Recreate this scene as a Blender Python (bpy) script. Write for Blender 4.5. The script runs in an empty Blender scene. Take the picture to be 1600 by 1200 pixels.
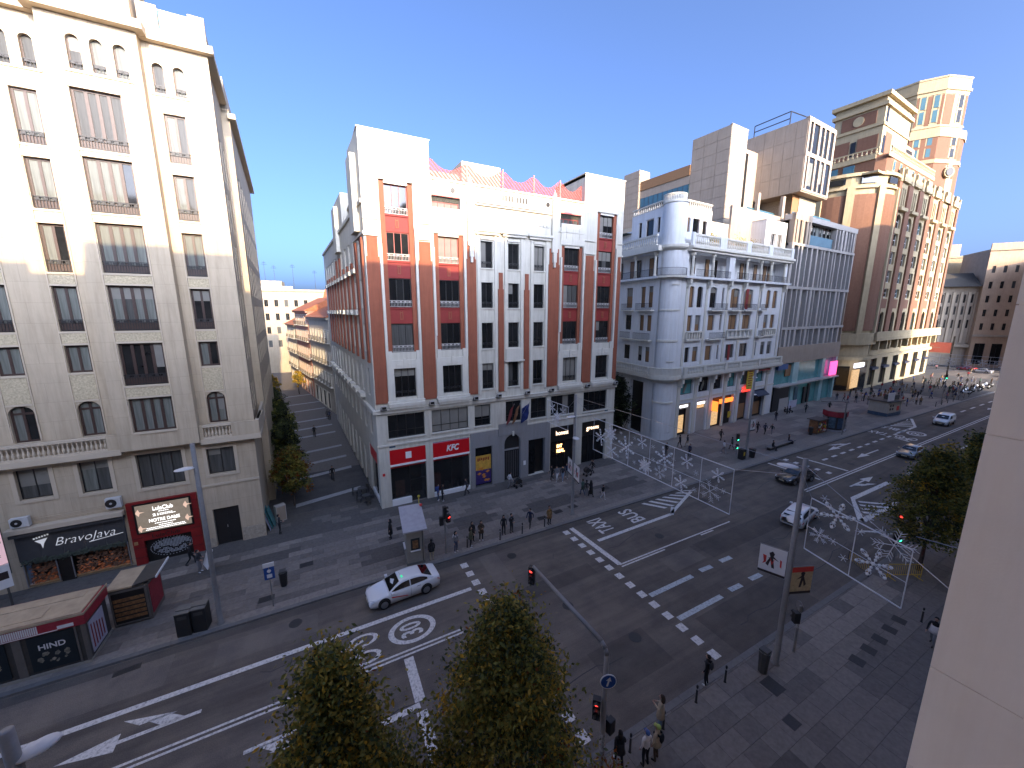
import bpy, math, random
from mathutils import Matrix, Vector
random.seed(7)
R = math.radians
sc = bpy.context.scene
COL = sc.collection
# ---------------------------------------------------------------- camera
cd = bpy.data.cameras.new('camera'); cam = bpy.data.objects.new('camera', cd); COL.objects.link(cam)
cam.location = (0, 0, 18.5); cd.sensor_width = 36.0; cd.lens = 13.5; cd.clip_start = 0.05; cd.clip_end = 3000
cam.rotation_euler = (math.pi/2 - R(10.6587), 0, -R(27.7547)); sc.camera = cam
# ---------------------------------------------------------------- sky and sun
SUN_EL, SUN_AZ = R(18.0), R(2.5)          # the sun stands low behind the camera
w = bpy.data.worlds.new('World'); sc.world = w; w.use_nodes = True
nt = w.node_tree; nt.nodes.clear()
sky = nt.nodes.new('ShaderNodeTexSky'); sky.sky_type = 'NISHITA'; sky.sun_disc = False
sky.sun_elevation = SUN_EL; sky.sun_rotation = math.pi - SUN_AZ; sky.altitude = 650; sky.air_density = 0.38; sky.dust_density = 10.0; sky.ozone_density = 5.2
bg = nt.nodes.new('ShaderNodeBackground'); bg.inputs['Strength'].default_value = 0.15
wo = nt.nodes.new('ShaderNodeOutputWorld'); nt.links.new(sky.outputs[0], bg.inputs[0]); nt.links.new(bg.outputs[0], wo.inputs[0])
sd = bpy.data.lights.new('sun', 'SUN'); sd.energy = 2.0; sd.angle = R(0.55); sd.color = (1.0, 0.73, 0.42)
sun = bpy.data.objects.new('sun', sd); COL.objects.link(sun)
tosun = Vector((math.sin(SUN_AZ)*math.cos(SUN_EL), -math.cos(SUN_AZ)*math.cos(SUN_EL), math.sin(SUN_EL)))
sun.rotation_euler = tosun.to_track_quat('Z', 'Y').to_euler(); sun.location = (0, -30, 60)
vs = sc.view_settings; vs.view_transform = 'Standard'; vs.look = 'None'; vs.exposure = 2.3; vs.gamma = 1.0; vs.use_curve_mapping = False
sc.cycles.max_bounces = 8; sc.cycles.diffuse_bounces = 6; sc.cycles.glossy_bounces = 3; sc.cycles.transparent_max_bounces = 8; sc.cycles.use_denoising = True
sc.cycles.caustics_reflective = False; sc.cycles.caustics_refractive = False
# ---------------------------------------------------------------- materials
MATS = {}
def mat(name, c=None, rough=0.8, var=0.12, scale=1.5, bump=0.0, bscale=30.0, metal=0.0, emit=0.0, spec=0.5, coat=0.0, streak=0.0, alpha=None, joints=None):
    if c is None or name in MATS: return MATS[name]
    m = bpy.data.materials.new(name); m.use_nodes = True; n = m.node_tree; b = n.nodes['Principled BSDF']; L = n.links.new
    b.inputs['Roughness'].default_value = rough; b.inputs['Metallic'].default_value = metal
    b.inputs['Specular IOR Level'].default_value = spec; b.inputs['Coat Weight'].default_value = coat
    tc = n.nodes.new('ShaderNodeNewGeometry')
    src = None
    if var > 0:
        nz = n.nodes.new('ShaderNodeTexNoise'); nz.inputs['Scale'].default_value = scale; nz.inputs['Detail'].default_value = 6; nz.inputs['Roughness'].default_value = 0.65
        L(tc.outputs['Position'], nz.inputs['Vector'])
        cr = n.nodes.new('ShaderNodeValToRGB'); e = cr.color_ramp.elements
        e[0].position = 0.3; e[1].position = 0.7
        e[0].color = (*[v*(1-var) for v in c], 1); e[1].color = (*[min(1, v*(1+var*0.6)) for v in c], 1)
        L(nz.outputs['Fac'], cr.inputs[0]); src = cr.outputs[0]
        if streak > 0:      # rain streaks and grime, long in z
            mp = n.nodes.new('ShaderNodeMapping'); mp.inputs['Scale'].default_value = (1.6, 1.6, 0.12); L(tc.outputs['Position'], mp.inputs['Vector'])
            n2 = n.nodes.new('ShaderNodeTexNoise'); n2.inputs['Scale'].default_value = 2.2; n2.inputs['Detail'].default_value = 8; n2.inputs['Roughness'].default_value = 0.7; L(mp.outputs[0], n2.inputs['Vector'])
            c2 = n.nodes.new('ShaderNodeValToRGB'); c2.color_ramp.elements[0].position = 0.34; c2.color_ramp.elements[1].position = 0.58
            s = 1-streak; c2.color_ramp.elements[0].color = (s, s*0.98, s*0.95, 1); c2.color_ramp.elements[1].color = (1, 1, 1, 1)
            L(n2.outputs['Fac'], c2.inputs[0])
            mx = n.nodes.new('ShaderNodeMixRGB'); mx.blend_type = 'MULTIPLY'; mx.inputs[0].default_value = 1; L(src, mx.inputs[1]); L(c2.outputs[0], mx.inputs[2]); src = mx.outputs[0]
        if joints:          # fine ashlar joints scored into the render
            sp = n.nodes.new('ShaderNodeSeparateXYZ'); L(tc.outputs['Position'], sp.inputs[0]); ad = n.nodes.new('ShaderNodeMath'); L(sp.outputs[0], ad.inputs[0]); L(sp.outputs[1], ad.inputs[1])
            cb = n.nodes.new('ShaderNodeCombineXYZ'); L(ad.outputs[0], cb.inputs[0]); L(sp.outputs[2], cb.inputs[1])
            bk = n.nodes.new('ShaderNodeTexBrick'); bk.inputs['Scale'].default_value = 1; bk.inputs['Mortar Size'].default_value = joints[2]; bk.inputs['Brick Width'].default_value = joints[0]; bk.inputs['Row Height'].default_value = joints[1]; bk.inputs['Mortar Smooth'].default_value = 0.3
            q_ = 1-joints[3]; bk.inputs['Color1'].default_value = (1,1,1,1); bk.inputs['Color2'].default_value = (.95,.95,.95,1); bk.inputs['Mortar'].default_value = (q_,q_,q_,1); L(cb.outputs[0], bk.inputs['Vector'])
            m3 = n.nodes.new('ShaderNodeMixRGB'); m3.blend_type = 'MULTIPLY'; m3.inputs[0].default_value = 1; L(src, m3.inputs[1]); L(bk.outputs['Color'], m3.inputs[2]); src = m3.outputs[0]
        L(src, b.inputs['Base Color'])
    else:
        b.inputs['Base Color'].default_value = (*c, 1)
    if bump > 0:
        nb = n.nodes.new('ShaderNodeTexNoise'); nb.inputs['Scale'].default_value = bscale; nb.inputs['Detail'].default_value = 4; L(tc.outputs['Position'], nb.inputs['Vector'])
        bp = n.nodes.new('ShaderNodeBump'); bp.inputs['Strength'].default_value = bump; bp.inputs['Distance'].default_value = 0.02; L(nb.outputs['Fac'], bp.inputs['Height']); L(bp.outputs[0], b.inputs['Normal'])
    if emit > 0:
        b.inputs['Emission Color'].default_value = (*c, 1); b.inputs['Emission Strength'].default_value = emit*0.30
    if alpha is not None: b.inputs['Alpha'].default_value = alpha
    MATS[name] = m; return m
mat('cream', (0.51, 0.42, 0.305), 0.85, 0.09, 0.5, 0.15, 12, streak=0.16, joints=(3.1,1.27,.012,.22))
mat('creamtrim', (0.53, 0.445, 0.335), 0.8, 0.05, 2)
mat('rubblepanel', (0.52, 0.44, 0.30), 0.95, 0.35, 9, 0.8, 14)
mat('wornplinth', (0.42, 0.36, 0.28), 0.9, 0.3, 5, 0.3, 10)
mat('white', (0.60, 0.575, 0.50), 0.8, 0.07, 0.8, 0.12, 10, streak=0.20)
mat('whitetrim', (0.62, 0.595, 0.525), 0.8, 0.05, 2, streak=0.08)
mat('orange', (0.28, 0.088, 0.048), 0.85, 0.12, 1.0, 0.1, 14, streak=0.16)
mat('redpanel', (0.24, 0.024, 0.02), 0.7, 0.1, 2)
mat('pinkmesh', (0.75, 0.20, 0.17), 0.7, 0.05, 3)
mat('granite', (0.27, 0.27, 0.28), 0.6, 0.2, 14, 0.1, 30, streak=0.12)
mat('white2', (0.68, 0.69, 0.70), 0.75, 0.05, 0.7, 0.1, 12, streak=0.12)
mat('concrete', (0.37, 0.30, 0.235), 0.85, 0.08, 0.7, 0.15, 10, streak=0.12)
mat('gridstone', (0.42, 0.39, 0.36), 0.7, 0.08, 2)
mat('estone', (0.43, 0.35, 0.215), 0.85, 0.1, 1, streak=0.12)
mat('ebrick', (0.20, 0.10, 0.062), 0.9, 0.12, 2.5, 0.2, 20, streak=0.08)
mat('wood', (0.055, 0.032, 0.026), 0.45, 0.2, 6)
mat('darkframe', (0.022, 0.02, 0.02), 0.4, 0.1, 4)
mat('redframe', (0.30, 0.06, 0.05), 0.5, 0.1, 4)
mat('brownblind', (0.30, 0.16, 0.07), 0.6, 0.15, 5)
mat('whiteframe', (0.7, 0.7, 0.7), 0.5, 0.05, 4)
mat('iron', (0.02, 0.02, 0.022), 0.5, 0.1, 5)
mat('greyrail', (0.42, 0.40, 0.38), 0.6, 0.1, 5)
mat('glass', (0.008, 0.009, 0.010), 0.05, 0.0, spec=0.35)
mat('glass2', (0.016, 0.017, 0.018), 0.07, 0.4, 1.3, spec=0.4)
mat('glassblue', (0.05, 0.13, 0.16), 0.04, 0.2, 0.8, spec=0.9)
mat('glassteal', (0.10, 0.30, 0.31), 0.12, 0.2, 0.8, spec=0.7)
def cloth_mat(name, c, freq, rough=0.85, coat=0.5):
    m = bpy.data.materials.new(name); m.use_nodes = True; n = m.node_tree; b = n.nodes['Principled BSDF']; L = n.links.new
    b.inputs['Roughness'].default_value = rough; b.inputs['Coat Weight'].default_value = coat; b.inputs['Coat Roughness'].default_value = 0.04
    g = n.nodes.new('ShaderNodeTexCoord'); mp = n.nodes.new('ShaderNodeMapping'); mp.inputs['Scale'].default_value = (freq, freq, 0.4); L(g.outputs['Object'], mp.inputs[0])
    nz = n.nodes.new('ShaderNodeTexNoise'); nz.inputs['Scale'].default_value = 1; nz.inputs['Detail'].default_value = 3; L(mp.outputs[0], nz.inputs['Vector'])
    cr = n.nodes.new('ShaderNodeValToRGB'); cr.color_ramp.elements[0].position = 0.3; cr.color_ramp.elements[1].position = 0.72
    cr.color_ramp.elements[0].color = (*[v*0.55 for v in c], 1); cr.color_ramp.elements[1].color = (*[v*1.15 for v in c], 1)
    L(nz.outputs['Fac'], cr.inputs[0]); L(cr.outputs[0], b.inputs['Base Color'])
    MATS[name] = m
cloth_mat('curtain', (0.17, 0.18, 0.16), 9, coat=.2)
cloth_mat('curtain2', (0.075, 0.075, 0.07), 9, coat=.2)
cloth_mat('blind', (0.24, 0.23, 0.205), 0.6, coat=.2)
cloth_mat('rollblind', (0.27, 0.15, 0.07), 0.8, 0.7, 0.15)
# ---------------------------------------------------------------- mesh helpers
def T(x=0, y=0, z=0): return Matrix.Translation((x, y, z))
def RZ(a): return Matrix.Rotation(a, 4, 'Z')
class MB:
    def __init__(s): s.v = []; s.f = []; s.m = []
    def add(s, vs_, fs, m=0, M=None):
        o = len(s.v)
        s.v += [tuple(M @ Vector(p)) for p in vs_] if M is not None else [tuple(p) for p in vs_]
        s.f += [tuple(i+o for i in f) for f in fs]; s.m += [m]*len(fs); return s
    def box(s, x0, x1, y0, y1, z0, z1, m=0, M=None):
        return s.add([(x0,y0,z0),(x1,y0,z0),(x1,y1,z0),(x0,y1,z0),(x0,y0,z1),(x1,y0,z1),(x1,y1,z1),(x0,y1,z1)],
            [(0,3,2,1),(4,5,6,7),(0,1,5,4),(1,2,6,5),(2,3,7,6),(3,0,4,7)], m, M)
    def quad(s, a, b, c, d, m=0, M=None): return s.add([a,b,c,d], [(0,1,2,3)], m, M)
    def prism(s, pts, a0, a1, ax='z', m=0, M=None):
        n = len(pts)
        mk = {'z': lambda p, a: (p[0], p[1], a), 'y': lambda p, a: (p[0], a, p[1]), 'x': lambda p, a: (a, p[0], p[1])}[ax]
        vs_ = [mk(p, a0) for p in pts]+[mk(p, a1) for p in pts]
        return s.add(vs_, [tuple(range(n-1, -1, -1)), tuple(range(n, 2*n))]+[(i, (i+1) % n, n+(i+1) % n, n+i) for i in range(n)], m, M)
    def cyl(s, p0, p1, r0, r1=None, n=8, m=0, M=None, caps=True):
        r1 = r0 if r1 is None else r1; p0 = Vector(p0); p1 = Vector(p1); d = (p1-p0)
        q = d.to_track_quat('Z', 'Y').to_matrix() if d.length > 1e-9 else Matrix.Identity(3)
        vs_ = []
        for p, r in ((p0, r0), (p1, r1)):
            for i in range(n):
                a = 2*math.pi*i/n; vs_.append(p+q @ Vector((r*math.cos(a), r*math.sin(a), 0)))
        fs = [(i, (i+1) % n, n+(i+1) % n, n+i) for i in range(n)]
        if caps: fs += [tuple(range(n-1, -1, -1)), tuple(range(n, 2*n))]
        return s.add(vs_, fs, m, M)
    def path(s, pts, r, n=6, m=0, M=None):
        for a, b in zip(pts[:-1], pts[1:]): s.cyl(a, b, r, r, n, m, M)
        return s
    def lathe(s, prof, n=12, c=(0,0,0), m=0, M=None):
        vs_ = []; k = len(prof)
        for r, z in prof:
            for i in range(n):
                a = 2*math.pi*i/n; vs_.append((c[0]+r*math.cos(a), c[1]+r*math.sin(a), c[2]+z))
        fs = [(j*n+i, j*n+(i+1) % n, (j+1)*n+(i+1) % n, (j+1)*n+i) for j in range(k-1) for i in range(n)]
        fs += [tuple(range(n-1, -1, -1)), tuple((k-1)*n+i for i in range(n))]
        return s.add(vs_, fs, m, M)
    def ball(s, c, r, sx=1, sy=1, sz=1, n=8, m=0, M=None):
        vs_ = []; k = n//2+1
        for j in range(k):
            t = math.pi*j/(k-1)
            for i in range(n):
                a = 2*math.pi*i/n; vs_.append((c[0]+r*sx*math.sin(t)*math.cos(a), c[1]+r*sy*math.sin(t)*math.sin(a), c[2]+r*sz*math.cos(t)))
        return s.add(vs_, [(j*n+i, j*n+(i+1) % n, (j+1)*n+(i+1) % n, (j+1)*n+i) for j in range(k-1) for i in range(n)], m, M)
    def ring(s, r0, r1, z, c=(0,0), n=28, m=0, sx=1, sy=1):
        vs_ = [(c[0]+r*sx*math.cos(2*math.pi*i/n), c[1]+r*sy*math.sin(2*math.pi*i/n), z) for r in (r0, r1) for i in range(n)]
        return s.add(vs_, [(i, (i+1) % n, n+(i+1) % n, n+i) for i in range(n)], m)
    def mesh(s, name, mats, smooth=False):
        me = bpy.data.meshes.new(name); me.from_pydata(s.v, [], s.f)
        for x in (mats if isinstance(mats, (list, tuple)) else [mats]): me.materials.append(MATS[x] if isinstance(x, str) else x)
        me.polygons.foreach_set('material_index', s.m)
        if smooth: me.polygons.foreach_set('use_smooth', [True]*len(s.f))
        me.update(); return me
    def obj(s, name, mats, parent=None, M=None, smooth=False):
        return link(name, s.mesh(name, mats, smooth), parent, M)
def link(name, me, parent=None, M=None):
    o = bpy.data.objects.new(name, me); COL.objects.link(o)
    if parent is not None: o.parent = parent
    if M is not None: o.matrix_local = M
    return o
def tag(o, label=None, cat=None, group=None, kind=None):
    if label: o['label'] = label
    if cat: o['category'] = cat
    if group: o['group'] = group
    if kind: o['kind'] = kind
    return o
def thing(name, label, cat, loc=(0,0,0), rz=0, group=None):
    o = bpy.data.objects.new(name, None); COL.objects.link(o); o.empty_display_size = 0.3
    o.location = loc; o.rotation_euler = (0, 0, rz); return tag(o, label, cat, group)
def copy_tree(o, parent=None):
    c = o.copy(); COL.objects.link(c); c.parent = parent
    for ch in o.children: copy_tree(ch, c)
    return c
def text_mesh(s, size=1.0, bold=0.0, extr=0.01, mt='white', shear=0.0, al='CENTER'):
    cu = bpy.data.curves.new('lettering', 'FONT'); cu.body = s; cu.size = size; cu.align_x = al; cu.align_y = 'CENTER'; cu.extrude = extr; cu.offset = bold; cu.shear = shear; cu.resolution_u = 3
    o = bpy.data.objects.new('lettering', cu); COL.objects.link(o)
    me = bpy.data.meshes.new_from_object(o.evaluated_get(bpy.context.evaluated_depsgraph_get()))
    bpy.data.objects.remove(o); bpy.data.curves.remove(cu); me.materials.clear(); me.materials.append(MATS[mt]); return me
def text_on(name, s, parent, F, u, z, size, mt, y=-0.02, w=None, bold=0.0, shear=0.0, extr=0.012, al='CENTER'):
    """lettering standing upright on a facade frame F, readable from outside"""
    me = text_mesh(s, size, bold, extr, mt, shear, al)
    sx = 1.0
    if w:
        xs = [v.co.x for v in me.vertices]
        sx = w/max(1e-6, max(xs)-min(xs))
    return link(name, me, parent, F @ T(u, y, z) @ Matrix.Rotation(math.pi/2, 4, 'X') @ Matrix.Diagonal((sx, 1, 1, 1)))
# ---- facade frame: x along the wall, y into the building, z up
def wall(mb, F, u0, u1, z0, z1, holes=(), dep=0.25, m=0, y=0.0, rev=True):
    xs = sorted(set([u0, u1]+[min(max(h[i], u0), u1) for h in holes for i in (0, 1)])); zs = sorted(set([z0, z1]+[min(max(h[i], z0), z1) for h in holes for i in (2, 3)]))
    for za, zb in zip(zs[:-1], zs[1:]):
        st = None; zc = (za+zb)/2
        for xa, xb in list(zip(xs[:-1], xs[1:]))+[(None, None)]:
            solid = xa is not None and not any(h[0] < (xa+xb)/2 < h[1] and h[2] < zc < h[3] for h in holes)
            if solid and st is None: st = xa
            if not solid and st is not None:
                e = xa if xa is not None else u1
                mb.quad((st,y,za),(e,y,za),(e,y,zb),(st,y,zb), m, F); st = None
    if rev:
        for h in holes:
            a, b, c, d = h[:4]; q = y+(h[5] if len(h) > 5 and h[5] else dep)
            mb.quad((a,y,c),(a,q,c),(a,q,d),(a,y,d), m, F); mb.quad((b,y,c),(b,y,d),(b,q,d),(b,q,c), m, F)
            mb.quad((a,y,c),(b,y,c),(b,q,c),(a,q,c), m, F); mb.quad((a,y,d),(a,q,d),(b,q,d),(b,y,d), m, F)
            if len(h) > 4 and h[4]: arch_fill(mb, F, a, b, d, h[4], q-y, m, y)
def arch_fill(mb, F, a, b, top, rise, dep, m=0, y=0.0, n=8):
    c = (a+b)/2; hw = (b-a)/2
    pts = [(c-hw*math.cos(math.pi*i/n), top-rise+rise*math.sin(math.pi*i/n)) for i in range(n+1)]
    for (x0, z0), (x1, z1) in zip(pts[:-1], pts[1:]):
        mb.quad((x0,y,z0),(x1,y,z1),(x1,y,top),(x0,y,top), m, F); mb.quad((x0,y,z0),(x0,y+dep,z0),(x1,y+dep,z1),(x1,y,z1), m, F)
WC = {}
def win(P, F, u, z, w, h, n=2, fr='wood', gl=('glass',), dep=0.17, rail=None, tr=0, t=0.07, mt=None, blind=None, one=False, railh=0.75, raily=None):
    """a window at centre u, sill z: frame with n leaves, each pane an object of its own"""
    k = ('f', round(w,3), round(h,3), n, fr, tr, t)
    mt = mt or t*0.8
    if k not in WC:
        b = MB(); b.box(-w/2, w/2, 0, .08, 0, t); b.box(-w/2, w/2, 0, .08, h-t, h); b.box(-w/2, -w/2+t, 0, .08, t, h-t); b.box(w/2-t, w/2, 0, .08, t, h-t)
        iw = w-2*t
        for i in range(1, n): x = -w/2+t+iw*i/n; b.box(x-mt/2, x+mt/2, .005, .075, t, h-t)
        if tr: b.box(-w/2+t, w/2-t, .01, .07, h*tr-mt/2, h*tr+mt/2)
        WC[k] = b.mesh('window', fr)
    o = link('window', WC[k], P, F @ T(u, dep, z))
    iw = (w-2*t)/(1 if one else n); g = random.choice(gl)
    for i in range(1 if one else n):
        gg = g if random.random() < 0.8 else random.choice(gl)
        kp = ('p', round(iw,3), round(h,3), gg, t)
        if kp not in WC: WC[kp] = MB().box(-iw/2, iw/2, 0.0, .02, t, h-t).mesh('pane', gg)
        link('pane', WC[kp], o, T(-w/2+t+iw*(i+.5), .045, 0))
    if not one and h > 1.5 and random.random() < .3:      # a roller blind, lowered part of the way behind one leaf
        bl = random.choice((.25, .4, .55)); kb = ('b', round(iw,3), round(h*bl,3))
        if kb not in WC: WC[kb] = MB().box(-iw/2, iw/2, 0, .012, h-t-h*bl, h-t).mesh('blind', 'blind')
        for i in (range(n) if random.random() < .5 else (random.randrange(n),)): link('blind', WC[kb], o, T(-w/2+t+iw*(i+.5), .030, 0))
    if rail:
        kr = ('r', round(w,3), railh, rail)
        if kr not in WC:
            b = MB(); b.box(-w/2, w/2, -.02, .02, railh-.05, railh); b.box(-w/2, w/2, -.015, .015, 0.06, .1); b.box(-w/2, w/2, -.012, .012, railh*.68, railh*.68+.03)
            nb = max(3, int(w/.13))
            for i in range(nb+1): x = -w/2+w*i/nb; b.box(x-.012, x+.012, -.012, .012, .06, railh-.03)
            for i in range(max(2, int(w/.35))):
                x = -w/2+(i+.5)*w/max(2, int(w/.35)); b.box(x-.09, x+.09, -.008, .008, railh*.74, railh*.9)
            WC[kr] = b.mesh('railing', rail)
        link('railing', WC[kr], o, T(0, (-.09 if raily is None else raily), 0))
    return o
def part(name, mt, P, F, *boxes):
    b = MB()
    for x in boxes: b.box(*x, M=F)
    return b.obj(name, mt, P)
def parts(name, mt, P, F, *boxes):
    for x in boxes: part(name, mt, P, F, x)
BAL = {}
def balustrade(P, F, u0, u1, z0, h, mt, step=0.28, y=0.0, name='balustrade', n=6, r=0.07):
    """rail and plinth in one part, turned balusters inside it"""
    b = MB(); b.box(u0, u1, y-.12, y+.12, z0, z0+h*.14, M=F); b.box(u0, u1, y-.14, y+.14, z0+h*.84, z0+h, M=F)
    k = max(2, int((u1-u0)/step))
    for i in range(k):
        x = u0+(i+.5)*(u1-u0)/k
        b.lathe([(r*.8, h*.14), (r*1.3, h*.32), (r*.55, h*.55), (r, h*.84)], n, (0,0,0), 0, F @ T(x, y, z0))
    return b.obj(name, mt, P)
# ================================================================ ground, road, pavements
KF, KN = 25.25, 10.0        # far and near kerb lines (the street runs along x)
def road_mat(name, c, patch):
    m = bpy.data.materials.new(name); m.use_nodes = True; n = m.node_tree; b = n.nodes['Principled BSDF']; L = n.links.new
    b.inputs['Roughness'].default_value = 0.9; b.inputs['Specular IOR Level'].default_value = 0.25
    g = n.nodes.new('ShaderNodeNewGeometry')
    def noise(scale, det, vec):
        q = n.nodes.new('ShaderNodeTexNoise'); q.inputs['Scale'].default_value = scale; q.inputs['Detail'].default_value = det; q.inputs['Roughness'].default_value = 0.7; L(vec, q.inputs['Vector']); return q.outputs['Fac']
    mp = n.nodes.new('ShaderNodeMapping'); mp.inputs['Scale'].default_value = (0.06, 0.9, 1); L(g.outputs['Position'], mp.inputs[0])
    r1 = n.nodes.new('ShaderNodeValToRGB'); r1.color_ramp.elements[0].position = .3; r1.color_ramp.elements[1].position = .72
    r1.color_ramp.elements[0].color = (*[v*(1-patch) for v in c], 1); r1.color_ramp.elements[1].color = (*[v*(1+patch) for v in c], 1)
    L(noise(1.0, 5, mp.outputs[0]), r1.inputs[0])
    r2 = n.nodes.new('ShaderNodeValToRGB'); r2.color_ramp.elements[0].position = .35; r2.color_ramp.elements[1].position = .7
    r2.color_ramp.elements[0].color = (.72,.72,.72,1); r2.color_ramp.elements[1].color = (1.25,1.22,1.2,1)
    L(noise(26, 3, g.outputs['Position']), r2.inputs[0])
    r3 = n.nodes.new('ShaderNodeValToRGB'); r3.color_ramp.elements[0].position = .4; r3.color_ramp.elements[1].position = .6
    r3.color_ramp.elements[0].color = (.82,.82,.84,1); r3.color_ramp.elements[1].color = (1.1,1.08,1.05,1)
    L(noise(0.35, 4, g.outputs['Position']), r3.inputs[0])
    x = n.nodes.new('ShaderNodeMixRGB'); x.blend_type = 'MULTIPLY'; x.inputs[0].default_value = 1; L(r1.outputs[0], x.inputs[1]); L(r2.outputs[0], x.inputs[2])
    y = n.nodes.new('ShaderNodeMixRGB'); y.blend_type = 'MULTIPLY'; y.inputs[0].default_value = 1; L(x.outputs[0], y.inputs[1]); L(r3.outputs[0], y.inputs[2])
    L(y.outputs[0], b.inputs['Base Color'])
    bp = n.nodes.new('ShaderNodeBump'); bp.inputs['Strength'].default_value = .35; bp.inputs['Distance'].default_value = .01; L(noise(90, 2, g.outputs['Position']), bp.inputs['Height']); L(bp.outputs[0], b.inputs['Normal'])
    MATS[name] = m
road_mat('asphalt', (0.155, 0.136, 0.117), 0.28)
road_mat('asphalt_patch', (0.116, 0.104, 0.092), 0.14)
road_mat('asphalt_pale', (0.18, 0.16, 0.14), 0.1)
road_mat('stone_base', (0.09, 0.09, 0.092), 0.1)
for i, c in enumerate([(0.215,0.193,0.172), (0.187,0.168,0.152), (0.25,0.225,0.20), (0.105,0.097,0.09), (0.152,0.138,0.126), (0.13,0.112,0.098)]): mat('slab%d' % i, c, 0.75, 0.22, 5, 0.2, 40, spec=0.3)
mat('kerbstone', (0.16, 0.155, 0.15), 0.8, 0.2, 4, 0.2, 30)
def paint_mat(name, c):
    m = bpy.data.materials.new(name); m.use_nodes = True; n = m.node_tree; b = n.nodes['Principled BSDF']; L = n.links.new
    b.inputs['Roughness'].default_value = .7; g = n.nodes.new('ShaderNodeNewGeometry')
    q = n.nodes.new('ShaderNodeTexNoise'); q.inputs['Scale'].default_value = 7; q.inputs['Detail'].default_value = 9; q.inputs['Roughness'].default_value = .75; L(g.outputs['Position'], q.inputs['Vector'])
    r = n.nodes.new('ShaderNodeValToRGB'); r.color_ramp.elements[0].position = .36; r.color_ramp.elements[1].position = .52
    r.color_ramp.elements[0].color = (c[0]*.42, c[1]*.42, c[2]*.42, 1); r.color_ramp.elements[1].color = (*c, 1); L(q.outputs['Fac'], r.inputs[0]); L(r.outputs[0], b.inputs['Base Color']); MATS[name] = m
paint_mat('roadpaint', (0.70, 0.675, 0.64))
paint_mat('roadpaint_blue', (0.50, 0.54, 0.55))
S = dict(kind='structure')
tag(MB().quad((-900,-600,-.03),(1500,-600,-.03),(1500,1500,-.03),(-900,1500,-.03)).obj('ground', 'stone_base'), **S)
road = tag(MB().quad((-120,KN,0),(330,KN,0),(330,KF,0),(-120,KF,0)).obj('road', 'asphalt'), **S)
plaza_road = tag(MB().quad((166,KF,.0),(330,KF,.0),(330,42,.0),(166,42,.0)).obj('crossing_road', 'asphalt'), **S)
# far pavement (with the side street), near pavement, both with kerbs
far_pave = tag(MB().box(-120, 166, KF+.3, 48, -.02, .10).obj('far_pavement', 'stone_base'), **S)
near_pave = tag(MB().box(-120, 150, -2.0, KN-.3, -.02, .10).obj('near_pavement', 'stone_base'), **S)
square = tag(MB().box(150, 330, -60, KN-.3, -.02, .10).obj('plaza_pavement', 'slab2'), **S)
side_pave = tag(MB().quad((-6,48,.10),(14,48,.10),(-6,190,.10),(-30,190,.10)).obj('side_street_pavement', 'slab4'), **S)
side2 = tag(MB().quad((33.2,48,.10),(50,48,.10),(64,160,.10),(40,160,.10)).obj('second_side_street_pavement', 'slab4'), **S)
KS = MB().box(0, 1.19, 0, .3, -.02, .135).mesh('kerb_stone', 'kerbstone')
def kerb(P, y, x0, x1, nobj):
    n = int((x1-x0)/1.2); b = MB(); near = sorted(range(n), key=lambda i: abs(x0+1.2*i-8))[:nobj]
    ns = set(near)
    for i in range(n):
        if i in ns: link('kerb_stone', KS, P, T(x0+1.2*i, y, random.uniform(-.004, .004)))
        else: b.box(x0+1.2*i, x0+1.2*i+1.19, y, y+.3, -.02, .135)
    tag(b.obj('kerb_run', 'kerbstone', P), kind='stuff')
kerb(far_pave, KF, -60, 165.6, 70); kerb(near_pave, KN-.3, -30, 149, 45)
def pave(P, x0, x1, y0, y1, sx, sy, zone, limit, key, gap=.012):
    cells = []; j = 0; y = y0
    while y < y1-.05:
        d = min(sy, y1-y); x = x0-(sx*.5 if j % 2 else 0)
        while x < x1-.05:
            a = max(x, x0); e = min(x+sx, x1)
            if e-a > .08:
                zz = zone((a+e)/2, y+d/2)
                if zz is not None: cells.append((a, e, y, y+d, zz))
            x += sx
        y += d; j += 1
    cells.sort(key=lambda c: key((c[0]+c[1])/2, (c[2]+c[3])/2))
    rest = MB(); cache = {}
    for i, (a, e, c, d, zz) in enumerate(cells):
        if i < limit:
            k = (round(e-a,2), round(d-c,2), zz)
            if k not in cache: cache[k] = MB().box(0, e-a-gap, 0, d-c-gap, -.02, .03).mesh('paving_slab', 'slab%d' % zz)
            link('paving_slab', cache[k], P, T(a, c, .10+random.uniform(-.003, .002)))
        else: rest.box(a, e-gap, c, d-gap, .08, .13+random.uniform(-.003, .002), m=zz)
    if rest.v: tag(rest.obj('paving_field', ['slab%d' % i for i in range(6)], P), kind='stuff')
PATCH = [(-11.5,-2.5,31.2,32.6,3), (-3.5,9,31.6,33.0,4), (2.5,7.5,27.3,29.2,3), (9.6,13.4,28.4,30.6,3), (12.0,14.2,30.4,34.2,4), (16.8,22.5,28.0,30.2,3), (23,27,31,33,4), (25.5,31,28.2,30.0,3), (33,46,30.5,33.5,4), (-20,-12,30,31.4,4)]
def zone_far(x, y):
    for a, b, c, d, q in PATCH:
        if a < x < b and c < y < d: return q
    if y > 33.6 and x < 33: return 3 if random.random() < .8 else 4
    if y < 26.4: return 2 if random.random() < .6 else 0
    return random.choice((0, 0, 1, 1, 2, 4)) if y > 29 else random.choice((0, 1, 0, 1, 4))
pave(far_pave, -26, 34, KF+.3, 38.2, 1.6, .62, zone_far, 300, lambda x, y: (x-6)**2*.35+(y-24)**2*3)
pave(far_pave, 34, 120, KF+.3, 46, 2.4, 1.2, zone_far, 0, lambda x, y: x)
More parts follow.
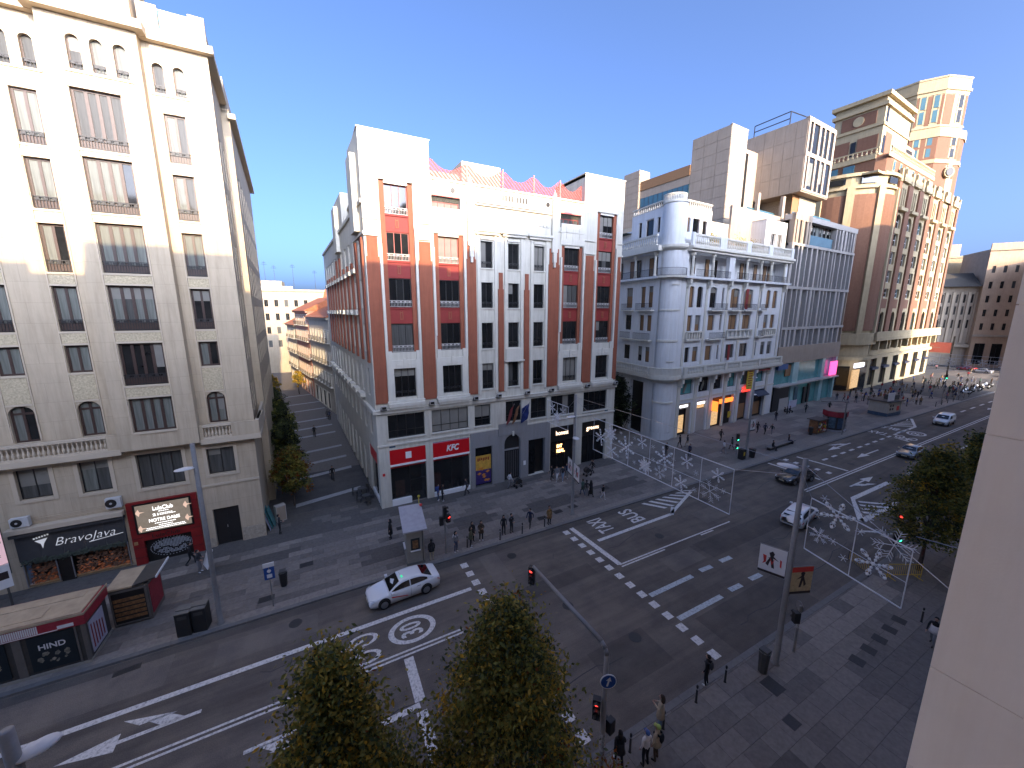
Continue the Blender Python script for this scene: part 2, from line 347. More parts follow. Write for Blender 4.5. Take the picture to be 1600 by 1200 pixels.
NP = [(12.5,17,4.0,6.6,3), (19,24,3.2,6.4,1), (8.5,12.5,6.8,8.6,4), (14,20,.2,3,5), (24,34,7.7,9.6,2), (24.5,36,2,6.2,4), (21,23.6,6.6,9.4,0)]
def zone_near(x, y):
    for a, b, c, d, q in NP:
        if a < x < b and c < y < d: return q if random.random() < .9 else 4
    return random.choice((1, 1, 4, 0, 4, 1))
pave(near_pave, 6, 40, -.6, KN-.3, 1.25, .85, zone_near, 300, lambda x, y: (x-20)**2*.15+(y-7)**2)
pave(near_pave, -14, 6, -.6, KN-.3, 2.5, 1.7, zone_near, 0, lambda x, y: x)
pave(near_pave, 40, 110, -.6, KN-.3, 2.5, 1.7, zone_near, 0, lambda x, y: x)
# dark cover plates in the near pavement, gratings by the far kerb
mat('plate', (0.035, 0.034, 0.033), 0.6, 0.2, 8, 0.3, 30)
def plate(P, x, y, w, d, rz=0, nm='cover_plate'):
    b = MB().box(-w/2, w/2, -d/2, d/2, 0, .006)
    for i in range(4): b.box(-w/2+.04, w/2-.04, -d/2+d*(i+.3)/4, -d/2+d*(i+.5)/4, .006, .012)
    b.obj(nm, 'plate', P, T(x, y, .134) @ RZ(rz))
for i in range(5): plate(near_pave, 24.5+1.42*i, 6.85+.03*i, .62, .62, .1)
plate(near_pave, 19.0, 8.15, .8, .85); plate(near_pave, 17.95, 6.75, .62, .55); plate(near_pave, 13.0, 5.2, .7, .6)
for x, y in ((-3.9, 26.9), (-1.6, 29.6), (5.7, 31.3), (17.3, 27.0), (19.2, 27.3), (21.0, 27.4), (26.4, 29.0)): plate(far_pave, x, y, .9, .55)
g = MB()
for i in range(7): g.box(-.5+i*.145, -.5+i*.145+.09, -.16, .16, 0, .012)
g.box(-.55,.55,-.2,.2,0,.003).obj('drain_grate', 'plate', road, T(-9.95, 24.5, .004) @ RZ(.1))
# repaired strips of asphalt
for x0, x1, y0, y1, mt in ((-40,60,24.55,25.24,'asphalt_patch'), (-16,-8,22.4,25.2,'asphalt_pale'), (19.5,28,10.02,13.0,'asphalt_patch'), (26,44,16.2,18.2,'asphalt_patch'), (10.5,17,18.9,20.2,'asphalt_patch'), (55,140,12,14,'asphalt_patch')):
    zr = .0016 if x0 > -30 else .0032
    MB().quad((x0,y0,zr),(x1,y0+.1,zr),(x1,y1,zr),(x0,y1-.1,zr)).obj('asphalt_repair', mt, road)
for x0, x1, y0, y1 in ((12,16,11.5,14),(30,36,19.6,21.4),(22,25.5,16.4,18.0),(-6,-1,22.6,24.2),(58,66,10.4,12.6),(10,11.4,21,25)):
    MB().quad((x0,y0,.0008),(x1,y0+.05,.0008),(x1,y1,.0008),(x0,y1,.0008)).obj('asphalt_repair', 'asphalt_pale' if x0 % 4 else 'asphalt_patch', road)
mat('tarseal', (.035,.033,.033), .6, .2, 5)
rc = random.Random(8)
for k in range(16):      # sealed cracks wandering along the lanes
    x, y = rc.uniform(-14, 44), rc.uniform(11, 24.5); pts = []
    for j in range(9): pts.append((x, y)); x += rc.uniform(.4, 1.1); y += rc.uniform(-.28, .28)
    if k % 3 == 0: pts = [(pts[0][0]+(b-pts[0][1])*.9, pts[0][1]+(a-pts[0][0])*.35) for a, b in pts]
    b = MB()
    for (ax, ay), (bx_, by) in zip(pts[:-1], pts[1:]):
        if 10.1 < ay < 25.1 and 10.1 < by < 25.1: b.quad((ax,ay-.025,.0045),(bx_,by-.025,.0045),(bx_,by+.025,.0045),(ax,ay+.025,.0045))
    if b.v: b.obj('crack_seal', 'tarseal', road)
for x, y in ((13.2,17.4),(15.2,13.6),(24.6,20.2),(29.5,12.2),(6.2,16.9),(-2.2,23.9),(33.5,22.6),(12.4,23.6),(40.5,17.4),(58,20.2)):
    b = MB(); b.lathe([(.36,.0),(.36,.008),(.30,.008),(.30,.006),(.29,.0095),(.02,.0095)], 22); b.obj('manhole_cover', 'plate', road, T(x, y, .002))
# ---- painted markings, each one a piece of the road
ZM = .006
def mark(name, *quads, mt='roadpaint'):
    b = MB()
    for q in quads: b.add([(x, y, ZM) for x, y in q], [tuple(range(len(q)))])
    return b.obj(name, mt, road)
def line(name, x0, y0, x1, y1, wd, mt='roadpaint'):
    d = Vector((x1-x0, y1-y0)); d.normalize(); nx, ny = -d.y*wd/2, d.x*wd/2
    return mark(name, [(x0+nx,y0+ny),(x0-nx,y0-ny),(x1-nx,y1-ny),(x1+nx,y1+ny)], mt=mt)
line('lane_line', -60, 21.62, 8.3, 21.72, .3)
line('centre_line', -60, 18.8, 6.6, 18.82, .12); line('centre_line', -60, 18.53, 6.6, 18.56, .12)
line('stop_line', 3.3, 18.35, 3.26, 15.7, .5); line('lane_line', 1.3, 15.45, 3.2, 15.52, .3)
line('lane_line', -60, 15.45, -3.5, 15.5, .14); line('lane_line', 3.2, 12.9, 3.2, 15.2, .5); line('lane_line', -8, 12.7, 3, 12.75, .2)
for i in range(14):
    y = 10.75+1.035*i
    for x, wob in ((9.2-.035*i, 0), (18.2-.02*max(0, i-3), 0)):
        if y > 24.9: continue
        mark('crossing_mark', [(x-.26,y-.27),(x+.26,y-.27),(x+.26,y+.27),(x-.26,y+.27)])
line('stop_line', 18.75, 24.6, 19.05, 18.95, .42)
line('bus_lane_line', 19.6, 22.05, 28.5, 22.2, .32); line('bus_lane_line', 28.4, 22.1, 29.6, 23.0, .32)
for i in range(7):
    x = 27.4+.95*i; yt = 24.9; yb = 22.9+.26*i if i else 23.2
    mark('hatching', [(x,yt),(x+.42,yt),(x+.42+1.3,yb),(x+1.3,yb)])
line('hatching', 28.6, 22.3, 34.0, 24.4, .3)
line('centre_line', 19.0, 18.92, 32, 18.85, .12); line('centre_line', 19.0, 18.68, 23.5, 18.66, .12); line('centre_line', 27.8, 18.66, 29.4, 18.64, .12)
for y in (15.58, 13.35):
    line('lane_line', 18.55, y, 22.7, y, .34, 'roadpaint_blue')
    for x in (23.7, 26.0): line('lane_dash', x, y+.1, x+1.2, y+.05, .36, 'roadpaint_blue')
# the right-hand junction
line('stop_line', 49.2, 25.1, 49.35, 19.6, .3); line('stop_line', 54.7, 24.6, 55.05, 19.3, .35)
for i in range(5): mark('crossing_mark', [(52.0+.02*i,24.9-1.15*i),(52.7+.02*i,24.9-1.15*i),(52.7,24.45-1.15*i),(52.0,24.45-1.15*i)])
line('centre_line', 44.6, 19.05, 140, 19.4, .14); line('centre_line', 44.7, 18.75, 140, 19.05, .14)
for i in range(12): line('lane_dash', 56.3+2.4*i, 22.42+.02*i, 57.5+2.4*i, 22.42+.02*i, .3)
for i in range(10): line('lane_dash', 96+5.5*i, 22.6, 98.6+5.5*i, 22.6, .3)
for i in range(10): line('lane_dash', 60+6*i, 15.7, 63+6*i, 15.7, .22)
for x in (150, 152.2, 154.4, 156.6, 158.8): mark('zebra_bar', [(x,11),(x+1.1,11),(x+1.1,24.6),(x,24.6)])
mark('island_line', [(47.0,15.55),(55.2,15.5),(55.2,15.95),(47.2,16.0)]); mark('island_line', [(47.2,16.0),(47.0,15.55),(42.5,13.1),(42.4,13.6)]); mark('island_line', [(42.4,13.15),(50,13.1),(50,13.55),(42.7,13.6)])
for k in range(5):
    t_ = .1+.17*k; x, y = 46.9-4.4*t_, 15.5-2.2*t_; l = min(2.2, (y-13.6)/.76)
    if l > .3: line('hatching', x+.35, y-.1, x+.35+.65*l*1.3, y-.1-.76*l*.95, .34)
for i in range(3): x = 40.2+.9*i; mark('hatching', [(x,12.7-.7*i),(x+.4,12.7-.7*i),(x+3.2,11.0-.3*i),(x+2.7,10.9-.3*i)])
for i in range(6): x = 86.4+1.1*i; mark('hatching', [(x,22.9+.5*i),(x+.45,22.9+.5*i),(x-2.2+.2*i,24.95),(x-2.8+.2*i,24.95)])
line('bus_lane_line', 79.5, 22.7, 86.4, 22.75, .35); line('hatching', 86.3, 22.7, 92.5, 25.0, .35)
def arrow(x, y, L_, turn=None, flip=1):
    """straight arrow pointing to -x for flip=1; turn adds a side branch"""
    f = lambda a, b: (x-flip*a, y+b)
    qs = [[f(0,-.09), f(L_*.6,-.09), f(L_*.6,.09), f(0,.09)], [f(L_*.6,-.42), f(L_,0), f(L_*.6,.42)]]
    if turn: qs += [[f(L_*.12,.05*turn), f(L_*.3,.05*turn), f(L_*.42,.55*turn), f(L_*.26,.55*turn)], [f(L_*.2,.5*turn), f(L_*.48,.5*turn), f(L_*.62,1.05*turn)]]
    mark('lane_arrow', *qs)
arrow(-6.0, 20.05, 4.9, 1); arrow(67.4, 20.8, 6.2); arrow(67.4, 23.9, 6.4, 1); arrow(50.2, 17.2, 5.4, -1, -1); arrow(-4.0, 17.0, 4.5, -1, -1); arrow(120, 20.8, 6)
def flat_text(s, x, y, size, sx, rz, bold=.0):
    me = text_mesh(s, size, bold, 0, 'roadpaint'); link('road_lettering', me, road, T(x, y, ZM) @ RZ(rz) @ Matrix.Diagonal((sx, 1, 1, 1)))
flat_text('TAXI', 21.4, 23.75, 2.1, .48, math.pi/2, .03); flat_text('BUS', 25.0, 23.7, 2.1, .62, math.pi/2, .03)
flat_text('TAXI', 77.3, 24.4, 2.4, .48, math.pi/2, .03); flat_text('BUS', 82.0, 24.5, 2.4, .6, math.pi/2, .03)
def thirty(x, y, s=1.0):
    me = MB().ring(.78, 1.02, ZM, (0,0), 36, 0, 1.38*s, 1.0*s); me.obj('speed_limit_ring', 'roadpaint', road, T(x, y, 0))
    flat_text('30', x, y, 1.75*s, .62, math.pi/2, .035)
thirty(3.95, 20.2, .98); thirty(81.6, 21.2, 1.05)
def bike(x, y, s=1.0):
    b = MB()
    for cy in (-.5, .5): b.ring(.26, .38, ZM, (0, cy), 18, 0, 1.75, .95)
    def st(p, q, wd=.07):
        d = Vector((q[0]-p[0], q[1]-p[1])); d.normalize(); nx, ny = -d.y*wd, d.x*wd
        b.add([(p[0]+nx,p[1]+ny,ZM),(p[0]-nx,p[1]-ny,ZM),(q[0]-nx,q[1]-ny,ZM),(q[0]+nx,q[1]+ny,ZM)], [(0,1,2,3)])
    st((0,-.5),(-.75,-.28)); st((-.75,-.28),(-.7,.3)); st((-.7,.3),(0,0)); st((0,0),(-.75,-.28)); st((0,.5),(-.7,.3)); st((-.7,.3),(-1.1,.34)); st((-1.1,.2),(-1.1,.45)); st((-.75,-.28),(-1.0,-.32)); st((-1.0,-.45),(-1.0,-.18))
    b.obj('bicycle_symbol', 'roadpaint', road, T(x, y, 0) @ Matrix.Diagonal((1.25*s, 1.25*s, 1, 1)))
bike(1.25, 20.05); bike(77.5, 21.1, 1.1)
line('lane_line', 75.6, 20.2, 76.2, 22.0, .3)
# bands across the side street, coloured paler than the pavement under them
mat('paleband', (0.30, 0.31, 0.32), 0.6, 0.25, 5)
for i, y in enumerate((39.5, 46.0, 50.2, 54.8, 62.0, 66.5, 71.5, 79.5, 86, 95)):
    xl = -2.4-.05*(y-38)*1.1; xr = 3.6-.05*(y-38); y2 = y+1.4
    MB().quad((xl,y,.138),(xr,y2,.138),(xr,y2+.75,.138),(xl,y+.75,.138)).obj('pale_strip', 'paleband', side_pave)
# ================================================================ the cream corner hotel on the left
IDENT = Matrix.Identity(4)
A = thing('corner_hotel', 'cream hotel with dark wooden windows and red club front, left of the side street', 'building', (-4.55, 35.45, 0))
F = T(4.55, 0, 0)                       # u = world x, y = 0 on the street line
FB = T(4.55, -.75, 0)                   # the projecting bay
RX, BX, LX, MX, NX = -6.62, -10.12, -13.5, -16.6, -20.0
rows = [(28.3,31.3),(24.68,27.58),(20.95,23.85),(17.25,20.1),(14.55,16.35),(10.2,12.6)]
rowsB = [(28.25,31.58),(24.6,27.8),(20.95,24.0),(17.25,20.18),(13.55,16.42),(10.25,12.65)]
GL = ('curtain','curtain','curtain','curtain2','glass2')
lowholes = [(-7.68,-5.98,6.13,8.21),(-11.68,-9.13,5.9,8.45),(-14.64,-13.12,6.2,8.43),(-17.56,-16.02,6.36,8.42),(-21,-19.4,6.36,8.42),(-7.85,-6.17,.02,3.26),(-12.0,-9.3,.0,2.0),(-18.2,-12.9,.3,3.9)]
up = []
for cx in (RX, LX, MX, NX):
    for i, (a, b) in enumerate(rows): up.append((cx-.57, cx+.57, a, b) + ((.0,) if i < 5 else (.5,)))
    for q in (-.53, .53): up.append((cx+q-.29, cx+q+.29, 32.45, 34.2, .29))
m = MB(); wall(m, F, -34, -4.55, 0, 8.9, lowholes, .3); wall(m, F, -34, -4.4, 8.9, 35.4, up, .3)
m.obj('front_wall', 'cream', A)
bh = [(BX-1.14, BX+1.14, a, b) for a, b in rowsB] + [(x-.3, x+.3, 32.55, 34.4, .3) for x in (-10.75, -9.74, -8.7)]
m = MB(); wall(m, FB, -12.15, -7.8, 9.0, 35.3, bh, .3); m.quad((-12.15,0,9),(-12.15,.75,9),(-12.15,.75,35.3),(-12.15,0,35.3),0,FB); m.quad((-7.8,0,9),(-7.8,.75,9),(-7.8,.75,35.3),(-7.8,0,35.3),0,FB); m.quad((-12.15,0,9),(-7.8,0,9),(-7.8,.75,9),(-12.15,.75,9),0,FB)
m.obj('projecting_bay', 'cream', A)
for cx in (RX, LX, MX, NX):
    for i, (a, b) in enumerate(rows):
        if cx == NX and i < 3: pass
        rl = 'iron' if i < 4 else None
        o = win(A, F, cx, a, 1.14, b-a, 2, 'wood', GL, .2, rl, tr=(.78 if i == 5 else 0), t=.12, mt=.14)
        if i < 4: # wooden apron panel behind the ironwork
            part('apron', 'wood', o, IDENT, (-.5,.5,-.03,.0,.02,.55))
    for q in (-.53, .53): win(A, F, cx+q, 32.45, .58, 1.75, 1, 'wood', ('curtain','curtain2'), .2, 'iron', railh=.5)
    for i in range(5):
        a1 = rows[i][0]; b1 = rows[i+1][1]
        part('rubble_panel', 'rubblepanel', A, F, (cx-.57,cx+.57,-.02,.05,b1+.14,a1-.14))
        parts('sill', 'creamtrim', A, F, (cx-.62,cx+.62,-.07,.1,a1-.13,a1-.003)); part('lintel', 'creamtrim', A, F, (cx-.6,cx+.6,-.05,.05,b1+.003,b1+.12))
    for q in (-.66, .62): part('moulding', 'creamtrim', A, F, (cx+q,cx+q+.05,-.06,.02,10.3,31.4))
    parts('sill', 'creamtrim', A, F, (cx-1.0,cx+1.0,-.07,.02,32.3,32.42))
for i, (a, b) in enumerate(rowsB):
    o = win(A, FB, BX, a, 2.28, b-a, 4, 'wood', GL, .2, 'iron' if i < 5 else None, t=.12, mt=.17)
    if i < 5: part('apron', 'wood', o, IDENT, (-1.08,1.08,-.03,.0,.02,.55))
    parts('sill', 'creamtrim', A, FB, (BX-1.2,BX+1.2,-.07,.1,a-.13,a-.003)); part('lintel', 'creamtrim', A, FB, (BX-1.18,BX+1.18,-.05,.05,b+.003,b+.12))
    if i < 5: part('rubble_panel', 'rubblepanel', A, FB, (BX-1.14,BX+1.14,-.02,.05,rowsB[i+1][1]+.14,a-.14))
for q in (-1.24, 1.19): part('moulding', 'creamtrim', A, FB, (BX+q,BX+q+.05,-.06,.02,10.2,31.7))
for x in (-10.75, -9.74, -8.7): win(A, FB, x, 32.55, .6, 1.85, 1, 'wood', ('curtain','curtain2'), .2, 'iron', railh=.5)
parts('sill', 'creamtrim', A, FB, (-11.3,-8.2,-.07,.02,32.38,32.5))
for h, n in zip(lowholes[:5], (2, 4, 2, 2, 2)):
    win(A, F, (h[0]+h[1])/2, h[2], h[1]-h[0], h[3]-h[2], n, 'darkframe', ('curtain2','curtain'), .22)
    parts('window_surround', 'creamtrim', A, F, (h[0]-.22,h[0]-.002,-.05,.03,h[2]-.2,h[3]+.2),(h[1]+.002,h[1]+.22,-.05,.03,h[2]-.2,h[3]+.2),(h[0],h[1],-.048,.03,h[3]+.002,h[3]+.198),(h[0],h[1],-.07,.03,h[2]-.198,h[2]-.002))
# cornice, parapets and roof terrace
parts('cornice', 'creamtrim', A, F, (-34,-12.16,-.45,.0,35.3,35.75), (-7.79,-4.0,-.45,.0,35.3,35.75), (-12.6,-7.35,-1.3,-.46,35.32,35.8))
parts('parapet', 'cream', A, F, (-34,-12.2,-.1,.25,35.75,37.4), (-7.75,-6.75,-.1,.25,35.75,37.45), (-5.2,-4.35,-.1,.25,35.75,37.45), (-6.75,-5.2,-.098,.248,35.75,36.2))
part('parapet_glass', 'glassblue', A, F, (-6.74,-5.21,.05,.08,36.2,37.25))
part('parapet_rail', 'greyrail', A, F, (-6.75,-5.2,.02,.11,37.25,37.33))
part('attic_storey', 'cream', A, F, (-12.1,-7.9,-.75,3,35.8,41.2))
part('roof', 'wornplinth', A, F, (-34,-4.5,.26,12,35.5,35.7))
# ledge with balustrade between the first and second floor
part('ledge', 'creamtrim', A, F, (-34,-12.16,-.6,-.003,8.75,9.15), (-7.79,-4.0,-.6,-.003,8.75,9.15))
parts('ledge_parapet', 'cream', A, F, (-7.78,-7.55,-.56,-.32,9.15,10.2), (-5.85,-4.05,-.56,-.32,9.15,10.2), (-4.3,-4.05,-.32,3,9.15,10.2), (-12.8,-12.16,-.56,-.32,9.15,10.2))
balustrade(A, F, -7.55, -5.85, 9.15, 1.05, 'creamtrim', .2, -.44); balustrade(A, F, -22, -12.8, 9.15, 1.05, 'creamtrim', .22, -.44)
part('string_course', 'creamtrim', A, F, (-8.4,-4.52,-.08,-.003,5.2,5.38))
parts('plinth', 'wornplinth', A, F, (-8.5,-7.9,-.04,.0,.1,.9), (-6.1,-4.52,-.042,.0,.1,1.25))
d = part('service_door', 'darkframe', A, F, (-7.82,-6.2,.2,.26,.1,3.24)); part('door_leaf', 'iron', d, F, (-7.0,-6.98,.18,.2,.15,3.2)); part('door_handle', 'greyrail', d, F, (-7.08,-7.05,.14,.2,1.5,1.7))
# side along the street: lower cream flank and a taller block behind, both with windows
FS = T(0, 0, 0) @ RZ(R(92.5))           # faces +x, u runs back along the side street
sh = []
for k in range(3):
    for (a, b) in rows: sh.append((1.0+1.9*k, 1.75+1.9*k, a, b))
m = MB(); wall(m, FS @ T(0,0,0), 0, 7.0, 0, 35.4, sh, .25); m.obj('flank_wall', 'cream', A)
for h in sh: win(A, FS, (h[0]+h[1])/2, h[2], h[1]-h[0], h[3]-h[2], 2, 'wood', GL, .15)
parts('cornice', 'creamtrim', A, FS, (.0,7,-.5,-.003,35.3,35.75)); parts('parapet', 'cream', A, FS, (.0,7,-.1,.2,35.75,37.4)); part('ledge', 'creamtrim', A, FS, (.02,7.0,-.55,-.003,8.77,9.17), (.0,7.0,-.5,-.3,9.17,10.2))
sb = []
for k in range(8):
    for (a, b) in rows: sb.append((9.0+2.6*k, 10.0+2.6*k, a-1, b-1))
FS2 = FS @ T(0, -.55, 0)
m = MB(); wall(m, FS2, 7, 30, 0, 35.0, sb, .25); m.quad((7,0,0),(7,.6,0),(7,.6,35),(7,0,35),0,FS2); m.quad((30,0,0),(30,9,0),(30,9,35),(30,0,35),0,FS2); m.obj('rear_wall', 'cream', A)
for h in sb: win(A, FS2, (h[0]+h[1])/2, h[2], h[1]-h[0], h[3]-h[2], 2, 'wood', GL, .15, one=True)
parts('cornice', 'creamtrim', A, FS2, (6.6,30.4,-.45,.1,34.2,34.6)); part('roof', 'wornplinth', A, FS2, (7,30,.05,9,34.7,34.95)); part('attic_storey', 'cream', A, FS2, (7.5,15,.2,6,35.0,37.6))
# coffee-shop front
G = thing('coffee_shop_front', 'dark grey coffee shopfront with white script sign and orange window displays', 'shopfront', (-15.5, 35.3, 0))
FG = T(15.5, 0, 0)
mat('fascia', (0.055,0.055,0.058), .5, .15, 3); mat('neonwhite', (.8,.8,.8), .4, 0, emit=.25); mat('sillgold', (.35,.2,.09), .5, .2, 6)
mat('steelrail', (.33,.33,.35), .35, .1, 4, metal=.6)
m = MB()
for i in range(5): m.box(-18.2+1.06*i, -17.15+1.06*i, 0, .1, 2.15, 4.0, M=FG)
m.obj('fascia_panel', 'fascia', G); part('canopy', 'fascia', G, FG, (-18.3,-12.8,-.28,.1,4.02,4.2)); part('canopy_trim', 'creamtrim', G, FG, (-18.4,-12.75,-.4,.12,4.3,4.62))
mat('displaydark', (.012,.01,.009), .4, .3, 6)
part('interior_back', 'displaydark', G, FG, (-18.2,-12.9,.9,1.0,.1,2.15)); part('shop_floor', 'displaydark', G, FG, (-18.2,-12.9,.12,.9,.1,.14)); part('doorway', 'displaydark', G, FG, (-16.55,-15.85,.1,.2,.1,2.1))
for i, (a, b, n) in enumerate(((-18.05,-16.6,90),(-15.8,-12.95,240))):
    part('display_shelf', 'sillgold', G, FG, (a,b,.02,.5,.32,.4)); part('shop_window_frame', 'steelrail', G, FG, (a-.06,a-.01,-.02,.05,.3,2.1),(b+.0,b+.05,-.02,.05,.3,2.1))
    mat('orangeleaf', (.55,.13,.02), .6, .5, 8); mat('brownleaf', (.12,.05,.02), .7, .5, 8); mat('darkleaf', (.03,.04,.025), .7, .5, 8)
    mm = MB()
    for k in range(n*3):
        x = random.uniform(a+.1, b-.1); z = .42+1.5*random.random()**1.6; y = random.uniform(.08,.45); s = random.uniform(.05,.11)
        col = 0 if random.random() < .75-.45*z else 1
        mm.quad((x-s,y,z),(x,y-.03,z-s*.6),(x+s,y,z),(x,y+.03,z+s*.7), col)
    tag(mm.obj('autumn_leaf_display', ['orangeleaf','brownleaf'], G, FG), kind='stuff')
mm = MB()
for k in range(420):
    x = random.uniform(-18.1,-12.95); z = 2.12+random.gauss(0,.09); y = random.uniform(-.16,.0); s = random.uniform(.05,.1)
    mm.quad((x-s,y,z),(x,y-.03,z-s*.6),(x+s,y,z),(x,y+.03,z+s*.7), 0)
tag(mm.obj('garland', ['darkleaf'], G, FG), kind='stuff')
text_on('sign_lettering', 'BravoJava', G, FG, -14.95, 3.15, .82, 'neonwhite', -.04, 3.0, -.014, .35); part('sign_flourish', 'neonwhite', G, FG @ T(-14.6,-.05,2.72) @ Matrix.Rotation(-.12,4,'Y'), (-.2,1.6,0,.02,0,.035))
m = MB()
for i in range(6): m.box(-17.35+.13*i,-17.27+.13*i,-.05,-.03,3.62+.03*i,3.72+.03*i,M=FG)
m.prism([(-17.3,3.5),(-16.7,3.6),(-16.9,3.25),(-17.0,2.9),(-17.05,3.25)],-.05,-.03,'y',0,FG); m.obj('sign_cup_emblem','neonwhite',G)
# red club front with screen
C_ = thing('club_front', 'red club entrance with bright event screen above a painted shutter', 'shopfront', (-10.6, 35.3, 0)); FG = T(10.6, 0, 0)
mat('clubred', (.22,.012,.012), .5, .15, 3); mat('screenframe', (.01,.01,.01), .4, 0)
mat('screenbase', (.16,.13,.10), .5, .3, 3, emit=.8); mat('screenpeach', (.75,.5,.36), .5, 0, emit=.6); mat('screentext', (1,.97,.93), .5, 0, emit=1.3)
parts('surround', 'clubred', C_, FG, (-12.62,-12.0,-.1,.1,.1,5.0),(-9.28,-8.62,-.1,.1,.1,5.0),(-12.0,-9.28,-.098,.1,1.95,2.55),(-12.0,-9.28,-.1,.1,4.86,5.0))
m = MB()
for x in (-12.63, -9.3):
    for i in range(6): m.box(x, x+.7, -.115, -.1, .75*i+.72, .75*i+.74, M=FG)
m.obj('surround_joint', 'screenframe', C_)
s_ = part('event_screen', 'screenframe', C_, FG, (-12.28,-8.98,-.16,-.05,2.56,4.85)); part('screen_image', 'screenbase', s_, FG, (-12.15,-9.1,-.172,-.165,2.66,4.75))
m = MB()
for x0, z0 in ((-12.0,4.2),(-12.0,2.95),(-9.3,4.25),(-9.3,3.2)):
    m.prism([(x0-.15,z0-.05),(x0,z0-.28),(x0+.08,z0-.05),(x0+.35,z0),(x0+.08,z0+.05),(x0,z0+.28),(x0-.15,z0+.05)],-.176,-.173,'y',0,FG)
m.obj('screen_pattern', 'screenpeach', s_)
for t_, z, sz, wd, uu in (('LulaClub', 4.35, .42, 1.15, -10.62), ('21', 3.86, .26, .32, -11.05), ('NOTRE DAME', 3.45, .34, 1.75, -10.62)):
    text_on('screen_lettering', t_, s_, FG, uu, z, sz, 'screentext', -.18, wd, .004)
m = MB()
for x0, x1, z in ((-10.9,-10.3,4.1),(-10.85,-10.1,3.92),(-10.85,-9.95,3.82),(-11.2,-10.0,3.2),(-11.0,-10.2,3.04),(-11.7,-9.5,2.9),(-11.75,-9.45,2.78)):
    x = x0
    while x < x1: l = random.uniform(.05,.14); m.box(x, min(x+l,x1), -.178, -.173, z-.025, z+.025, M=FG); x += l+.025
m.obj('screen_small_print', 'screentext', s_)
text_on('sign_lettering', 'LulaClub', C_, FG, -10.7, 2.22, .4, 'screenframe', -.115, 1.6)
sh_ = part('roller_shutter', 'displaydark', C_, FG, (-12.0,-9.28,.1,.16,.1,1.95)); mat('graffiti', (.4,.42,.45), .7, .2, 5); mat('graffitiblue', (.05,.10,.16), .7, .3, 3)
m = MB()
for i in range(26):
    for j in range(13):
        x = -11.6+i*.085; z = .45+j*.1; e = ((x+10.55)/1.1)**2+((z-1.1)/.62)**2
        if e < 1 and not (.0 < math.sin(i*.9+j*.4) < .35 and .3 < e < .85) and not (abs(z-.95-.12*math.sin(x*5)) < .07): m.box(x, x+.055, .085, .1, z, z+.07, M=FG)
for k in range(40):
    a = k*math.pi/20; x = -10.55+1.22*math.cos(a); z = 1.1+.72*math.sin(a); m.box(x-.03, x+.03, .085, .1, z-.025, z+.025, M=FG)
m.obj('shutter_painting', 'graffiti', sh_)
part('yellow_notice', 'sillgold', C_, FG, (-12.55,-12.33,-.118,-.1,1.75,2.0))
def ac_unit(P, F, u, z, w_, h_, d_, lab=None):
    k = ('ac', w_, h_)
    o = thing('air_conditioner', lab, 'air conditioner', tuple((P.matrix_basis @ F @ Vector((u, 0, z)))), P.rotation_euler[2]) if lab else None
    mat('acwhite', (.55,.55,.54), .5, .08, 4)
    f = IDENT if o else F @ T(u, 0, z); q = o or P
    part('casing', 'acwhite', q, f, (0,w_,-d_-.1,-.1,0,h_)); b = MB(); r = h_*.42
    b.cyl((w_*.36,-d_-.115,h_*.5),(w_*.36,-d_-.1,h_*.5),r,r,16,0,f); b.obj('fan_grille','darkframe',q); b = MB(); b.cyl((w_*.36,-d_-.13,h_*.5),(w_*.36,-d_-.114,h_*.5),r*.25,r*.25,10,0,f); b.obj('fan_hub','acwhite',q)
    part('bracket', 'greyrail', q, f, (.05,.1,-d_-.05,0,-.08,-.01),(w_-.1,w_-.05,-d_-.05,0,-.08,-.01)); return o
ac_unit(A, F, -18.1, 4.72, .85, .62, .3, 'white air conditioner at the left end above the coffee shop sign')
ac_unit(A, F, -13.55, 4.95, .8, .72, .3, 'grey-white air conditioner on the cream wall beside the red club front')
m = MB()
for i in range(3): m.box(-17.2,-13.55,-.03,-.0,4.78+.1*i,4.81+.1*i,M=F)
m.obj('pipe_run', 'creamtrim', A)
# ================================================================ the white and orange building with two end towers
K = thing('tower_fronted_building', 'white building with orange piers, red panels and two square end towers', 'building', (4.75, 35.45, 0))
F = T(-4.75, 0, 0)
X0, X1 = 4.75, 33.1
COLS = {'t': 7.55, 'b': 12.1, 'f': 26.05, 'g': 30.75}
MID = {'c': 15.9, 'd': 18.85, 'e': 21.85}
holes = [(5.75,9.16,6.85,9.12),(9.87,13.65,6.85,9.12),(14.34,16.13,6.85,9.1),(17.9,19.8,6.85,9.1),(21.0,23.06,6.8,9.1),(23.64,27.05,6.75,9.1),(28.25,31.85,6.7,9.1)]
shop = [(5.73,9.14,.1,5.75),(9.85,13.7,.1,5.85),(23.67,27.1,.1,5.4),(28.2,31.9,.1,5.4),(13.8,23.55,.0,6.15)]
tall = []
for k, cx in COLS.items():
    holes.append((cx-.97, cx+.97, 10.7, 13.4)); tall.append((cx-1.4, cx+1.4, 14.87, 29.3 if k in 'tg' else 25.45, 0, .42))
for cx in MID.values():
    for a, b in ((10.72,13.35),(14.85,17.42),(18.87,21.33),(22.68,25.15)): holes.append((cx-.62, cx+.62, a, b))
holes += [(10.6,13.3,27.25,28.75,0,.9),(24.4,27.1,27.25,28.75,0,.9)]
m = MB(); wall(m, F, X0, X1, 0, 30.0, holes+tall+shop, .3)
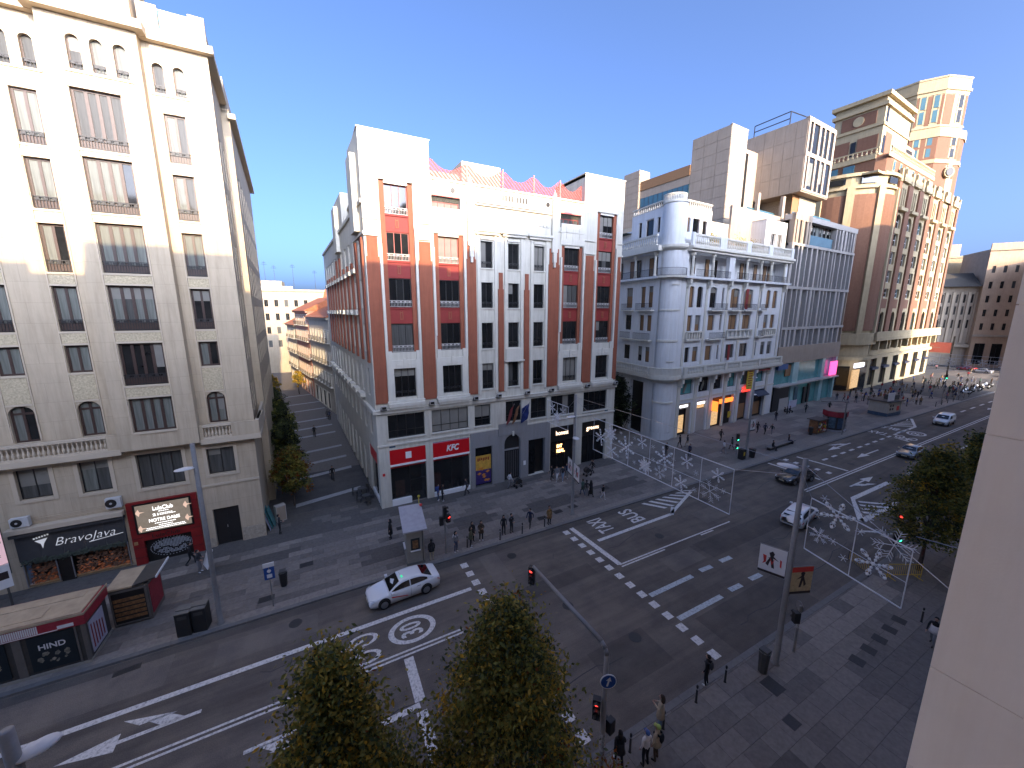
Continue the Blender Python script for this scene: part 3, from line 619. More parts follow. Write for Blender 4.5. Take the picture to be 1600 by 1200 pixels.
for a, b in ((X0,10.5),(27.5,X1)):
    m.quad((a,0,30),(b,0,30),(b,0,32.9),(a,0,32.9),0,F); m.box(a,b,.01,5.6,32.6,32.88,0,F); m.quad((10.5,0,30) if a == X0 else (27.5,0,30),*( ((10.5,5.6,30),(10.5,5.6,32.9),(10.5,0,32.9)) if a == X0 else ((27.5,5.6,30),(27.5,5.6,32.9),(27.5,0,32.9))),0,F); m.quad((a,5.6,30),(b,5.6,30),(b,5.6,32.9),(a,5.6,32.9),0,F)
m.obj('front_wall', 'white', K)
parts('tower_coping', 'whitetrim', K, F, (X0-.08,10.58,-.08,.3,32.9,33.0),(27.42,X1+.08,-.08,.3,32.9,33.0),(X0-.08,X0+.25,.3,5.7,32.9,33.0),(27.42,27.7,.3,5.7,32.9,33.0))
part('roof', 'wornplinth', K, F, (X0+.05,X1-.05,.3,34,29.2,29.4))
# right flank, facing the second side street
m = MB(); FR = T(X1-4.75, 0, 0) @ RZ(R(90)); wall(m, FR, 0, 5.6, 0, 32.9, (), .2); wall(m, FR, 5.6, 30, 0, 29.2, (), .2); m.obj('right_flank_wall', 'white', K)
GK = ('glass2','glass','glass2','glass','curtain2','blind')
# window bays between the orange piers
for k, cx in COLS.items():
    zs = [(14.87,17.45),(18.87,21.4),(22.85,25.25)] + ([(26.65,29.05)] if k in 'tg' else [])
    fm = 'redframe' if k in 'tb' else 'darkframe'
    for i, (a, b) in enumerate(zs):
        win(K, F, cx, a, 1.95, b-a, 3, fm if i > 1 else 'darkframe', GK, .3, 'greyrail', railh=.62, tr=0)
        za = zs[i-1][1]
        if i == 0: continue
        o = part('spandrel_panel', 'redpanel', K, F, (cx-1.0,cx+1.0,.2,.4,za,a-.002))
        if i: part('spandrel_ornament', 'orange', o, F, (cx-.14,cx-.06,.16,.2,za+.35,a-.35),(cx+.06,cx+.14,.16,.2,za+.35,a-.35),(cx-.14,cx+.14,.162,.2,a-.48,a-.4),(cx-.14,cx+.14,.162,.2,za+.35,za+.43))
        if i: part('spandrel_sill', 'redpanel', o, F, (cx-1.0,cx+1.0,.1,.2,a-.12,a-.004))
    top = zs[-1][1]
    part('bay_strip', 'orange', K, F, (cx-1.395,cx-.985,.1,.4,14.88,top+.15)); part('bay_strip', 'orange', K, F, (cx+.985,cx+1.395,.1,.4,14.88,top+.15))
    parts('bay_head', 'whitetrim', K, F, (cx-.98,cx+.98,.04,.4,top+.003,top+.25),(cx-1.55,cx+1.55,-.07,-.003,top+.26,top+2.4),(cx-.9,cx-.8,-.1,-.07,top+.9,top+2.2),(cx-.05,cx+.05,-.1,-.07,top+.5,top+2.2),(cx+.8,cx+.9,-.1,-.07,top+.9,top+2.2))
    part('white_strip', 'whitetrim', K, F, (cx-1.62,cx-1.4,-.18,.0,16.3 if k in 'bf' else 14.2,24.2)); part('white_strip', 'whitetrim', K, F, (cx+1.4,cx+1.62,-.18,.0,14.2,25.6))
    # window of the third storey in its white surround
    win(K, F, cx, 10.7, 1.94, 2.7, 3, 'darkframe', GK, .22, 'iron', railh=.6)
    parts('window_surround', 'whitetrim', K, F, (cx-1.6,cx-1.0,-.14,.0,9.9,14.2),(cx+1.0,cx+1.6,-.14,.0,9.9,14.2),(cx-1.0,cx+1.0,-.12,.0,13.42,14.18),(cx-1.45,cx-1.1,-.13,.0,14.2,15.0),(cx+1.1,cx+1.45,-.13,.0,14.2,15.0))
    parts('surround_ornament', 'whitetrim', K, F, (cx-.1,cx+.1,-.2,-.12,13.45,14.3),(cx-.75,cx-.3,-.16,-.12,13.7,13.82),(cx+.3,cx+.75,-.16,-.12,13.7,13.82))
    part('bay_sill', 'whitetrim', K, F, (cx-1.65,cx+1.65,-.5,.0,9.95,10.25),(cx-1.55,cx+1.55,-.4,.0,9.7,9.95),(cx-1.7,cx+1.7,-.3,.0,10.25,10.45))
for k, cx in MID.items():
    for i, (a, b) in enumerate(((10.72,13.35),(14.85,17.42),(18.87,21.33),(22.68,25.15))):
        win(K, F, cx, a, 1.24, b-a, 2, 'darkframe', GK, .22, 'iron', railh=.6)
        parts('sill', 'whitetrim', K, F, (cx-.75,cx+.75,-.1,.05,a-.12,a-.003))
    part('white_pilaster', 'whitetrim', K, F, (cx-1.05,cx-.78,-.12,-.003,10.2,25.7)); part('white_pilaster', 'whitetrim', K, F, (cx+.78,cx+1.05,-.12,-.003,10.2,25.7))
    parts('head_cornice', 'whitetrim', K, F, (cx-1.45,cx+1.45,-.42,.0,25.95,26.2),(cx-1.3,cx+1.3,-.28,.0,25.72,25.95),(cx-.7,cx+.7,-.1,.0,25.3,25.5))
    parts('scroll_ornament', 'whitetrim', K, F, *[(cx+q-.12,cx+q+.12,-.09,.0,27.0,27.2) for q in (-.95,-.55,.55,.95)], (cx-.4,cx+.4,-.06,.0,27.06,27.12))
part('balcony_panel', 'whitetrim', K, F, (17.85,19.85,-.3,.0,13.55,14.75),(17.7,20.0,-.36,.0,13.4,13.55))
# orange piers
for a, b, z1 in ((4.83,5.9,24.7),(9.22,10.44,24.6),(13.78,14.72,25.0),(17.07,17.68,22.3),(20.05,20.66,22.3),(23.0,24.35,25.0),(27.78,29.05,24.6),(32.42,33.02,24.7)):
    part('orange_pier', 'orange', K, F, (a,b,-.1,.0,10.3,z1-1.6),(a+.1,b-.1,-.098,.0,z1-1.6,z1))
for a, b in ((4.7,5.95),(9.2,10.5),(27.7,29.1),(32.4,33.15)): parts('pier_cap', 'whitetrim', K, F, (a,b,-.16,-.003,24.75,24.9),(a,b,-.12,-.003,26.1,26.18))
for x in (14.25, 23.6):
    m = MB(); m.prism([(-.34,-.2),(.34,-.2),(.34,.12),(-.34,.12)],24.6,29.0,'z',0,F @ T(x,-.1,0)); m.prism([(-.26,-.15),(.26,-.15),(.26,.15),(-.26,.15)],29.0,29.8,'z',0,F @ T(x,-.1,0)); m.lathe([(.22,29.8),(.2,30.2),(.06,30.5),(.01,30.7)],8,(0,0,0),0,F @ T(x,-.1,0)); m.box(-.2,.2,-.32,.1,23.6,24.6,0,F @ T(x,-.05,0)); m.box(-.11,.11,-.28,.1,23.1,23.6,0,F @ T(x,-.05,0)); m.obj('pinnacle','whitetrim',K)
parts('main_cornice', 'whitetrim', K, F, (14.7,23.2,-.2,.0,28.3,28.42),(10.5,27.5,-.12,.0,29.9,30.06),(10.5,13.9,-.1,.0,26.75,26.85),(23.95,27.5,-.1,.0,26.75,26.85))
part('parapet_stripe', 'redpanel', K, F, (14.9,21.5,-.215,-.003,28.42,28.5))
m = MB()
for i in range(8): x = 17.6+.33*i+(.3 if i > 3 else 0); m.box(x,x+.13,-.05,.02,29.0,29.5,0,F)
m.obj('vent_slots','darkframe',K)
for x in (12.6, 23.0-.2): b = MB(); b.cyl((x,-.06,29.25),(x,.02,29.25),.22,.22,14,0,F); b.obj('round_vent','darkframe',K)
for a, b in ((10.6,13.3),(24.4,27.1)):
    win(K, F, (a+b)/2, 27.25, b-a, 1.0, 4, 'redframe', ('blind','curtain2'), .5)
    m = MB(); m.prism([(.0,28.75),(.62,28.78),(.62,28.3),(.5,28.28)],a,b,'x',0,F); o = m.obj('awning','curtain',K); part('awning_edge','pinkmesh',K,F,(a,b,-.05,.02,28.62,28.76))
# first-floor windows, ledge and floodlights
for h, n in zip(holes[:7], (4,4,2,2,2,4,4)): win(K, F, (h[0]+h[1])/2, h[2], h[1]-h[0], h[3]-h[2], n, 'darkframe', ('blind','glass2','glass2','glass'), .2, tr=.3); parts('sill','whitetrim',K,F,(h[0]-.1,h[1]+.1,-.1,.05,h[2]-.12,h[2]-.003))
parts('ledge', 'whitetrim', K, F, (4.65,33.2,-.2,-.003,9.35,9.7),(4.6,33.25,-.26,-.003,9.62,9.72)); parts('ledge', 'whitetrim', K, F, (4.7,33.15,-.1,-.003,6.2,6.35))
for x, od in zip((5.4,9.8,14.3,16.9,20.3,23.4,28.4,32.7), ('first','second','third','fourth','fifth','sixth','seventh','eighth')):
    o = thing('floodlight', od+' box floodlight from the left on the ledge above the shops', 'floodlight', (x,35.0,9.75), 0, 'floodlights along the ledge')
    part('lamp_housing','greyrail',o,IDENT,(-.22,.22,-.25,.05,.12,.42)); part('lamp_glass','glass2',o,IDENT,(-.18,.18,-.262,-.25,.16,.38)); part('bracket','darkframe',o,IDENT,(-.26,-.225,-.05,.05,-.03,.3),(.225,.26,-.05,.05,-.03,.3),(-.26,.26,-.05,.45,-.03,-.0))
# trellis fence on the terrace, in wavy panels
mx = mat('trellis', (0.50,0.10,0.085), .8, .05, 3)
n_ = mx.node_tree; b_ = n_.nodes['Principled BSDF']; g_ = n_.nodes.new('ShaderNodeTexCoord'); w1 = n_.nodes.new('ShaderNodeTexWave'); w1.wave_type='BANDS'; w1.bands_direction='DIAGONAL'; w1.inputs['Scale'].default_value = 1.6
n_.links.new(g_.outputs['Object'], w1.inputs[0]); r_ = n_.nodes.new('ShaderNodeValToRGB'); r_.color_ramp.interpolation='CONSTANT'; r_.color_ramp.elements[0].color=(.22,.22,.22,1); r_.color_ramp.elements[1].position=.45; r_.color_ramp.elements[1].color=(.8,.8,.8,1); n_.links.new(w1.outputs['Fac'], r_.inputs[0]); n_.links.new(r_.outputs[0], b_.inputs['Alpha'])
for a, b in ((10.55,14.2),(14.2,17.9),(17.9,21.4),(21.4,24.6),(24.6,27.45)):
    pts = [(a,30.06),(b,30.06)]
    for i in range(12, -1, -1):
        t_ = i/12; pts.append((a+(b-a)*t_, 31.05+.75*abs(math.cos(math.pi*t_))**3))
    MB().prism(pts, .5, .53, 'y', 0, F).obj('trellis_panel', 'trellis', K); part('trellis_post','pinkmesh',K,F,(a-.06,a+.06,.46,.57,30.06,31.95))
m = MB(); m.box(16.0,20.6,6.5,11,29.4,34.3,0,F); m.obj('stair_house','creamtrim',K); part('stair_house_window','darkframe',K,F,(15.96,16.0,7.2,8.2,31.6,32.8)); part('stair_house_wing','creamtrim',K,F,(10.8,15.9,7,11,29.4,33.0))
m = MB(); m.path([(12.6,8,33),(12.6,8,36.2)],.03,5,0,F); m.path([(12.2,8,35.6),(13.0,8,35.6)],.02,5,0,F); m.path([(12.3,8,36.0),(12.9,8,36.0)],.02,5,0,F); m.obj('aerial','iron',K)
# left flank along the side street
FL = T(0,0,0) @ RZ(R(-87.5))          # u from -L (far) to 0 (front corner)
fh = []
for k in range(11):
    c = -2.6-3.05*k
    for a, b in ((10.72,13.35),(14.85,17.42),(18.87,21.33),(22.68,25.15),(6.85,9.1)):
        fh.append((c-.62,c+.62,a,b))
fh += [(-4.6,-.9,.1,5.4)] + [(-8.2-3.05*k,-6.8-3.05*k,.1,4.2) for k in range(9)]
m = MB(); wall(m, FL, -36, 0, 0, 27.6, fh, .25); wall(m, FL, -5.6, 0, 27.6, 32.9, (), .2); wall(m, FL, -20, -12, 27.6, 31.0, (), .2); m.quad((-12,0,27.6),(-12,4,27.6),(-12,4,31),(-12,0,31),0,FL); m.box(-20,-12,.01,4,30.8,30.98,0,FL); m.box(-36,-5.6,.01,5,27.4,27.58,0,FL); m.quad((-36,0,0),(-36,8,0),(-36,8,27.6),(-36,0,27.6),0,FL); m.obj('side_wall','white',K)
for h in fh[:55]: win(K, FL, (h[0]+h[1])/2, h[2], h[1]-h[0], h[3]-h[2], 2, 'darkframe', GK, .18, one=True)
for h in fh[56:]: win(K, FL, (h[0]+h[1])/2, h[2], h[1]-h[0], h[3]-h[2], 2, 'darkframe', ('glass','glass2'), .2, one=True)
for k in range(11):
    c = -1.08-3.05*k
    part('orange_pier','orange',K,FL,(c-.42,c+.42,-.16,.0,14.0,24.7 if k < 2 or 4 < k < 7 else 23.2))
    if k: parts('balcony_box','whitetrim',K,FL,(c-1.5-.9,c-1.5+.9,-.5,.0,10.1,10.5),(c-1.5-.8,c-1.5+.8,-.35,.0,18.2,18.7),(c-1.5-.8,c-1.5+.8,-.3,.0,22.1,22.5))
parts('ledge','whitetrim',K,FL,(-36,.1,-.25,-.003,9.35,9.7),(-36,0,-.16,-.003,27.3,27.6)); parts('pier_cap','whitetrim',K,FL,(-5.6,0,-.1,-.003,24.9,25.1))
parts('flank_projection','white',K,FL,(-3.8,-1.6,-.45,.0,25.3,31.5),(-17.5,-15,-.4,.0,25.3,30.2))
# ---- chicken restaurant on the corner
Q = thing('red_sign_restaurant', 'corner restaurant front with red fascias and white lettering', 'shopfront', (9.7, 35.4, 0)); F2 = T(-9.7, .05, 0)
mat('kred', (.55,.006,.012), .35, .05, 3); mat('kwhite', (.8,.8,.8), .5, .04, 3)
for a, b in ((5.74,9.13),(9.86,13.69)):
    part('fascia','kred',Q,F2,(a,b,.02,.2,4.3,5.74)); part('fascia_trim','kwhite',Q,F2,(a,b,-.06,.05,4.12,4.3)); part('shop_header','kred',Q,F2,(a,b,.28,.32,3.82,4.1))
    part('interior_back','displaydark',Q,F2,(a,b,2.2,2.3,.1,4.1)); part('shop_floor','slab0',Q,F2,(a,b,.1,2.3,.1,.16))
text_on('sign_lettering','KFC',Q,F2,11.85,5.02,.85,'kwhite',0.0,1.35,.03,.25)
part('sign_emblem_plate','kwhite',Q,F2,(7.2,7.75,-.0,.02,4.72,5.38))
parts('window_mullion','darkframe',Q,F2,(7.55,7.62,.22,.3,.1,3.82),(5.74,5.82,.22,.3,.1,3.82),(9.05,9.13,.22,.3,.1,3.82),(7.62,9.05,.22,.3,2.35,2.45),(9.86,9.94,.22,.3,.1,3.82),(13.6,13.69,.22,.3,.1,3.82),(11.75,11.82,.22,.3,.5,3.82))
mat('clearpane', (.02,.022,.024), .05, 0, spec=.7, alpha=.45)
for a, b, z0 in ((5.82,7.55,.75),(7.62,9.05,.15),(9.94,11.75,.6),(11.82,13.6,.6)): part('pane','clearpane',Q,F2,(a,b,.25,.265,z0,3.82))
parts('stall_riser','kwhite',Q,F2,(5.74,7.6,.0,.25,.1,.72),(9.86,13.69,.0,.25,.1,.55))
mat('foodposter', (.30,.14,.08), .5, .6, 6); mat('boothred', (.25,.07,.04), .6, .3, 3)
part('menu_poster','foodposter',Q,F2,(6.15,7.05,.3,.32,.85,2.5)); part('booth_seat','boothred',Q,F2,(10.05,10.9,1.2,1.7,.2,2.0)); 
for x in (11.3, 12.2, 12.9): part('table','curtain2',Q,F2,(x,x+.45,1.0,1.5,.2,.95))
FLQ = T(-4.95,.05,0) @ RZ(R(-87.5)); part('side_fascia','kred',Q,FLQ,(-4.55,-.95,.05,.2,4.2,5.4)); part('side_window','glass',Q,FLQ,(-4.55,-.95,.22,.26,.5,4.1)); part('side_mullion','darkframe',Q,FLQ,(-2.8,-2.72,.18,.22,.5,4.1)); part('side_riser','kwhite',Q,FLQ,(-4.55,-.95,.05,.25,.1,.5))
part('wall_badge','kred',Q,F2,(5.0,5.22,-.06,-.01,3.35,3.6)); part('street_plate','graffitiblue',K,F,(5.75,6.3,-.03,-.003,6.0,6.18)); part('street_plate','graffitiblue',K,F,(31.6,32.1,-.03,-.003,6.4,6.55))
# ---- granite portal in the middle
P_ = part('granite_portal','granite',K,F,(13.82,17.68,-.08,.3,4.55,6.2),(13.82,14.3,-.08,.3,.1,4.55),(16.25,17.68,-.08,.3,.1,4.55),(19.7,20.7,-.08,.3,.1,6.2),(22.9,23.53,-.08,.3,.1,6.2),(20.7,22.9,-.08,.3,4.4,6.2),(17.0,20.5,-.16,-.08,5.45,6.75),(17.68,19.7,-.08,.3,5.4,6.2))
m = MB(); arch_fill(m, F, 17.68, 19.7, 5.42, 1.0, .35, 0, -.08); m.obj('door_arch','granite',K)
d = part('entrance_door','iron',K,F,(17.7,19.68,.3,.36,.1,5.4)); part('door_transom','granite',d,F,(17.7,19.68,.2,.3,3.55,3.72))
for i in range(8): part('door_bar','steelrail',d,F,(17.85+.23*i,17.87+.23*i,.27,.3,.3,3.4))
part('keystone','whitetrim',K,F,(18.6,18.8,-.28,-.16,5.3,5.8))
mat('posteryellow', (.62,.36,.06), .5, .3, 3); mat('posterblue', (.05,.03,.16), .5, .3, 3); mat('posterorange', (.7,.28,.04), .5, .4, 5)
o = part('poster_window','glass',K,F,(14.32,16.23,.15,.2,.3,4.5)); part('poster','posteryellow',o,F,(14.4,16.15,.1,.14,1.95,3.55)); part('poster','posterblue',o,F,(14.4,16.15,.1,.14,.4,1.95))
m = MB()
for k in range(9): x = random.uniform(14.6,15.9); z = random.uniform(.7,2.2); m.prism([(x-.22,z),(x,z-.13),(x+.25,z+.05),(x+.05,z+.16)],.085,.1,'y',0,F)
m.obj('poster_food_shapes','posterorange',o)
m = MB()
for k in range(7): m.box(14.6+.2*k,14.73+.2*k,.088,.1,2.95+.05*(k%3),3.3,0,F)
m.obj('poster_heading','redpanel',o)
d = part('dark_entrance','displaydark',K,F,(20.72,22.88,.5,.6,.1,4.4)); part('entrance_step','whitetrim',d,F,(20.72,22.88,-.02,.5,.1,.2)); part('door_leaf','glass',d,F,(20.75,21.7,.2,.24,.2,4.3))
part('wall_notice','kwhite',K,F,(20.05,20.35,-.11,-.08,1.6,2.1))
# ---- salad restaurant at the right end
H_ = thing('lettered_restaurant', 'black restaurant front with glowing white and orange lettering', 'shopfront', (27.7, 35.4, 0)); F2 = T(-27.7, .05, 0)
mat('warmtext', (1,.72,.5), .5, 0, emit=2.2); mat('neonorange', (1,.5,.2), .5, 0, emit=4)
for a, b in ((23.69,27.08),(28.22,31.88)):
    part('fascia','displaydark',H_,F2,(a,b,.1,.3,3.6,5.38)); part('glazing','glass',H_,F2,(a,b,.3,.34,.12,3.6)); parts('mullion','darkframe',H_,F2,(a+1.1,a+1.16,.26,.3,.12,3.6),(a+2.2,a+2.26,.26,.3,.12,3.6))
text_on('sign_lettering','honest',H_,F2,25.35,4.55,.75,'warmtext',.07,1.75); text_on('sign_lettering','greens',H_,F2,29.9,4.55,.75,'warmtext',.07,1.9)
text_on('neon_lettering','EAT',H_,F2,25.1,2.9,.55,'neonorange',.22,.75,.02); text_on('neon_lettering','REAL.',H_,F2,25.3,2.3,.55,'neonorange',.22,1.15,.02)
# ---- flags over the portal
mat('flagred', (.22,.03,.03), .8, .2, 3); mat('flagwarm', (.42,.2,.1), .8, .2, 3); mat('flagblue', (.02,.04,.18), .8, .2, 3)
for i, (x, mt, lab) in enumerate(((18.3,'flagred','dark red flag hanging on the leftmost pole over the stone doorway'),(19.0,'flagwarm','red and gold flag hanging on the middle pole over the stone doorway'),(19.7,'flagblue','dark blue flag on the rightmost slanted pole over the stone doorway'))):
    o = thing('flag', lab, 'flag', (x,35.3,7.3), 0, 'flags over the doorway'); tx = .5 if i == 2 else .05
    b = MB(); b.cyl((0,0,0),(tx,-.9,1.7),.025,.02,6); b.ball((tx,-.9,1.72),.05); b.obj('pole','steelrail',o)
    b = MB(); n = 7
    for j in range(n):
        for k in range(6):
            f = lambda j, k: (tx*(1-.12*j)-.15*k*.5*(1 if i < 2 else .3)+.03*math.sin(k*2+j), -.88+.12*j+.04*math.sin(j*2.1+k*1.3), 1.65-.2*j*.55-.28*k)
            b.quad(f(j,k), f(j+1,k), f(j+1,k+1), f(j,k+1))
    b.obj('cloth', mt, o)
# ================================================================ white building with the round corner
FR0, ANG = (46.0, 37.1, 0), R(3.3)
C = thing('round_corner_building', 'white building with round corner tower, loggia balconies and roof terrace', 'building', FR0, ANG)
F = IDENT; FLC = T(-2.65, 1.7, 0) @ RZ(R(-100.3))
GC = ('rollblind','rollblind','glass2','curtain2','rollblind')
pairs = [(2.15,1.05),(4.05,1.25),(22.9,1.3),(25.1,1.4)]; singles = [(7.3,1.6)]; wides = [(13.0,2.3),(16.9,2.3)]; slits = [(9.75,.5),(20.6,.45)]
hs = []
for cx, w_ in pairs+singles+wides+slits:
    for i, (a, b) in enumerate(((11.25,13.45),(15.75,18.0),(19.1,22.05))): hs.append((cx-w_/2, cx+w_/2, a, b, (.35 if i == 2 and w_ > .6 else 0), .3))
mez = [(1.2,4.3),(5.7,8.4),(9.6,11.9),(13.4,15.7),(17.2,20.0),(21.5,24.6)]; gr = [(1.1,4.3),(5.7,8.2),(9.7,15.7),(17.3,20.4),(21.2,25.6)]
hs += [(a,b,6.4,9.0,.6 if a < 16 else 0,.35) for a, b in mez]+[(a,b,.1,5.1,0,.5) for a, b in gr]+[(.9,27.3,23.35,26.6,0,1.7)]
m = MB(); wall(m, F, -.35, 28.2, 0, 27.6, hs, .3); m.quad((28.2,0,0),(28.2,12,0),(28.2,12,27.6),(28.2,0,27.6)); m.obj('front_wall','white2',C)
for h in hs[:27]: win(C, F, (h[0]+h[1])/2, h[2], h[1]-h[0], h[3]-h[2], 1 if h[1]-h[0] < 1.8 else 2, 'wood', GC, .2)
for a, b in mez: win(C, F, (a+b)/2, 6.4, b-a, 2.6, 2, 'darkframe', ('glassteal','glass2','glass'), .3, tr=.6)
# loggia storey
part('loggia_back','white2',C,F,(.9,27.3,1.7,1.8,23.35,26.6)); part('loggia_slab','white2',C,F,(-.4,28.5,-.75,.0,23.0,23.3),(.9,27.3,.0,1.7,23.1,23.34))
for x in (1.7,6.4,15.3,19.4,22.6,27.0):
    b = MB(); b.lathe([(.3,0),(.3,.25),(.2,.3),(.17,2.7),(.32,2.85),(.32,3.2)],8,(x,-.1,23.36)); b.obj('loggia_column','whitetrim',C,smooth=False)
part('loggia_pier','white2',C,F,(10.3,11.8,-.2,.3,23.36,26.6))
for cx in (2.6,4.2,7.6,9.6,13.0,14.4,16.9,18.3,21.0,24.0,25.4): win(C, F, cx, 23.4, .95, 2.75, 1, 'wood', GC, 1.55)
def rail(P, F, u0, u1, z, h, y, mt='iron', step=.16, name='railing'):
    b = MB(); b.box(u0,u1,y-.02,y+.02,z+h-.05,z+h,0,F); b.box(u0,u1,y-.02,y+.02,z+.05,z+.09,0,F); n = int((u1-u0)/step)
    for i in range(n+1): x = u0+(u1-u0)*i/n; b.box(x-.012,x+.012,y-.012,y+.012,z+.05,z+h-.03,0,F)
    return b.obj(name, mt, P)
for a, b_ in ((1.9,6.2),(6.6,10.2),(11.9,15.1),(15.5,19.2),(19.6,22.4),(22.8,26.8)): rail(C, F, a, b_, 23.3, 1.0, -.6)
parts('cornice','whitetrim',C,F,(.4,28.6,-.6,.0,26.62,26.95),(.4,28.7,-.85,.0,26.95,27.3)); part('roof','wornplinth',C,F,(.5,28,.3,24,27.6,27.75))
for a, b_ in ((1.2,7.0),(8.6,14.0),(15.2,20.4),(21.6,27.8)): balustrade(C, F, a, b_, 27.35, 1.55, 'whitetrim', .42, -.4, r=.1)
parts('parapet_pier','white2',C,F,(.6,1.2,-.55,-.25,27.3,29.0),(7.0,8.6,-.55,-.25,27.3,29.0),(14.0,15.2,-.55,-.25,27.3,29.0),(20.4,21.6,-.55,-.25,27.3,29.0),(27.8,28.6,-.55,-.25,27.3,29.0))
# penthouses on the roof
m = MB(); ph = [(1.2,1.8,29.3,31.2),(2.4,3.9,29.0,31.2),(4.6,5.6,29.0,31.1)]
wall(m, F @ T(0,.9,0), .8, 6.6, 27.6, 32.4, ph, .3); m.quad((6.6,.9,27.6),(6.6,8,27.6),(6.6,8,32.4),(6.6,.9,32.4)); m.box(.8,6.6,1.0,8,32.2,32.4); m.obj('penthouse_wall','white2',C)
for h in ph: win(C, F, (h[0]+h[1])/2, h[2], h[1]-h[0], h[3]-h[2], 1, 'wood', ('glass','rollblind'), 1.1)
balustrade(C, F, .9, 6.5, 32.4, 1.0, 'whitetrim', .4, .95, r=.09); parts('terrace_wall','white2',C,F,(6.6,20.4,3.4,3.7,27.7,32.0)); part('terrace_wall_coping','whitetrim',C,F,(6.6,20.4,3.3,3.8,32.0,32.12))
m = MB(); wall(m, F @ T(0,.6,0), 20.9, 27.6, 27.6, 33.2, [(22.6,24.2,29.0,31.2),(24.8,26.4,29.0,31.2)], .3); m.quad((20.9,.6,27.6),(20.9,6,27.6),(20.9,6,33.2),(20.9,.6,33.2)); m.box(20.9,27.6,.7,6,33.0,33.2); m.obj('penthouse_wall','white2',C)
for c in (23.4,25.6): win(C, F, c, 29.0, 1.6, 2.2, 2, 'whiteframe', ('glass2','curtain2'), .8)
parts('penthouse_grille','greyrail',C,F,*[(22.0+.35*i,22.2+.35*i,.54,.6,32.1,32.8) for i in range(13)])
# second-floor balcony and balconettes
parts('ledge','whitetrim',C,F,(.4,28.8,-.95,.0,9.15,9.55),(.4,28.6,-.8,.0,8.95,9.15)); 
for a, b_ in ((1.2,5.2),(5.8,10.6),(11.4,14.6),(15.2,20.2),(21.4,27.6)): balustrade(C, F, a, b_, 9.55, 1.2, 'whitetrim', .34, -.8, r=.09)
parts('balcony_pier','whitetrim',C,F,*[(x-.3,x+.3,-.95,-.65,9.55,10.75) for x in (.9,5.5,11.0,14.9,20.8,28.0)])
for a, b_ in ((1.3,4.9),(11.4,18.4),(22.0,26.0)):
    parts('balcony_front','whitetrim',C,F,(a,b_,-.35,-.003,14.35,14.65),(a,b_,-.4,-.1,15.55,15.7),*[(a+(b_-a)*i/6-.12,a+(b_-a)*i/6+.12,-.35,-.15,14.65,15.55) for i in range(7)])
for a, b_, z in ((6.2,10.2,14.5),(6.2,10.2,18.75),(11.4,14.6,18.75),(15.2,18.4,18.75),(19.8,21.6,18.75),(19.8,21.6,14.5)):
    part('balcony_slab','whitetrim',C,F,(a,b_,-.7,-.003,z-.18,z)); rail(C, F, a, b_, z, .95, -.62)
for x in (1.0,5.6,10.9,14.95,20.0,27.4): part('pilaster','whitetrim',C,F,(x-.22,x+.22,-.1,-.003,10.8,22.4)); parts('console','whitetrim',C,F,(x-.2,x+.2,-.65,-.003,22.3,23.0),(x-.16,x+.16,-.4,-.003,21.8,22.3))
for x in (.9,4.9,8.9,12.6,16.4,20.8,25.6): part('ground_pilaster','whitetrim',C,F,(x-.3,x+.3,-.14,-.003,.1,8.9)); parts('bracket','whitetrim',C,F,(x-.22,x+.22,-.75,-.14,8.3,8.95),(x-.18,x+.18,-.5,-.14,7.7,8.3))
part('string_course','whitetrim',C,F,(.6,28.2,-.08,-.003,5.5,5.75))
# round corner tower
m = MB(); m.cyl((-.95,1.35,0),(-.95,1.35,1.2),1.56,1.56,28,caps=False); m.cyl((-.95,1.35,1.2),(-.95,1.35,32.6),1.48,1.48,28,caps=False); m.obj('corner_tower','white2',C,smooth=True)
m = MB(); m.lathe([(1.8,8.6),(2.4,8.95),(2.55,9.15),(2.55,9.55)],24,(-1.0,1.5,0)); m.lathe([(1.7,22.95),(2.35,23.05),(2.35,23.3),(1.7,23.31)],24,(-1.0,1.5,0)); m.lathe([(1.5,32.6),(1.62,32.65),(1.62,32.8),(1.0,32.8)],24,(-.95,1.35,0)); m.lathe([(1.48,26.6),(1.85,26.8),(2.0,27.0),(2.0,27.3),(1.48,27.31)],24,(-.95,1.35,0)); m.lathe([(1.48,14.3),(1.6,14.35),(1.6,14.6),(1.48,14.65)],24,(-.95,1.35,0)); m.lathe([(1.48,18.6),(1.58,18.62),(1.58,18.8),(1.48,18.82)],24,(-.95,1.35,0)); m.lathe([(1.48,5.5),(1.6,5.52),(1.6,5.75),(1.48,5.77)],24,(-.95,1.35,0)); m.obj('tower_ledge','whitetrim',C,smooth=False)
def ring_rail(name, mt, r, z, h, a0, a1, n, rr, fat):
    b = MB()
    for i in range(n+1):
        a = a0+(a1-a0)*i/n; x, y = -1.0+r*math.cos(a), 1.5+r*math.sin(a)
        b.cyl((x,y,z),(x,y,z+h),rr,rr,5)
        if i: b.cyl((px,py,z+h),(x,y,z+h),fat,fat,5); b.cyl((px,py,z+.08),(x,y,z+.08),fat,fat,5)
        px, py = x, y
    b.obj(name, mt, C)
ring_rail('tower_balustrade','whitetrim',2.4,9.55,1.15,R(170),R(310),34,.07,.1); ring_rail('tower_railing','iron',2.2,23.3,1.0,R(170),R(300),36,.015,.025); ring_rail('tower_top_balustrade','whitetrim',1.45,32.8,.9,R(150),R(330),22,.08,.12)
parts('panel_moulding','whitetrim',C,T(-1.0,1.5,0) @ RZ(R(-20)),(-.6,.6,-1.72,-1.6,11.6,11.68),(-.6,.6,-1.72,-1.6,22.1,22.18))
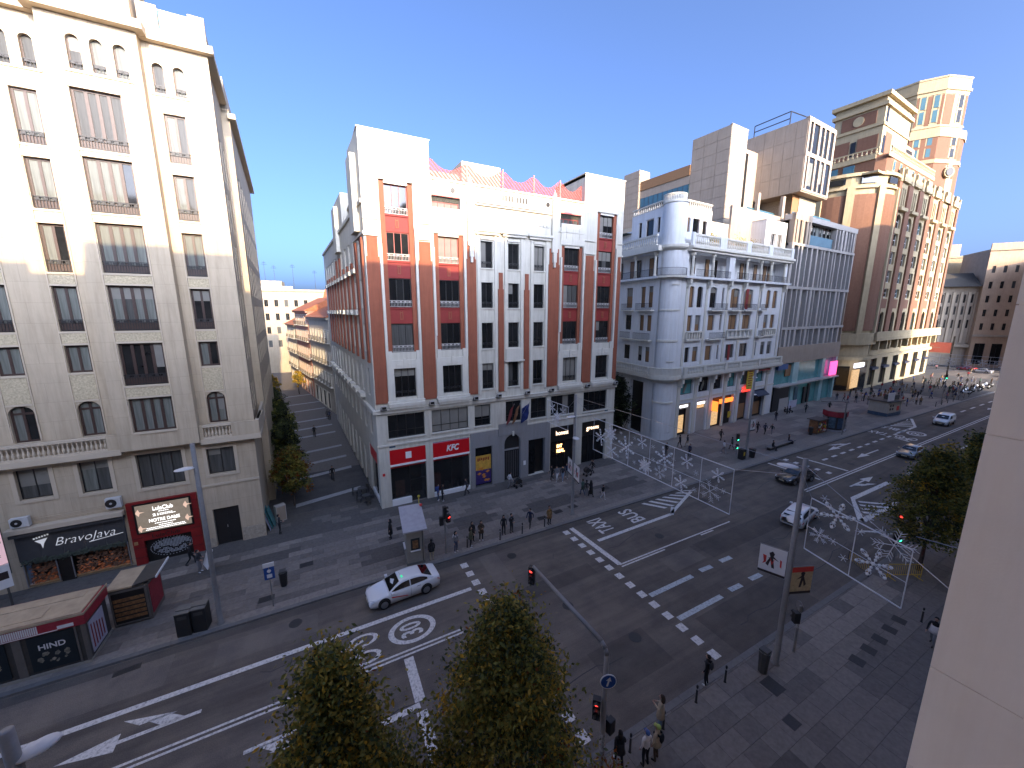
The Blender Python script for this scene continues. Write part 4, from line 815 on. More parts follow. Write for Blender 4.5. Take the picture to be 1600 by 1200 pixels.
# left flank to the second side street
fh = []
for c, w_ in ((-1.7,1.0),(-3.3,1.0),(-6.4,1.5),(-9.6,1.2),(-12.6,1.2)):
    for a, b in ((11.25,13.45),(15.75,18.0),(19.1,22.05)): fh.append((c-w_/2,c+w_/2,a,b))
fh2 = [(-13.5,-.6,23.35,26.6,0,1.6),(-5,-2,.2,8.2,0,.5),(-9.5,-6.5,.2,8.2,0,.5)]
m = MB(); wall(m, FLC, -16, 0, 0, 27.6, fh+fh2, .3); wall(m, FLC @ T(0,.6,0), -7.5, -.5, 27.6, 32.4, [(-2.0,-1.4,29.3,31.3),(-4.3,-2.7,29.0,31.4),(-5.9,-5.2,29.2,31.3)], .3); m.obj('side_wall','white2',C)
for h in fh: win(C, FLC, (h[0]+h[1])/2, h[2], h[1]-h[0], h[3]-h[2], 1, 'wood', GC, .2)
for h in ((-2.0,-1.4),(-4.3,-2.7),(-5.9,-5.2)): win(C, FLC, sum(h)/2, 29.2, h[1]-h[0], 2.1, 1, 'wood', ('glass',), .8)
for h in fh2[1:]: part('shop_opening','displaydark',C,FLC,(h[0],h[1],.5,.55,.2,8.2))
part('loggia_back','white2',C,FLC,(-13.5,-.6,1.6,1.7,23.35,26.6)); 
for c in (-2,-3.6,-6.5,-8.0,-11): win(C, FLC, c, 23.4, 1.0, 2.75, 1, 'wood', GC, 1.45)
for x in (-1.0,-5.2,-9.0,-13.0): b = MB(); b.lathe([(.3,0),(.2,.3),(.17,2.7),(.32,2.85),(.32,3.2)],8,(0,0,0),0,FLC @ T(x,-.1,23.36)); b.obj('loggia_column','whitetrim',C)
part('loggia_slab','white2',C,FLC,(-14.5,.2,-.75,.0,23.0,23.3)); rail(C, FLC, -13.8, -.8, 23.3, 1.0, -.6); parts('cornice','whitetrim',C,FLC,(-15,.2,-.8,.0,26.62,27.3)); balustrade(C, FLC, -14, -.5, 27.35, 1.5, 'whitetrim', .45, -.4, r=.1)
parts('ledge','whitetrim',C,FLC,(-16,.2,-.9,.0,9.1,9.55)); balustrade(C, FLC, -15, -.3, 9.55, 1.2, 'whitetrim', .4, -.75, r=.09); balustrade(C, FLC, -7.5, -.5, 32.4, .95, 'whitetrim', .4, .7, r=.09)
for a, b_, z in ((-4.4,-.8,14.5),(-7.6,-5.2,18.75),(-4.2,-.8,18.75),(-7.6,-5.2,14.5)): part('balcony_slab','whitetrim',C,FLC,(a,b_,-.6,-.003,z-.18,z)); rail(C, FLC, a, b_, z, .95, -.55)
part('terrace_block','white2',C,FLC,(-14,-7.5,1.0,5,27.6,30.6)); part('terrace_awning','darkleaf',C,FLC,(-13.6,-8,-.1,1.0,30.2,30.3))
# ground-floor shops, signs
mat('warmwindow',(.9,.55,.25),.5,.5,3,emit=.5); mat('signwhite',(.9,.92,1),.5,0,emit=2.0); mat('signred',(.9,.03,.02),.5,0,emit=2.2); mat('signorange',(.95,.2,.03),.5,.2,4,emit=1.6); mat('signyellow',(.55,.42,.04),.6,.2,4); mat('navy',(.02,.025,.05),.6,.1,3)
for i, (a, b_) in enumerate(gr):
    o = part('shop_interior','displaydark',C,F,(a,b_,.45,.5,.1,5.1))
    if i == 0: part('lit_display','warmwindow',o,F,(a+.9,b_-1.1,.4,.44,.5,3.2)); part('shop_frame','concrete',o,F,(a,a+.5,.2,.3,.1,4.2),(b_-.8,b_,.2,.3,.1,4.2),(a,b_,.18,.3,4.2,5.0))
    if i == 1: part('grey_shutter','gridstone',o,F,(a,b_,.2,.25,.1,3.7)); part('lit_display','warmwindow',o,F,(a+.1,b_-.2,.3,.4,3.8,4.3)); part('shop_frame','concrete',o,F,(a,b_,.18,.3,4.4,5.0))
    if i == 2: part('lit_display','warmwindow',o,F,(a+.4,a+2.4,.36,.4,.4,2.7)); part('orange_fascia','signorange',o,F,(a+2.0,b_-.2,-.05,.1,3.9,4.6)); part('green_notice','signyellow',o,F,(b_-1.2,b_-.5,-.03,.1,1.2,2.2))
    if i == 3: part('red_sign','signred',o,F,(a+.6,b_-.3,-.2,.05,5.2,5.9)); part('lit_display','brownblind',o,F,(a+.3,b_-.5,.36,.4,.5,3))
    if i == 4: m = MB(); m.prism([(-.9,4.2),(.1,4.9),(.1,4.5),(-.9,4.05)],a+.3,b_-.2,'x'); m.obj('dark_awning','navy',o); part('lit_display','brownblind',o,F,(a+.6,b_-.8,.36,.4,.5,2.8))
for u in (2.7, 6.95):
    m = MB()
    for i in range(7): m.box(u-.95+.28*i,u-.75+.28*i,.1,.16,4.45,4.8)
    m.obj('lit_sign_letters','signwhite',C)
part('yellow_vertical_sign','signyellow',C,F,(18.3,20.0,-.5,-.38,5.6,9.2)); parts('sign_stripes','redpanel',C,F,*[(18.6,19.7,-.52,-.5,6.2+.4*i,6.35+.4*i) for i in range(7)]); part('red_canopy','clubred',C,F,(21.4,25.6,-.55,-.05,8.5,8.75)); part('neon_projecting_sign','signorange',C,F,(9.4,9.5,-1.1,-.15,3.1,4.7)); parts('banner_sign','clubred',C,F,(12.0,12.6,-.3,-.25,11.0,13.4),(15.2,15.9,-.5,-.45,18.9,22.0))
for k in range(2):
    m = MB(); u = 2.75+4.3*k; m.prism([(u-.5,6.7),(u-.1,6.6),(u+.4,7.6),(u+.2,8.2),(u-.3,7.4)],.24,.27,'y'); m.obj('window_graphic','curtain',C)
# ================================================================ modern stone-fin building with concrete blocks on its roof
D = thing('stone_fin_building', 'modern building with glass base, stone fins and cantilevered concrete blocks above', 'building', FR0, ANG)
part('core_wall','displaydark',D,F,(28.6,54.4,1.6,18,10,34)); rr = [(12.0,15.5),(15.5,22.7),(22.7,30.0),(30.0,34.3)]
part('flank_wall','concrete',D,F,(54.3,54.6,0,20,0,34.3)); parts('floor_band','gridstone',D,F,*[(28.4,54.5,-.15,.5,z-.22,z+.22) for z in (15.5,22.7,30.0)]); part('top_band','gridstone',D,F,(28.4,54.5,-.15,1.5,34.0,34.9)); part('lower_band','concrete',D,F,(28.4,54.5,-.18,1.2,9.1,12.2))
rnd = random.Random(3)
for j, (a, b) in enumerate(rr):
    x = 28.5
    while x < 54.4:
        wf = rnd.choice((.3,.35,.55,.8)); 
        if not (j == 3 and 34.5 < x < 45): parts('stone_fin','gridstone' if not (j == 3 and x < 34.5) else 'concrete',D,F,(x,min(x+wf,54.5),-.1,.8,a+.22,b-.22))
        gp = rnd.choice((.8,1.1,1.5,1.9)); g = rnd.choice(('glass','glass','glass2','glassblue','curtain2'))
        part('pane',g,D,F,(x+wf,min(x+wf+gp,54.5),.85,.9,a+.22,b-.22))
        if rnd.random() < .35: part('blind','curtain',D,F,(x+wf+.1,x+wf+gp*.6,.8,.84,a+.5+rnd.random()*2,b-.6))
        x += wf+gp
parts('terrace_glass','glassblue',D,F,(34.5,44.5,.2,.25,30.2,32.0)); part('terrace_beam','gridstone',D,F,(34.3,45,.9,1.3,33.0,33.6)); parts('upper_fins','concrete',D,F,(28.4,34.4,-.17,.4,33.9,35.0),(29.3,30.1,-.17,.3,30.2,33.9),(31.2,31.9,-.17,.3,30.2,33.9),(33.8,34.4,-.17,.3,30.2,33.9))
mat('tealwall',(.30,.50,.50),.3,.15,1.5); mat('lavender',(.45,.45,.55),.6,.1,3); mat('pinkled',(.9,.08,.3),.4,.3,4,emit=1.6); mat('bluesign',(.03,.09,.25),.5,.1,3)
part('glass_base','glassteal',D,F,(28.6,54.4,.5,.6,.1,9.1)); parts('glass_pillar','tealwall',D,F,(35.0,37.2,-.1,.5,.1,9.1),(47.2,48.6,-.1,.5,.1,9.1),(53.6,54.4,-.1,.5,.1,9.1)); part('canopy','gridstone',D,F,(28.6,54,-.9,.5,4.85,5.1)); part('canopy_light','signwhite',D,F,(40,44,-.4,-.2,4.8,4.84))
part('dark_entrance','displaydark',D,F,(28.8,34.6,-.05,.5,.1,4.8)); part('grey_cladding','gridstone',D,F,(31.2,34.7,-.08,-.05,.1,2.4)); part('poster_panel','lavender',D,F,(34.8,38,-.2,-.1,.1,1.6)); parts('window_poster','glassblue',D,F,(36.3,37.7,-.25,-.2,1.6,4.2)); part('blue_banner','bluesign',D,F,(29.0,32.6,-.2,.2,8.0,9.0)); part('warm_shelf','brownblind',D,F,(33,35,.3,.45,6.5,8.6)); part('led_screen','pinkled',D,F,(50.4,53.6,-.5,-.3,5.3,8.2)); parts('mannequin_display','darkframe',D,F,(41.5,42.4,.2,.45,.3,3.6),(43.2,44.0,.2,.45,.3,4.2))
# concrete blocks on the roof; each cladding panel is a piece
def clad(P, F, u0, u1, z0, z1, nx, nz, mt, gap=.05, y=-.06):
    dx = (u1-u0)/nx; dz = (z1-z0)/nz; me = MB().box(gap/2, dx-gap/2, y, 0, gap/2, dz-gap/2).mesh('cladding_panel', mt)
    for i in range(nx):
        for j in range(nz): link('cladding_panel', me, P, F @ T(u0+dx*i, 0, z0+dz*j))
part('block_core','wornplinth',D,F,(18.1,22.7,6.2,13.2,27,48.3),(18.1,40,13.2,24.5,27,44.4),(38.1,49.2,4.1,15.2,40.9,53.2),(41.5,48.5,5.5,15,34.5,40.9),(17.6,20.6,24.5,28.6,27,46.7))
L1 = T(18.1,6.2,0) @ RZ(R(-90)); clad(D, L1, -7.0, 0, 34, 48.4, 3, 8, 'concrete'); clad(D, T(0,6.2,0), 18.1, 22.7, 34, 48.4, 2, 8, 'concrete')
L2 = T(38.1,4.1,0) @ RZ(R(-90)); clad(D, L2, -11.1, 0, 40.9, 53.2, 6, 4, 'concrete'); part('block_soffit','concrete',D,F,(38.0,49.3,4.0,15.2,40.7,40.88)); parts('block_coping','concrete',D,F,(38.0,49.3,3.95,4.5,53.2,53.4),(18.0,22.8,6.1,6.5,48.4,48.5))
L3 = T(18.1,13.2,0) @ RZ(R(-90)); part('ribbon_window','glassblue',D,L3,(-11.2,-.1,-.12,-.02,39.5,41.2)); part('ribbon_frame','darkframe',D,L3,(-11.2,-.05,-.3,-.02,39.0,39.4)); parts('ribbon_mullion','darkframe',D,L3,*[(-11.2+1.1*i,-11.14+1.1*i,-.15,-.1,39.5,41.2) for i in range(11)]); part('ribbon_cladding','concrete',D,L3,(-11.2,-.05,-.06,-.01,41.25,42.6),(-11.2,-.05,-.06,-.01,34,38.9)); part('ribbon_roof','brownblind',D,L3,(-11.2,-.05,-.2,-.01,42.7,44.4))
LP = T(17.6,24.5,0); clad(D, LP, 0, 3.0, 36, 46.6, 1, 8, 'concrete'); clad(D, LP @ RZ(R(-90)), -4.1, 0, 36, 46.6, 1, 8, 'concrete')
for x0, x1 in ((38.1,38.7),(39.3,39.8),(42.0,42.7),(44.0,44.5),(45.9,46.6),(48.5,49.2)): parts('block_fin','concrete',D,F,(x0,x1,3.9,4.1,41.2,47.0),(x0+(.4 if 39 < x0 < 48 else 0),x1+(.4 if 39 < x0 < 48 else 0),3.9,4.1,47.5,53.0))
parts('block_band','concrete',D,F,(38.05,49.25,3.88,4.1,46.9,47.6),(38.05,49.25,3.88,4.1,52.6,53.19),(38.05,49.25,3.88,4.1,40.9,41.3)); part('block_glazing','glass2',D,F,(38.2,49.1,4.06,4.1,41.3,52.6)); part('block_glazing_light','curtain',D,F,(40,41.6,4.03,4.06,42,46),(44.6,45.6,4.03,4.06,43,46.5))
part('stair_glazing','glass2',D,F,(29.8,34.5,12.4,12.5,34.5,49)); part('stair_mullion','gridstone',D,F,(31.9,32.3,12.2,12.4,34.5,49)); part('link_block','concrete',D,F,(26,38.1,12.5,16,34.5,49.8)); parts('terrace_wall','concrete',D,F,(15,30,3.0,3.4,27.6,35.0),(30,38,2.2,2.5,34.3,35.4)); parts('terrace_post','concrete',D,F,(24.0,24.7,4,4.5,34,38.4),(31.5,32.3,3.6,4.1,34.3,38.8)); parts('terrace_glass','glassblue',D,F,(22,31,4.6,4.7,34.3,36.0),(33,40,2.6,2.65,35.4,36.2),(40.5,48,2.4,2.5,35.0,36.4)); part('dark_recess','brownblind',D,F,(39,41.5,5.6,5.7,34.6,40.8))
m = MB()
for a, b in (((38.6,14,53.2),(38.6,14,55.4)),((38.6,14,55.4),(38.6,7.5,55.6)),((38.6,7.5,53.2),(38.6,7.5,55.6)),((38.6,7.5,55.6),(48.6,6.5,55.6)),((48.6,6.5,53.2),(48.6,6.5,55.6)),((38.6,14,54.3),(38.6,7.5,54.4))): m.cyl(a,b,.09,.09,6)
m.obj('roof_railing','iron',D)
# ================================================================ brick and stone palace with the tower
E_ = thing('brick_tower_building', 'tall brick and cream stone building with curved corner and roof tower', 'building', FR0, ANG)
cu = [76.1,83.5,91.4,99.4,107.8,116.1]
hs = []
for c in cu:
    for a, b in ((21.9,23.9),(25.3,28.0),(29.4,32.2),(33.5,36.2)): hs.append((c-1.6,c+1.6,a,b))
    hs += [(c-1.35,c+1.35,13.3,18.5,1.3),(c-1.7,c+1.7,37.4,40.4,1.5),(c-1.9,c+1.9,9.2,11.3),(c-2.0,c+2.0,.5,7.2)]
    hs += [(c+q-.42,c+q+.42,42.2,46.0,.42) for q in (-1.3,0,1.3)]
m = MB(); wall(m, F, 72, 120.3, 0, 47.5, hs, .5); m.quad((120.3,0,0),(120.3,25,0),(120.3,25,47.5),(120.3,0,47.5)); m.obj('front_wall','estone',E_)
GE = ('glass2','glassblue','curtain2','glass')
for h in hs:
    if h[2] != .5: win(E_, F, (h[0]+h[1])/2, h[2], h[1]-h[0], h[3]-h[2], 2 if h[1]-h[0] > 1 else 1, 'whiteframe' if h[2] > 20 else 'darkframe', GE, .4, one=True, tr=.5, t=.14)
    else: part('shop_window','glass2',E_,F,(h[0],h[1],.45,.5,.5,7.2)); part('shop_awning','navy',E_,F,(h[0],h[1],-.6,.3,4.6,5.2))
for i in range(7):
    x = 72.3+(0 if i == 0 else (cu[i-1]+(cu[i] if i < 6 else 124))/2-72.3); parts('brick_pier','ebrick',E_,F,(x-1.35 if i else 72,min(x+1.35,120.2),-.35,-.003,13.2,46.8)); parts('pier_finial','estone',E_,F,(x-.6 if i else 72,min(x+.6,120.2),-.5,.0,46.8,49.4))
for c in cu:
    part('brick_apron','ebrick',E_,F,(c-1.6,c+1.6,-.02,.1,19.3,21.5)); part('balconet','estone',E_,F,(c-2.2,c+2.2,-.8,-.003,41.0,41.7)); parts('gable','estone',E_,F,(c-2.4,c+2.4,-.6,.0,47.0,48.4),(c-1.4,c+1.4,-.58,.0,48.4,49.6))
    parts('console','estone',E_,F,(c-2.9,c-2.3,-1.2,-.003,9.5,11.8),(c+2.3,c+2.9,-1.2,-.003,9.5,11.8))
parts('main_ledge','estone',E_,F,(70,120.6,-1.6,-.003,11.8,12.6),(70,120.5,-1.5,-1.2,12.6,13.9)); part('ground_cornice','estone',E_,F,(72,120.5,-.5,-.003,7.4,8.2))
part('lower_roof','estone',E_,F,(62,120,.6,30,47.2,47.6))
# curved brick corner between the flank and the front
def cyl_wall(name, mt, c, r, a0, a1, z0, z1, n=8):
    b = MB()
    for i in range(n):
        p, q = a0+(a1-a0)*i/n, a0+(a1-a0)*(i+1)/n
        b.quad((c[0]+r*math.cos(p),c[1]+r*math.sin(p),z0),(c[0]+r*math.cos(q),c[1]+r*math.sin(q),z0),(c[0]+r*math.cos(q),c[1]+r*math.sin(q),z1),(c[0]+r*math.cos(p),c[1]+r*math.sin(p),z1))
    return b.obj(name, mt, E_)
CC = (70.0, 9.5); cyl_wall('corner_wall','estone',CC,9.6,R(178),R(282),0,48,10)
for a0, a1 in ((181,207),(213,240),(246,276)): cyl_wall('corner_brick_panel','ebrick',CC,9.9,R(a0),R(a1),14.2,43.5,4)
for a in (178,210,243,278): parts('corner_pilaster','estone',E_,T(CC[0]+9.7*math.cos(R(a)),CC[1]+9.7*math.sin(R(a)),0) @ RZ(R(a+90)),(-.7,.7,-.55,.3,12.6,45))
for z0, z1, r in ((11.0,13.6,10.6),(7.4,8.2,10.2),(44.7,45.2,10.05),(47.2,47.8,10.15)): cyl_wall('corner_ledge','estone',CC,r,R(176),R(284),z0,z1,12); b = MB(); b.ring(9.4,r,z1,CC,40); b.ring(9.4,r,z0,CC,40); b.obj('corner_ledge_slab','estone',E_)
for a in (195,228,262): parts('corner_window','glass2',E_,T(CC[0]+9.7*math.cos(R(a)),CC[1]+9.7*math.sin(R(a)),0) @ RZ(R(a+90)),(-1.5,1.5,-.15,.1,45.7,46.9),(-2.0,2.0,-.12,.1,.3,6.0))
# left flank: window bays between brick piers
FE = T(60.4,9.5,0) @ RZ(R(-90)); hs = []
for c in (-3,-10,-17):
    for a, b in ((14,18),(21.9,23.9),(25.3,28.0),(29.4,32.2)): hs.append((c-1.5,c+1.5,a,b))
    hs += [(c-2.2,c+2.2,33.5,37.6,2.0),(c-1.9,c-.4,40.6,42.4),(c+.4,c+1.9,40.6,42.4)]
m = MB(); wall(m, FE, -22, 0, 0, 47.5, hs, .5); m.obj('flank_wall','estone',E_)
for h in hs: win(E_, FE, (h[0]+h[1])/2, h[2], h[1]-h[0], h[3]-h[2], 2, 'darkframe', GE, .4, one=True, tr=.5, t=.12)
for x in (-6.5,-13.5,-20.5): parts('brick_pier','ebrick',E_,FE,(x-1.5,x+1.5,-.4,-.003,13.2,46.5))
parts('flank_cornice','estone',E_,FE,(-22,0,-.8,-.003,46.8,47.6),(-22,0,-.5,-.003,43.6,44.2))
# set-back storey with balustrade
m = MB(); m.prism([(65.6,11),(65.6,2.5),(66.4,.9),(68,.4),(97,.4),(97,25),(65.6,25)],47.5,51.6,'z'); m.obj('setback_storey','ebrick',E_)
parts('setback_trim','estone',E_,F,(65.4,97.2,.3,.39,50.9,51.7),(65.5,97,.32,.39,47.5,48.0),*[(68.5+4*i,70.0+4*i,.33,.39,48.3,50.6) for i in range(7)],(65.3,65.6,2.5,25,50.9,51.7),(65.4,65.6,2.5,25,47.5,48.2)); parts('setback_window','glassblue',E_,F,*[(68.8+4*i,69.7+4*i,.28,.33,48.6,50.4) for i in range(7)]); parts('setback_flank_window','glassblue',E_,F,(65.35,65.55,6,8,48.6,50.6),(65.35,65.55,9,11,48.6,50.6))
balustrade(E_, F, 67, 97, 51.7, 1.5, 'estone', .8, .5, r=.2); balustrade(E_, T(65.6,0,0) @ RZ(R(-90)), -25, -2.2, 51.7, 1.5, 'estone', .8, 0, r=.2)
# left roof block
part('roof_block','estone',E_,F,(68.4,84,3.0,12,51.6,64)); parts('roof_block_cornice','estone',E_,F,(67.9,84.5,2.5,12.5,62.2,62.9),(68.1,84.2,2.8,12.2,58.4,59.0),(67.7,84.7,2.3,12.7,64,64.8)); parts('roof_block_brick','ebrick',E_,F,(68.3,68.39,3.6,7.2,53,56.8),(68.3,68.39,8.6,11.8,53,56.8),(68.3,68.39,4.4,10.6,59.2,61.8),(70.5,74,2.92,2.99,53,57.5)); parts('roof_block_window','glass2',E_,F,(68.28,68.39,7.4,8.3,53.4,56.4),(69.2,70.2,2.9,2.99,53,56.5),(69.2,70.2,2.9,2.99,59.2,62.0))
b = MB(); b.cyl((68.3,7.5,60.5),(68.22,7.5,60.5),1.0,1.0,20); b.obj('roof_block_medallion','estone',E_)
# roof tower
TP = [(98.9,6.8),(101.4,2.2),(104.3,.9),(107.8,-.5),(108.6,6),(108.6,14),(98.9,14)]
m = MB(); m.prism(TP,47,76,'z'); m.obj('tower','estone',E_)
MB().prism([(98.8,6.9),(101.3,2.1),(104.3,.7),(109.5,-.7),(112.6,-.3),(113.2,6),(113.2,14),(98.8,14)],47,62.6,'z').obj('tower_base','ebrick',E_); MB().prism([(98.6,6.9),(101.2,1.9),(104.3,.5),(109.6,-1.0),(113.0,-.5),(113.6,6),(113.6,14.1),(98.6,14.1)],62.6,64.6,'z').obj('tower_balcony','estone',E_); MB().prism([(98.6,6.9),(101.2,1.9),(104.3,.5),(109.6,-.9),(112.8,-.4),(113.4,6),(113.4,14.1),(98.6,14.1)],56.4,57.3,'z').obj('tower_band','estone',E_)
def offs(o): cx, cy = 104, 6.5; return [(cx+(x-cx)*(1+o/5), cy+(y-cy)*(1+o/7)) for x, y in TP]
for z0, z1, o in ((65.0,65.4,.2),(72.6,73.4,.12),(73.4,74.0,.45),(74.0,76.2,.15),(76.2,76.6,.3)): MB().prism(offs(o),z0,z1,'z').obj('tower_cornice','estone',E_)
FT = T(101.4,2.2,0) @ RZ(math.atan2(2.2-6.8,101.4-98.9)); FT2 = T(104,.9,0) @ RZ(math.atan2(.9-2.2,104-101.4)); FT3 = T(107.8,-.5,0) @ RZ(math.atan2(-1.4,3.5))
for a, b in ((65.6,72.4),(57.6,62.8),(52.8,56.3)):
    for u0, u1 in ((-5.1,-4.75),(-3.05,-2.25),(-.6,-.1)): part('tower_brick_panel','ebrick',E_,FT,(u0,u1,-.05,.0,a,b))
    part('tower_brick_panel','ebrick',E_,FT2,(-2.7,-.3,-.05,.0,a,b)); part('tower_brick_panel','ebrick',E_,FT3,(-.8,-.1,-.05,.0,a,b))
for a, b in ((66.2,69),(69.6,72.4),(58,60),(60.8,62.8),(53,55.8)):
    for u in (-3.9,-1.4): parts('tower_window','glassblue',E_,FT,(u-.45,u+.45,-.12,.05,a,b)); parts('tower_window_surround','estone',E_,FT,(u-.75,u-.46,-.1,.02,a-.2,b+.2),(u+.46,u+.75,-.1,.02,a-.2,b+.2))
    parts('tower_window','glass2',E_,FT3,(-2.6,-1.4,-.12,.05,a,b)); parts('tower_window_surround','estone',E_,FT3,(-3.0,-2.61,-.1,.02,a-.2,b+.2),(-1.39,-1,-.1,.02,a-.2,b+.2))
b = MB(); b.cyl((105.6,.6,54.2),(105.0,-.35,54.2),1.3,1.3,20); b.obj('clock','estone',E_); b = MB(); b.cyl((105.0,-.35,54.2),(104.95,-.45,54.2),1.0,1.0,20); b.obj('clock_face','darkframe',E_)
part('infill_wall','estone',E_,F,(84,99,5.5,12,51.6,60)); part('infill_opening','displaydark',E_,F,(92,97,5.3,5.5,53,59))
mat('litring',(.9,.9,1),.5,0,emit=1.5); part('entrance_sign','litring',E_,F,(62.2,67.4,-.9,-.6,6.0,7.0)); part('entrance_glow','warmwindow',E_,F,(62.5,66.5,-.5,-.3,1.2,5.4))
# ================================================================ buildings round the far square
def plain_building(name, label, cx, cy, rz, w_, d_, h_, mt, cols, rowsz, ww, wh, roof='wornplinth', gl=('glass2','glass','curtain2'), trim=None, cat='building', sides=True, fr='darkframe', bal=None, balh=.9, group=None, ground=None, surround=None):
    """front faces local -y with its left end at the origin; windows are cut and filled"""
    B = thing(name, label, cat, (cx, cy, 0), rz, group)
    hs = [(c-ww/2, c+ww/2, z, z+wh) for c in cols for z in rowsz] + (ground or [])
    m = MB(); wall(m, IDENT, 0, w_, 0, h_, hs, .25); m.quad((0,0,0),(0,d_,0),(0,d_,h_),(0,0,h_)); m.quad((w_,0,0),(w_,d_,0),(w_,d_,h_),(w_,0,h_)); m.quad((0,d_,0),(w_,d_,0),(w_,d_,h_),(0,d_,h_)); m.obj('wall', mt, B)
    for h in hs:
        win(B, IDENT, (h[0]+h[1])/2, h[2], h[1]-h[0], h[3]-h[2], 2, fr, gl, .16, one=True, t=.08)
        if surround: part('window_surround', surround, B, IDENT, (h[0]-.18,h[0]-.002,-.05,.02,h[2],h[3]+.18),(h[1]+.002,h[1]+.18,-.05,.02,h[2],h[3]+.18),(h[0],h[1],-.048,.02,h[3]+.002,h[3]+.178))
    part('roof_slab', roof, B, IDENT, (.05,w_-.05,.05,d_-.05,h_-.15,h_-.02)); t_ = trim or mt
    part('cornice', t_, B, IDENT, (-.2,w_+.2,-.4,-.003,h_-.5,h_+.1))
    if bal:
        for z in rowsz:
            for c in cols: part('balcony', bal, B, IDENT, (c-ww*.75,c+ww*.75,-.5,-.003,z-.12,z-.0)); rail(B, IDENT, c-ww*.75, c+ww*.75, z, balh, -.46, 'iron', .2)
    return B
mat('ochre',(.42,.34,.22),.85,.1,1,streak=.1); mat('salmon',(.46,.33,.23),.85,.1,1,streak=.1); mat('palestone',(.40,.34,.27),.85,.12,1,streak=.15); mat('slate',(.06,.055,.05),.9,.15,2); mat('rooftile',(.34,.11,.045),.85,.25,3,.4,8); mat('offwhite',(.48,.43,.35),.85,.08,1,streak=.12); mat('pinkwall',(.42,.20,.15),.85,.1,1,streak=.1); mat('beigewall',(.36,.295,.21),.85,.1,1,streak=.12)
Q90 = R(-90)
o = plain_building('cinema_building','pale stone cinema with tall pilasters beyond the square',191,55,R(-48),16.5,16,28.0,'palestone',[1.5+1.95*i for i in range(8)],[13,17.5,21.5],.55,2.8,trim='creamtrim')
for i in range(9): part('pilaster','creamtrim',o,IDENT,(.2+1.95*i,.85+1.95*i,-.3,-.003,8,25))
m = MB(); m.prism([(-2,26.8),(3.5,31.5),(3.5,26.8)],-1,14,'x'); m.obj('slate_roof','slate',o); part('canopy','palestone',o,IDENT,(0,16,-1.5,0,6.5,7.5))
o = plain_building('ochre_block','plain ochre block rising behind the cinema roof',206,66,R(-52),26,16,38.6,'ochre',[2.0,4.0,5.0],[24,29,34],.9,1.8); part('roof_house','salmon',o,IDENT,(11,15.5,1,6,38.7,43)); part('roof_railing','greyrail',o,IDENT,(1,7,1,1.2,38.6,40))
m = MB()
for x in (6.2,7.0): m.cyl((x,2,38.6),(x,2,43.5),.08,.05,5)
m.obj('aerial','iron',o)
o = plain_building('salmon_building','salmon pink building with white cornice at the far right',199,43.2,R(-55),14,16,38.5,'salmon',[1.6,4.2,6.8,9.4,12],[12.5,17,21.5,26,31],.8,2.2,trim='ochre',ground=[(1,3.5,1,8),(5,7.5,1,8)]); part('ledge','palestone',o,IDENT,(-.2,14.2,-.6,-.003,10.2,10.9)); part('parapet','salmon',o,IDENT,(0,14,-.1,.3,38.6,40.3))
o = plain_building('grey_block','grey block with red roof sign between the brick tower and the cinema',196,57.5,R(-92),5.6,14,24,'gridstone',[1.2,2.8,4.4],[8,12,16,20],.8,2.2); part('roof_sign','pinkmesh',o,IDENT,(.3,5,-.2,.2,24.2,26.8),)
plain_building('corner_block','sandy corner block hidden behind the white wall edge',192,31,Q90,14,14,36,'palestone',[2,4.5,7,9.5,12],[9,13,17,21,25,29],1.0,2.4)
plain_building('street_end_block','tall pale block closing the avenue in the distance',330,60,Q90,70,20,34,'ochre',[3+4.5*i for i in range(15)],[8,13,18,23,28],1.6,2.6)
# billboard over the square
o = thing('billboard','salmon red billboard on a dark post over the crowded square','billboard',(166,44.2,0),Q90); mat('billred',(.62,.16,.12),.6,.1,1)
part('panel','billred',o,IDENT,(-3.4,4.6,-.1,.1,6.6,9.6)); part('post','iron',o,IDENT,(4.7,5.05,-.15,.15,.1,11.5)); part('print_line','offwhite',o,IDENT,(-2,1.0,-.12,-.1,8.5,8.65),(-2,2.4,-.12,-.1,8.0,8.12),(-2.6,-1.2,-.12,-.1,7.4,8.3)); part('panel_edge','offwhite',o,IDENT,(-3.4,4.6,-.12,.12,6.35,6.58))
# ================================================================ houses along the side street (it bends to the left)
SA = math.atan2(55, -10)          # direction of the bend
def side_house(name, label, t0, L_, h_, mt, cols, rowsz, sur, roofmt, bal):
    d = Vector((math.cos(SA), math.sin(SA))); p = Vector((3.4, 74)) + d*(t0+L_)      # far end is the left end of the front as seen from the street
    o = plain_building(name, label, p.x, p.y, SA+math.pi, L_, 11, h_, mt, cols, rowsz, 1.0, 2.2, surround=sur, bal=bal, ground=[(1.2+3.4*i,3.4+3.4*i,.2,3.4) for i in range(int(L_/3.5))])
    m = MB(); m.prism([(-.7,h_-.1),(5.5,h_+3.0),(11.5,h_-.1)],-.3,L_+.3,'x'); m.obj('tiled_roof', roofmt, o); return o
side_house('balcony_house','pale house with black balconies and orange tiled roof, nearest in the side street',1,17,17.6,'offwhite',[1.6+2.4*i for i in range(7)],[5,9,13],'whitetrim','rooftile','whitetrim')
side_house('pink_house','pink and white striped house further down the side street',18.5,15,18.8,'pinkwall',[1.4+2.1*i for i in range(7)],[4.6,8.4,12.2,15.6],'whitetrim','rooftile','whitetrim')
side_house('cream_house','cream house where the side street bends out of sight',34,13,15.5,'beigewall',[1.5+2.4*i for i in range(5)],[4.6,8.4,12.0],'whitetrim','rooftile','whitetrim')
o = plain_building('cream_end_block','tall cream block with roof terraces closing the side street',-17,137,R(-4),24,14,25.0,'beigewall',[1.5+2.6*i for i in range(8)],[8,12,16,20],1.0,2.0)
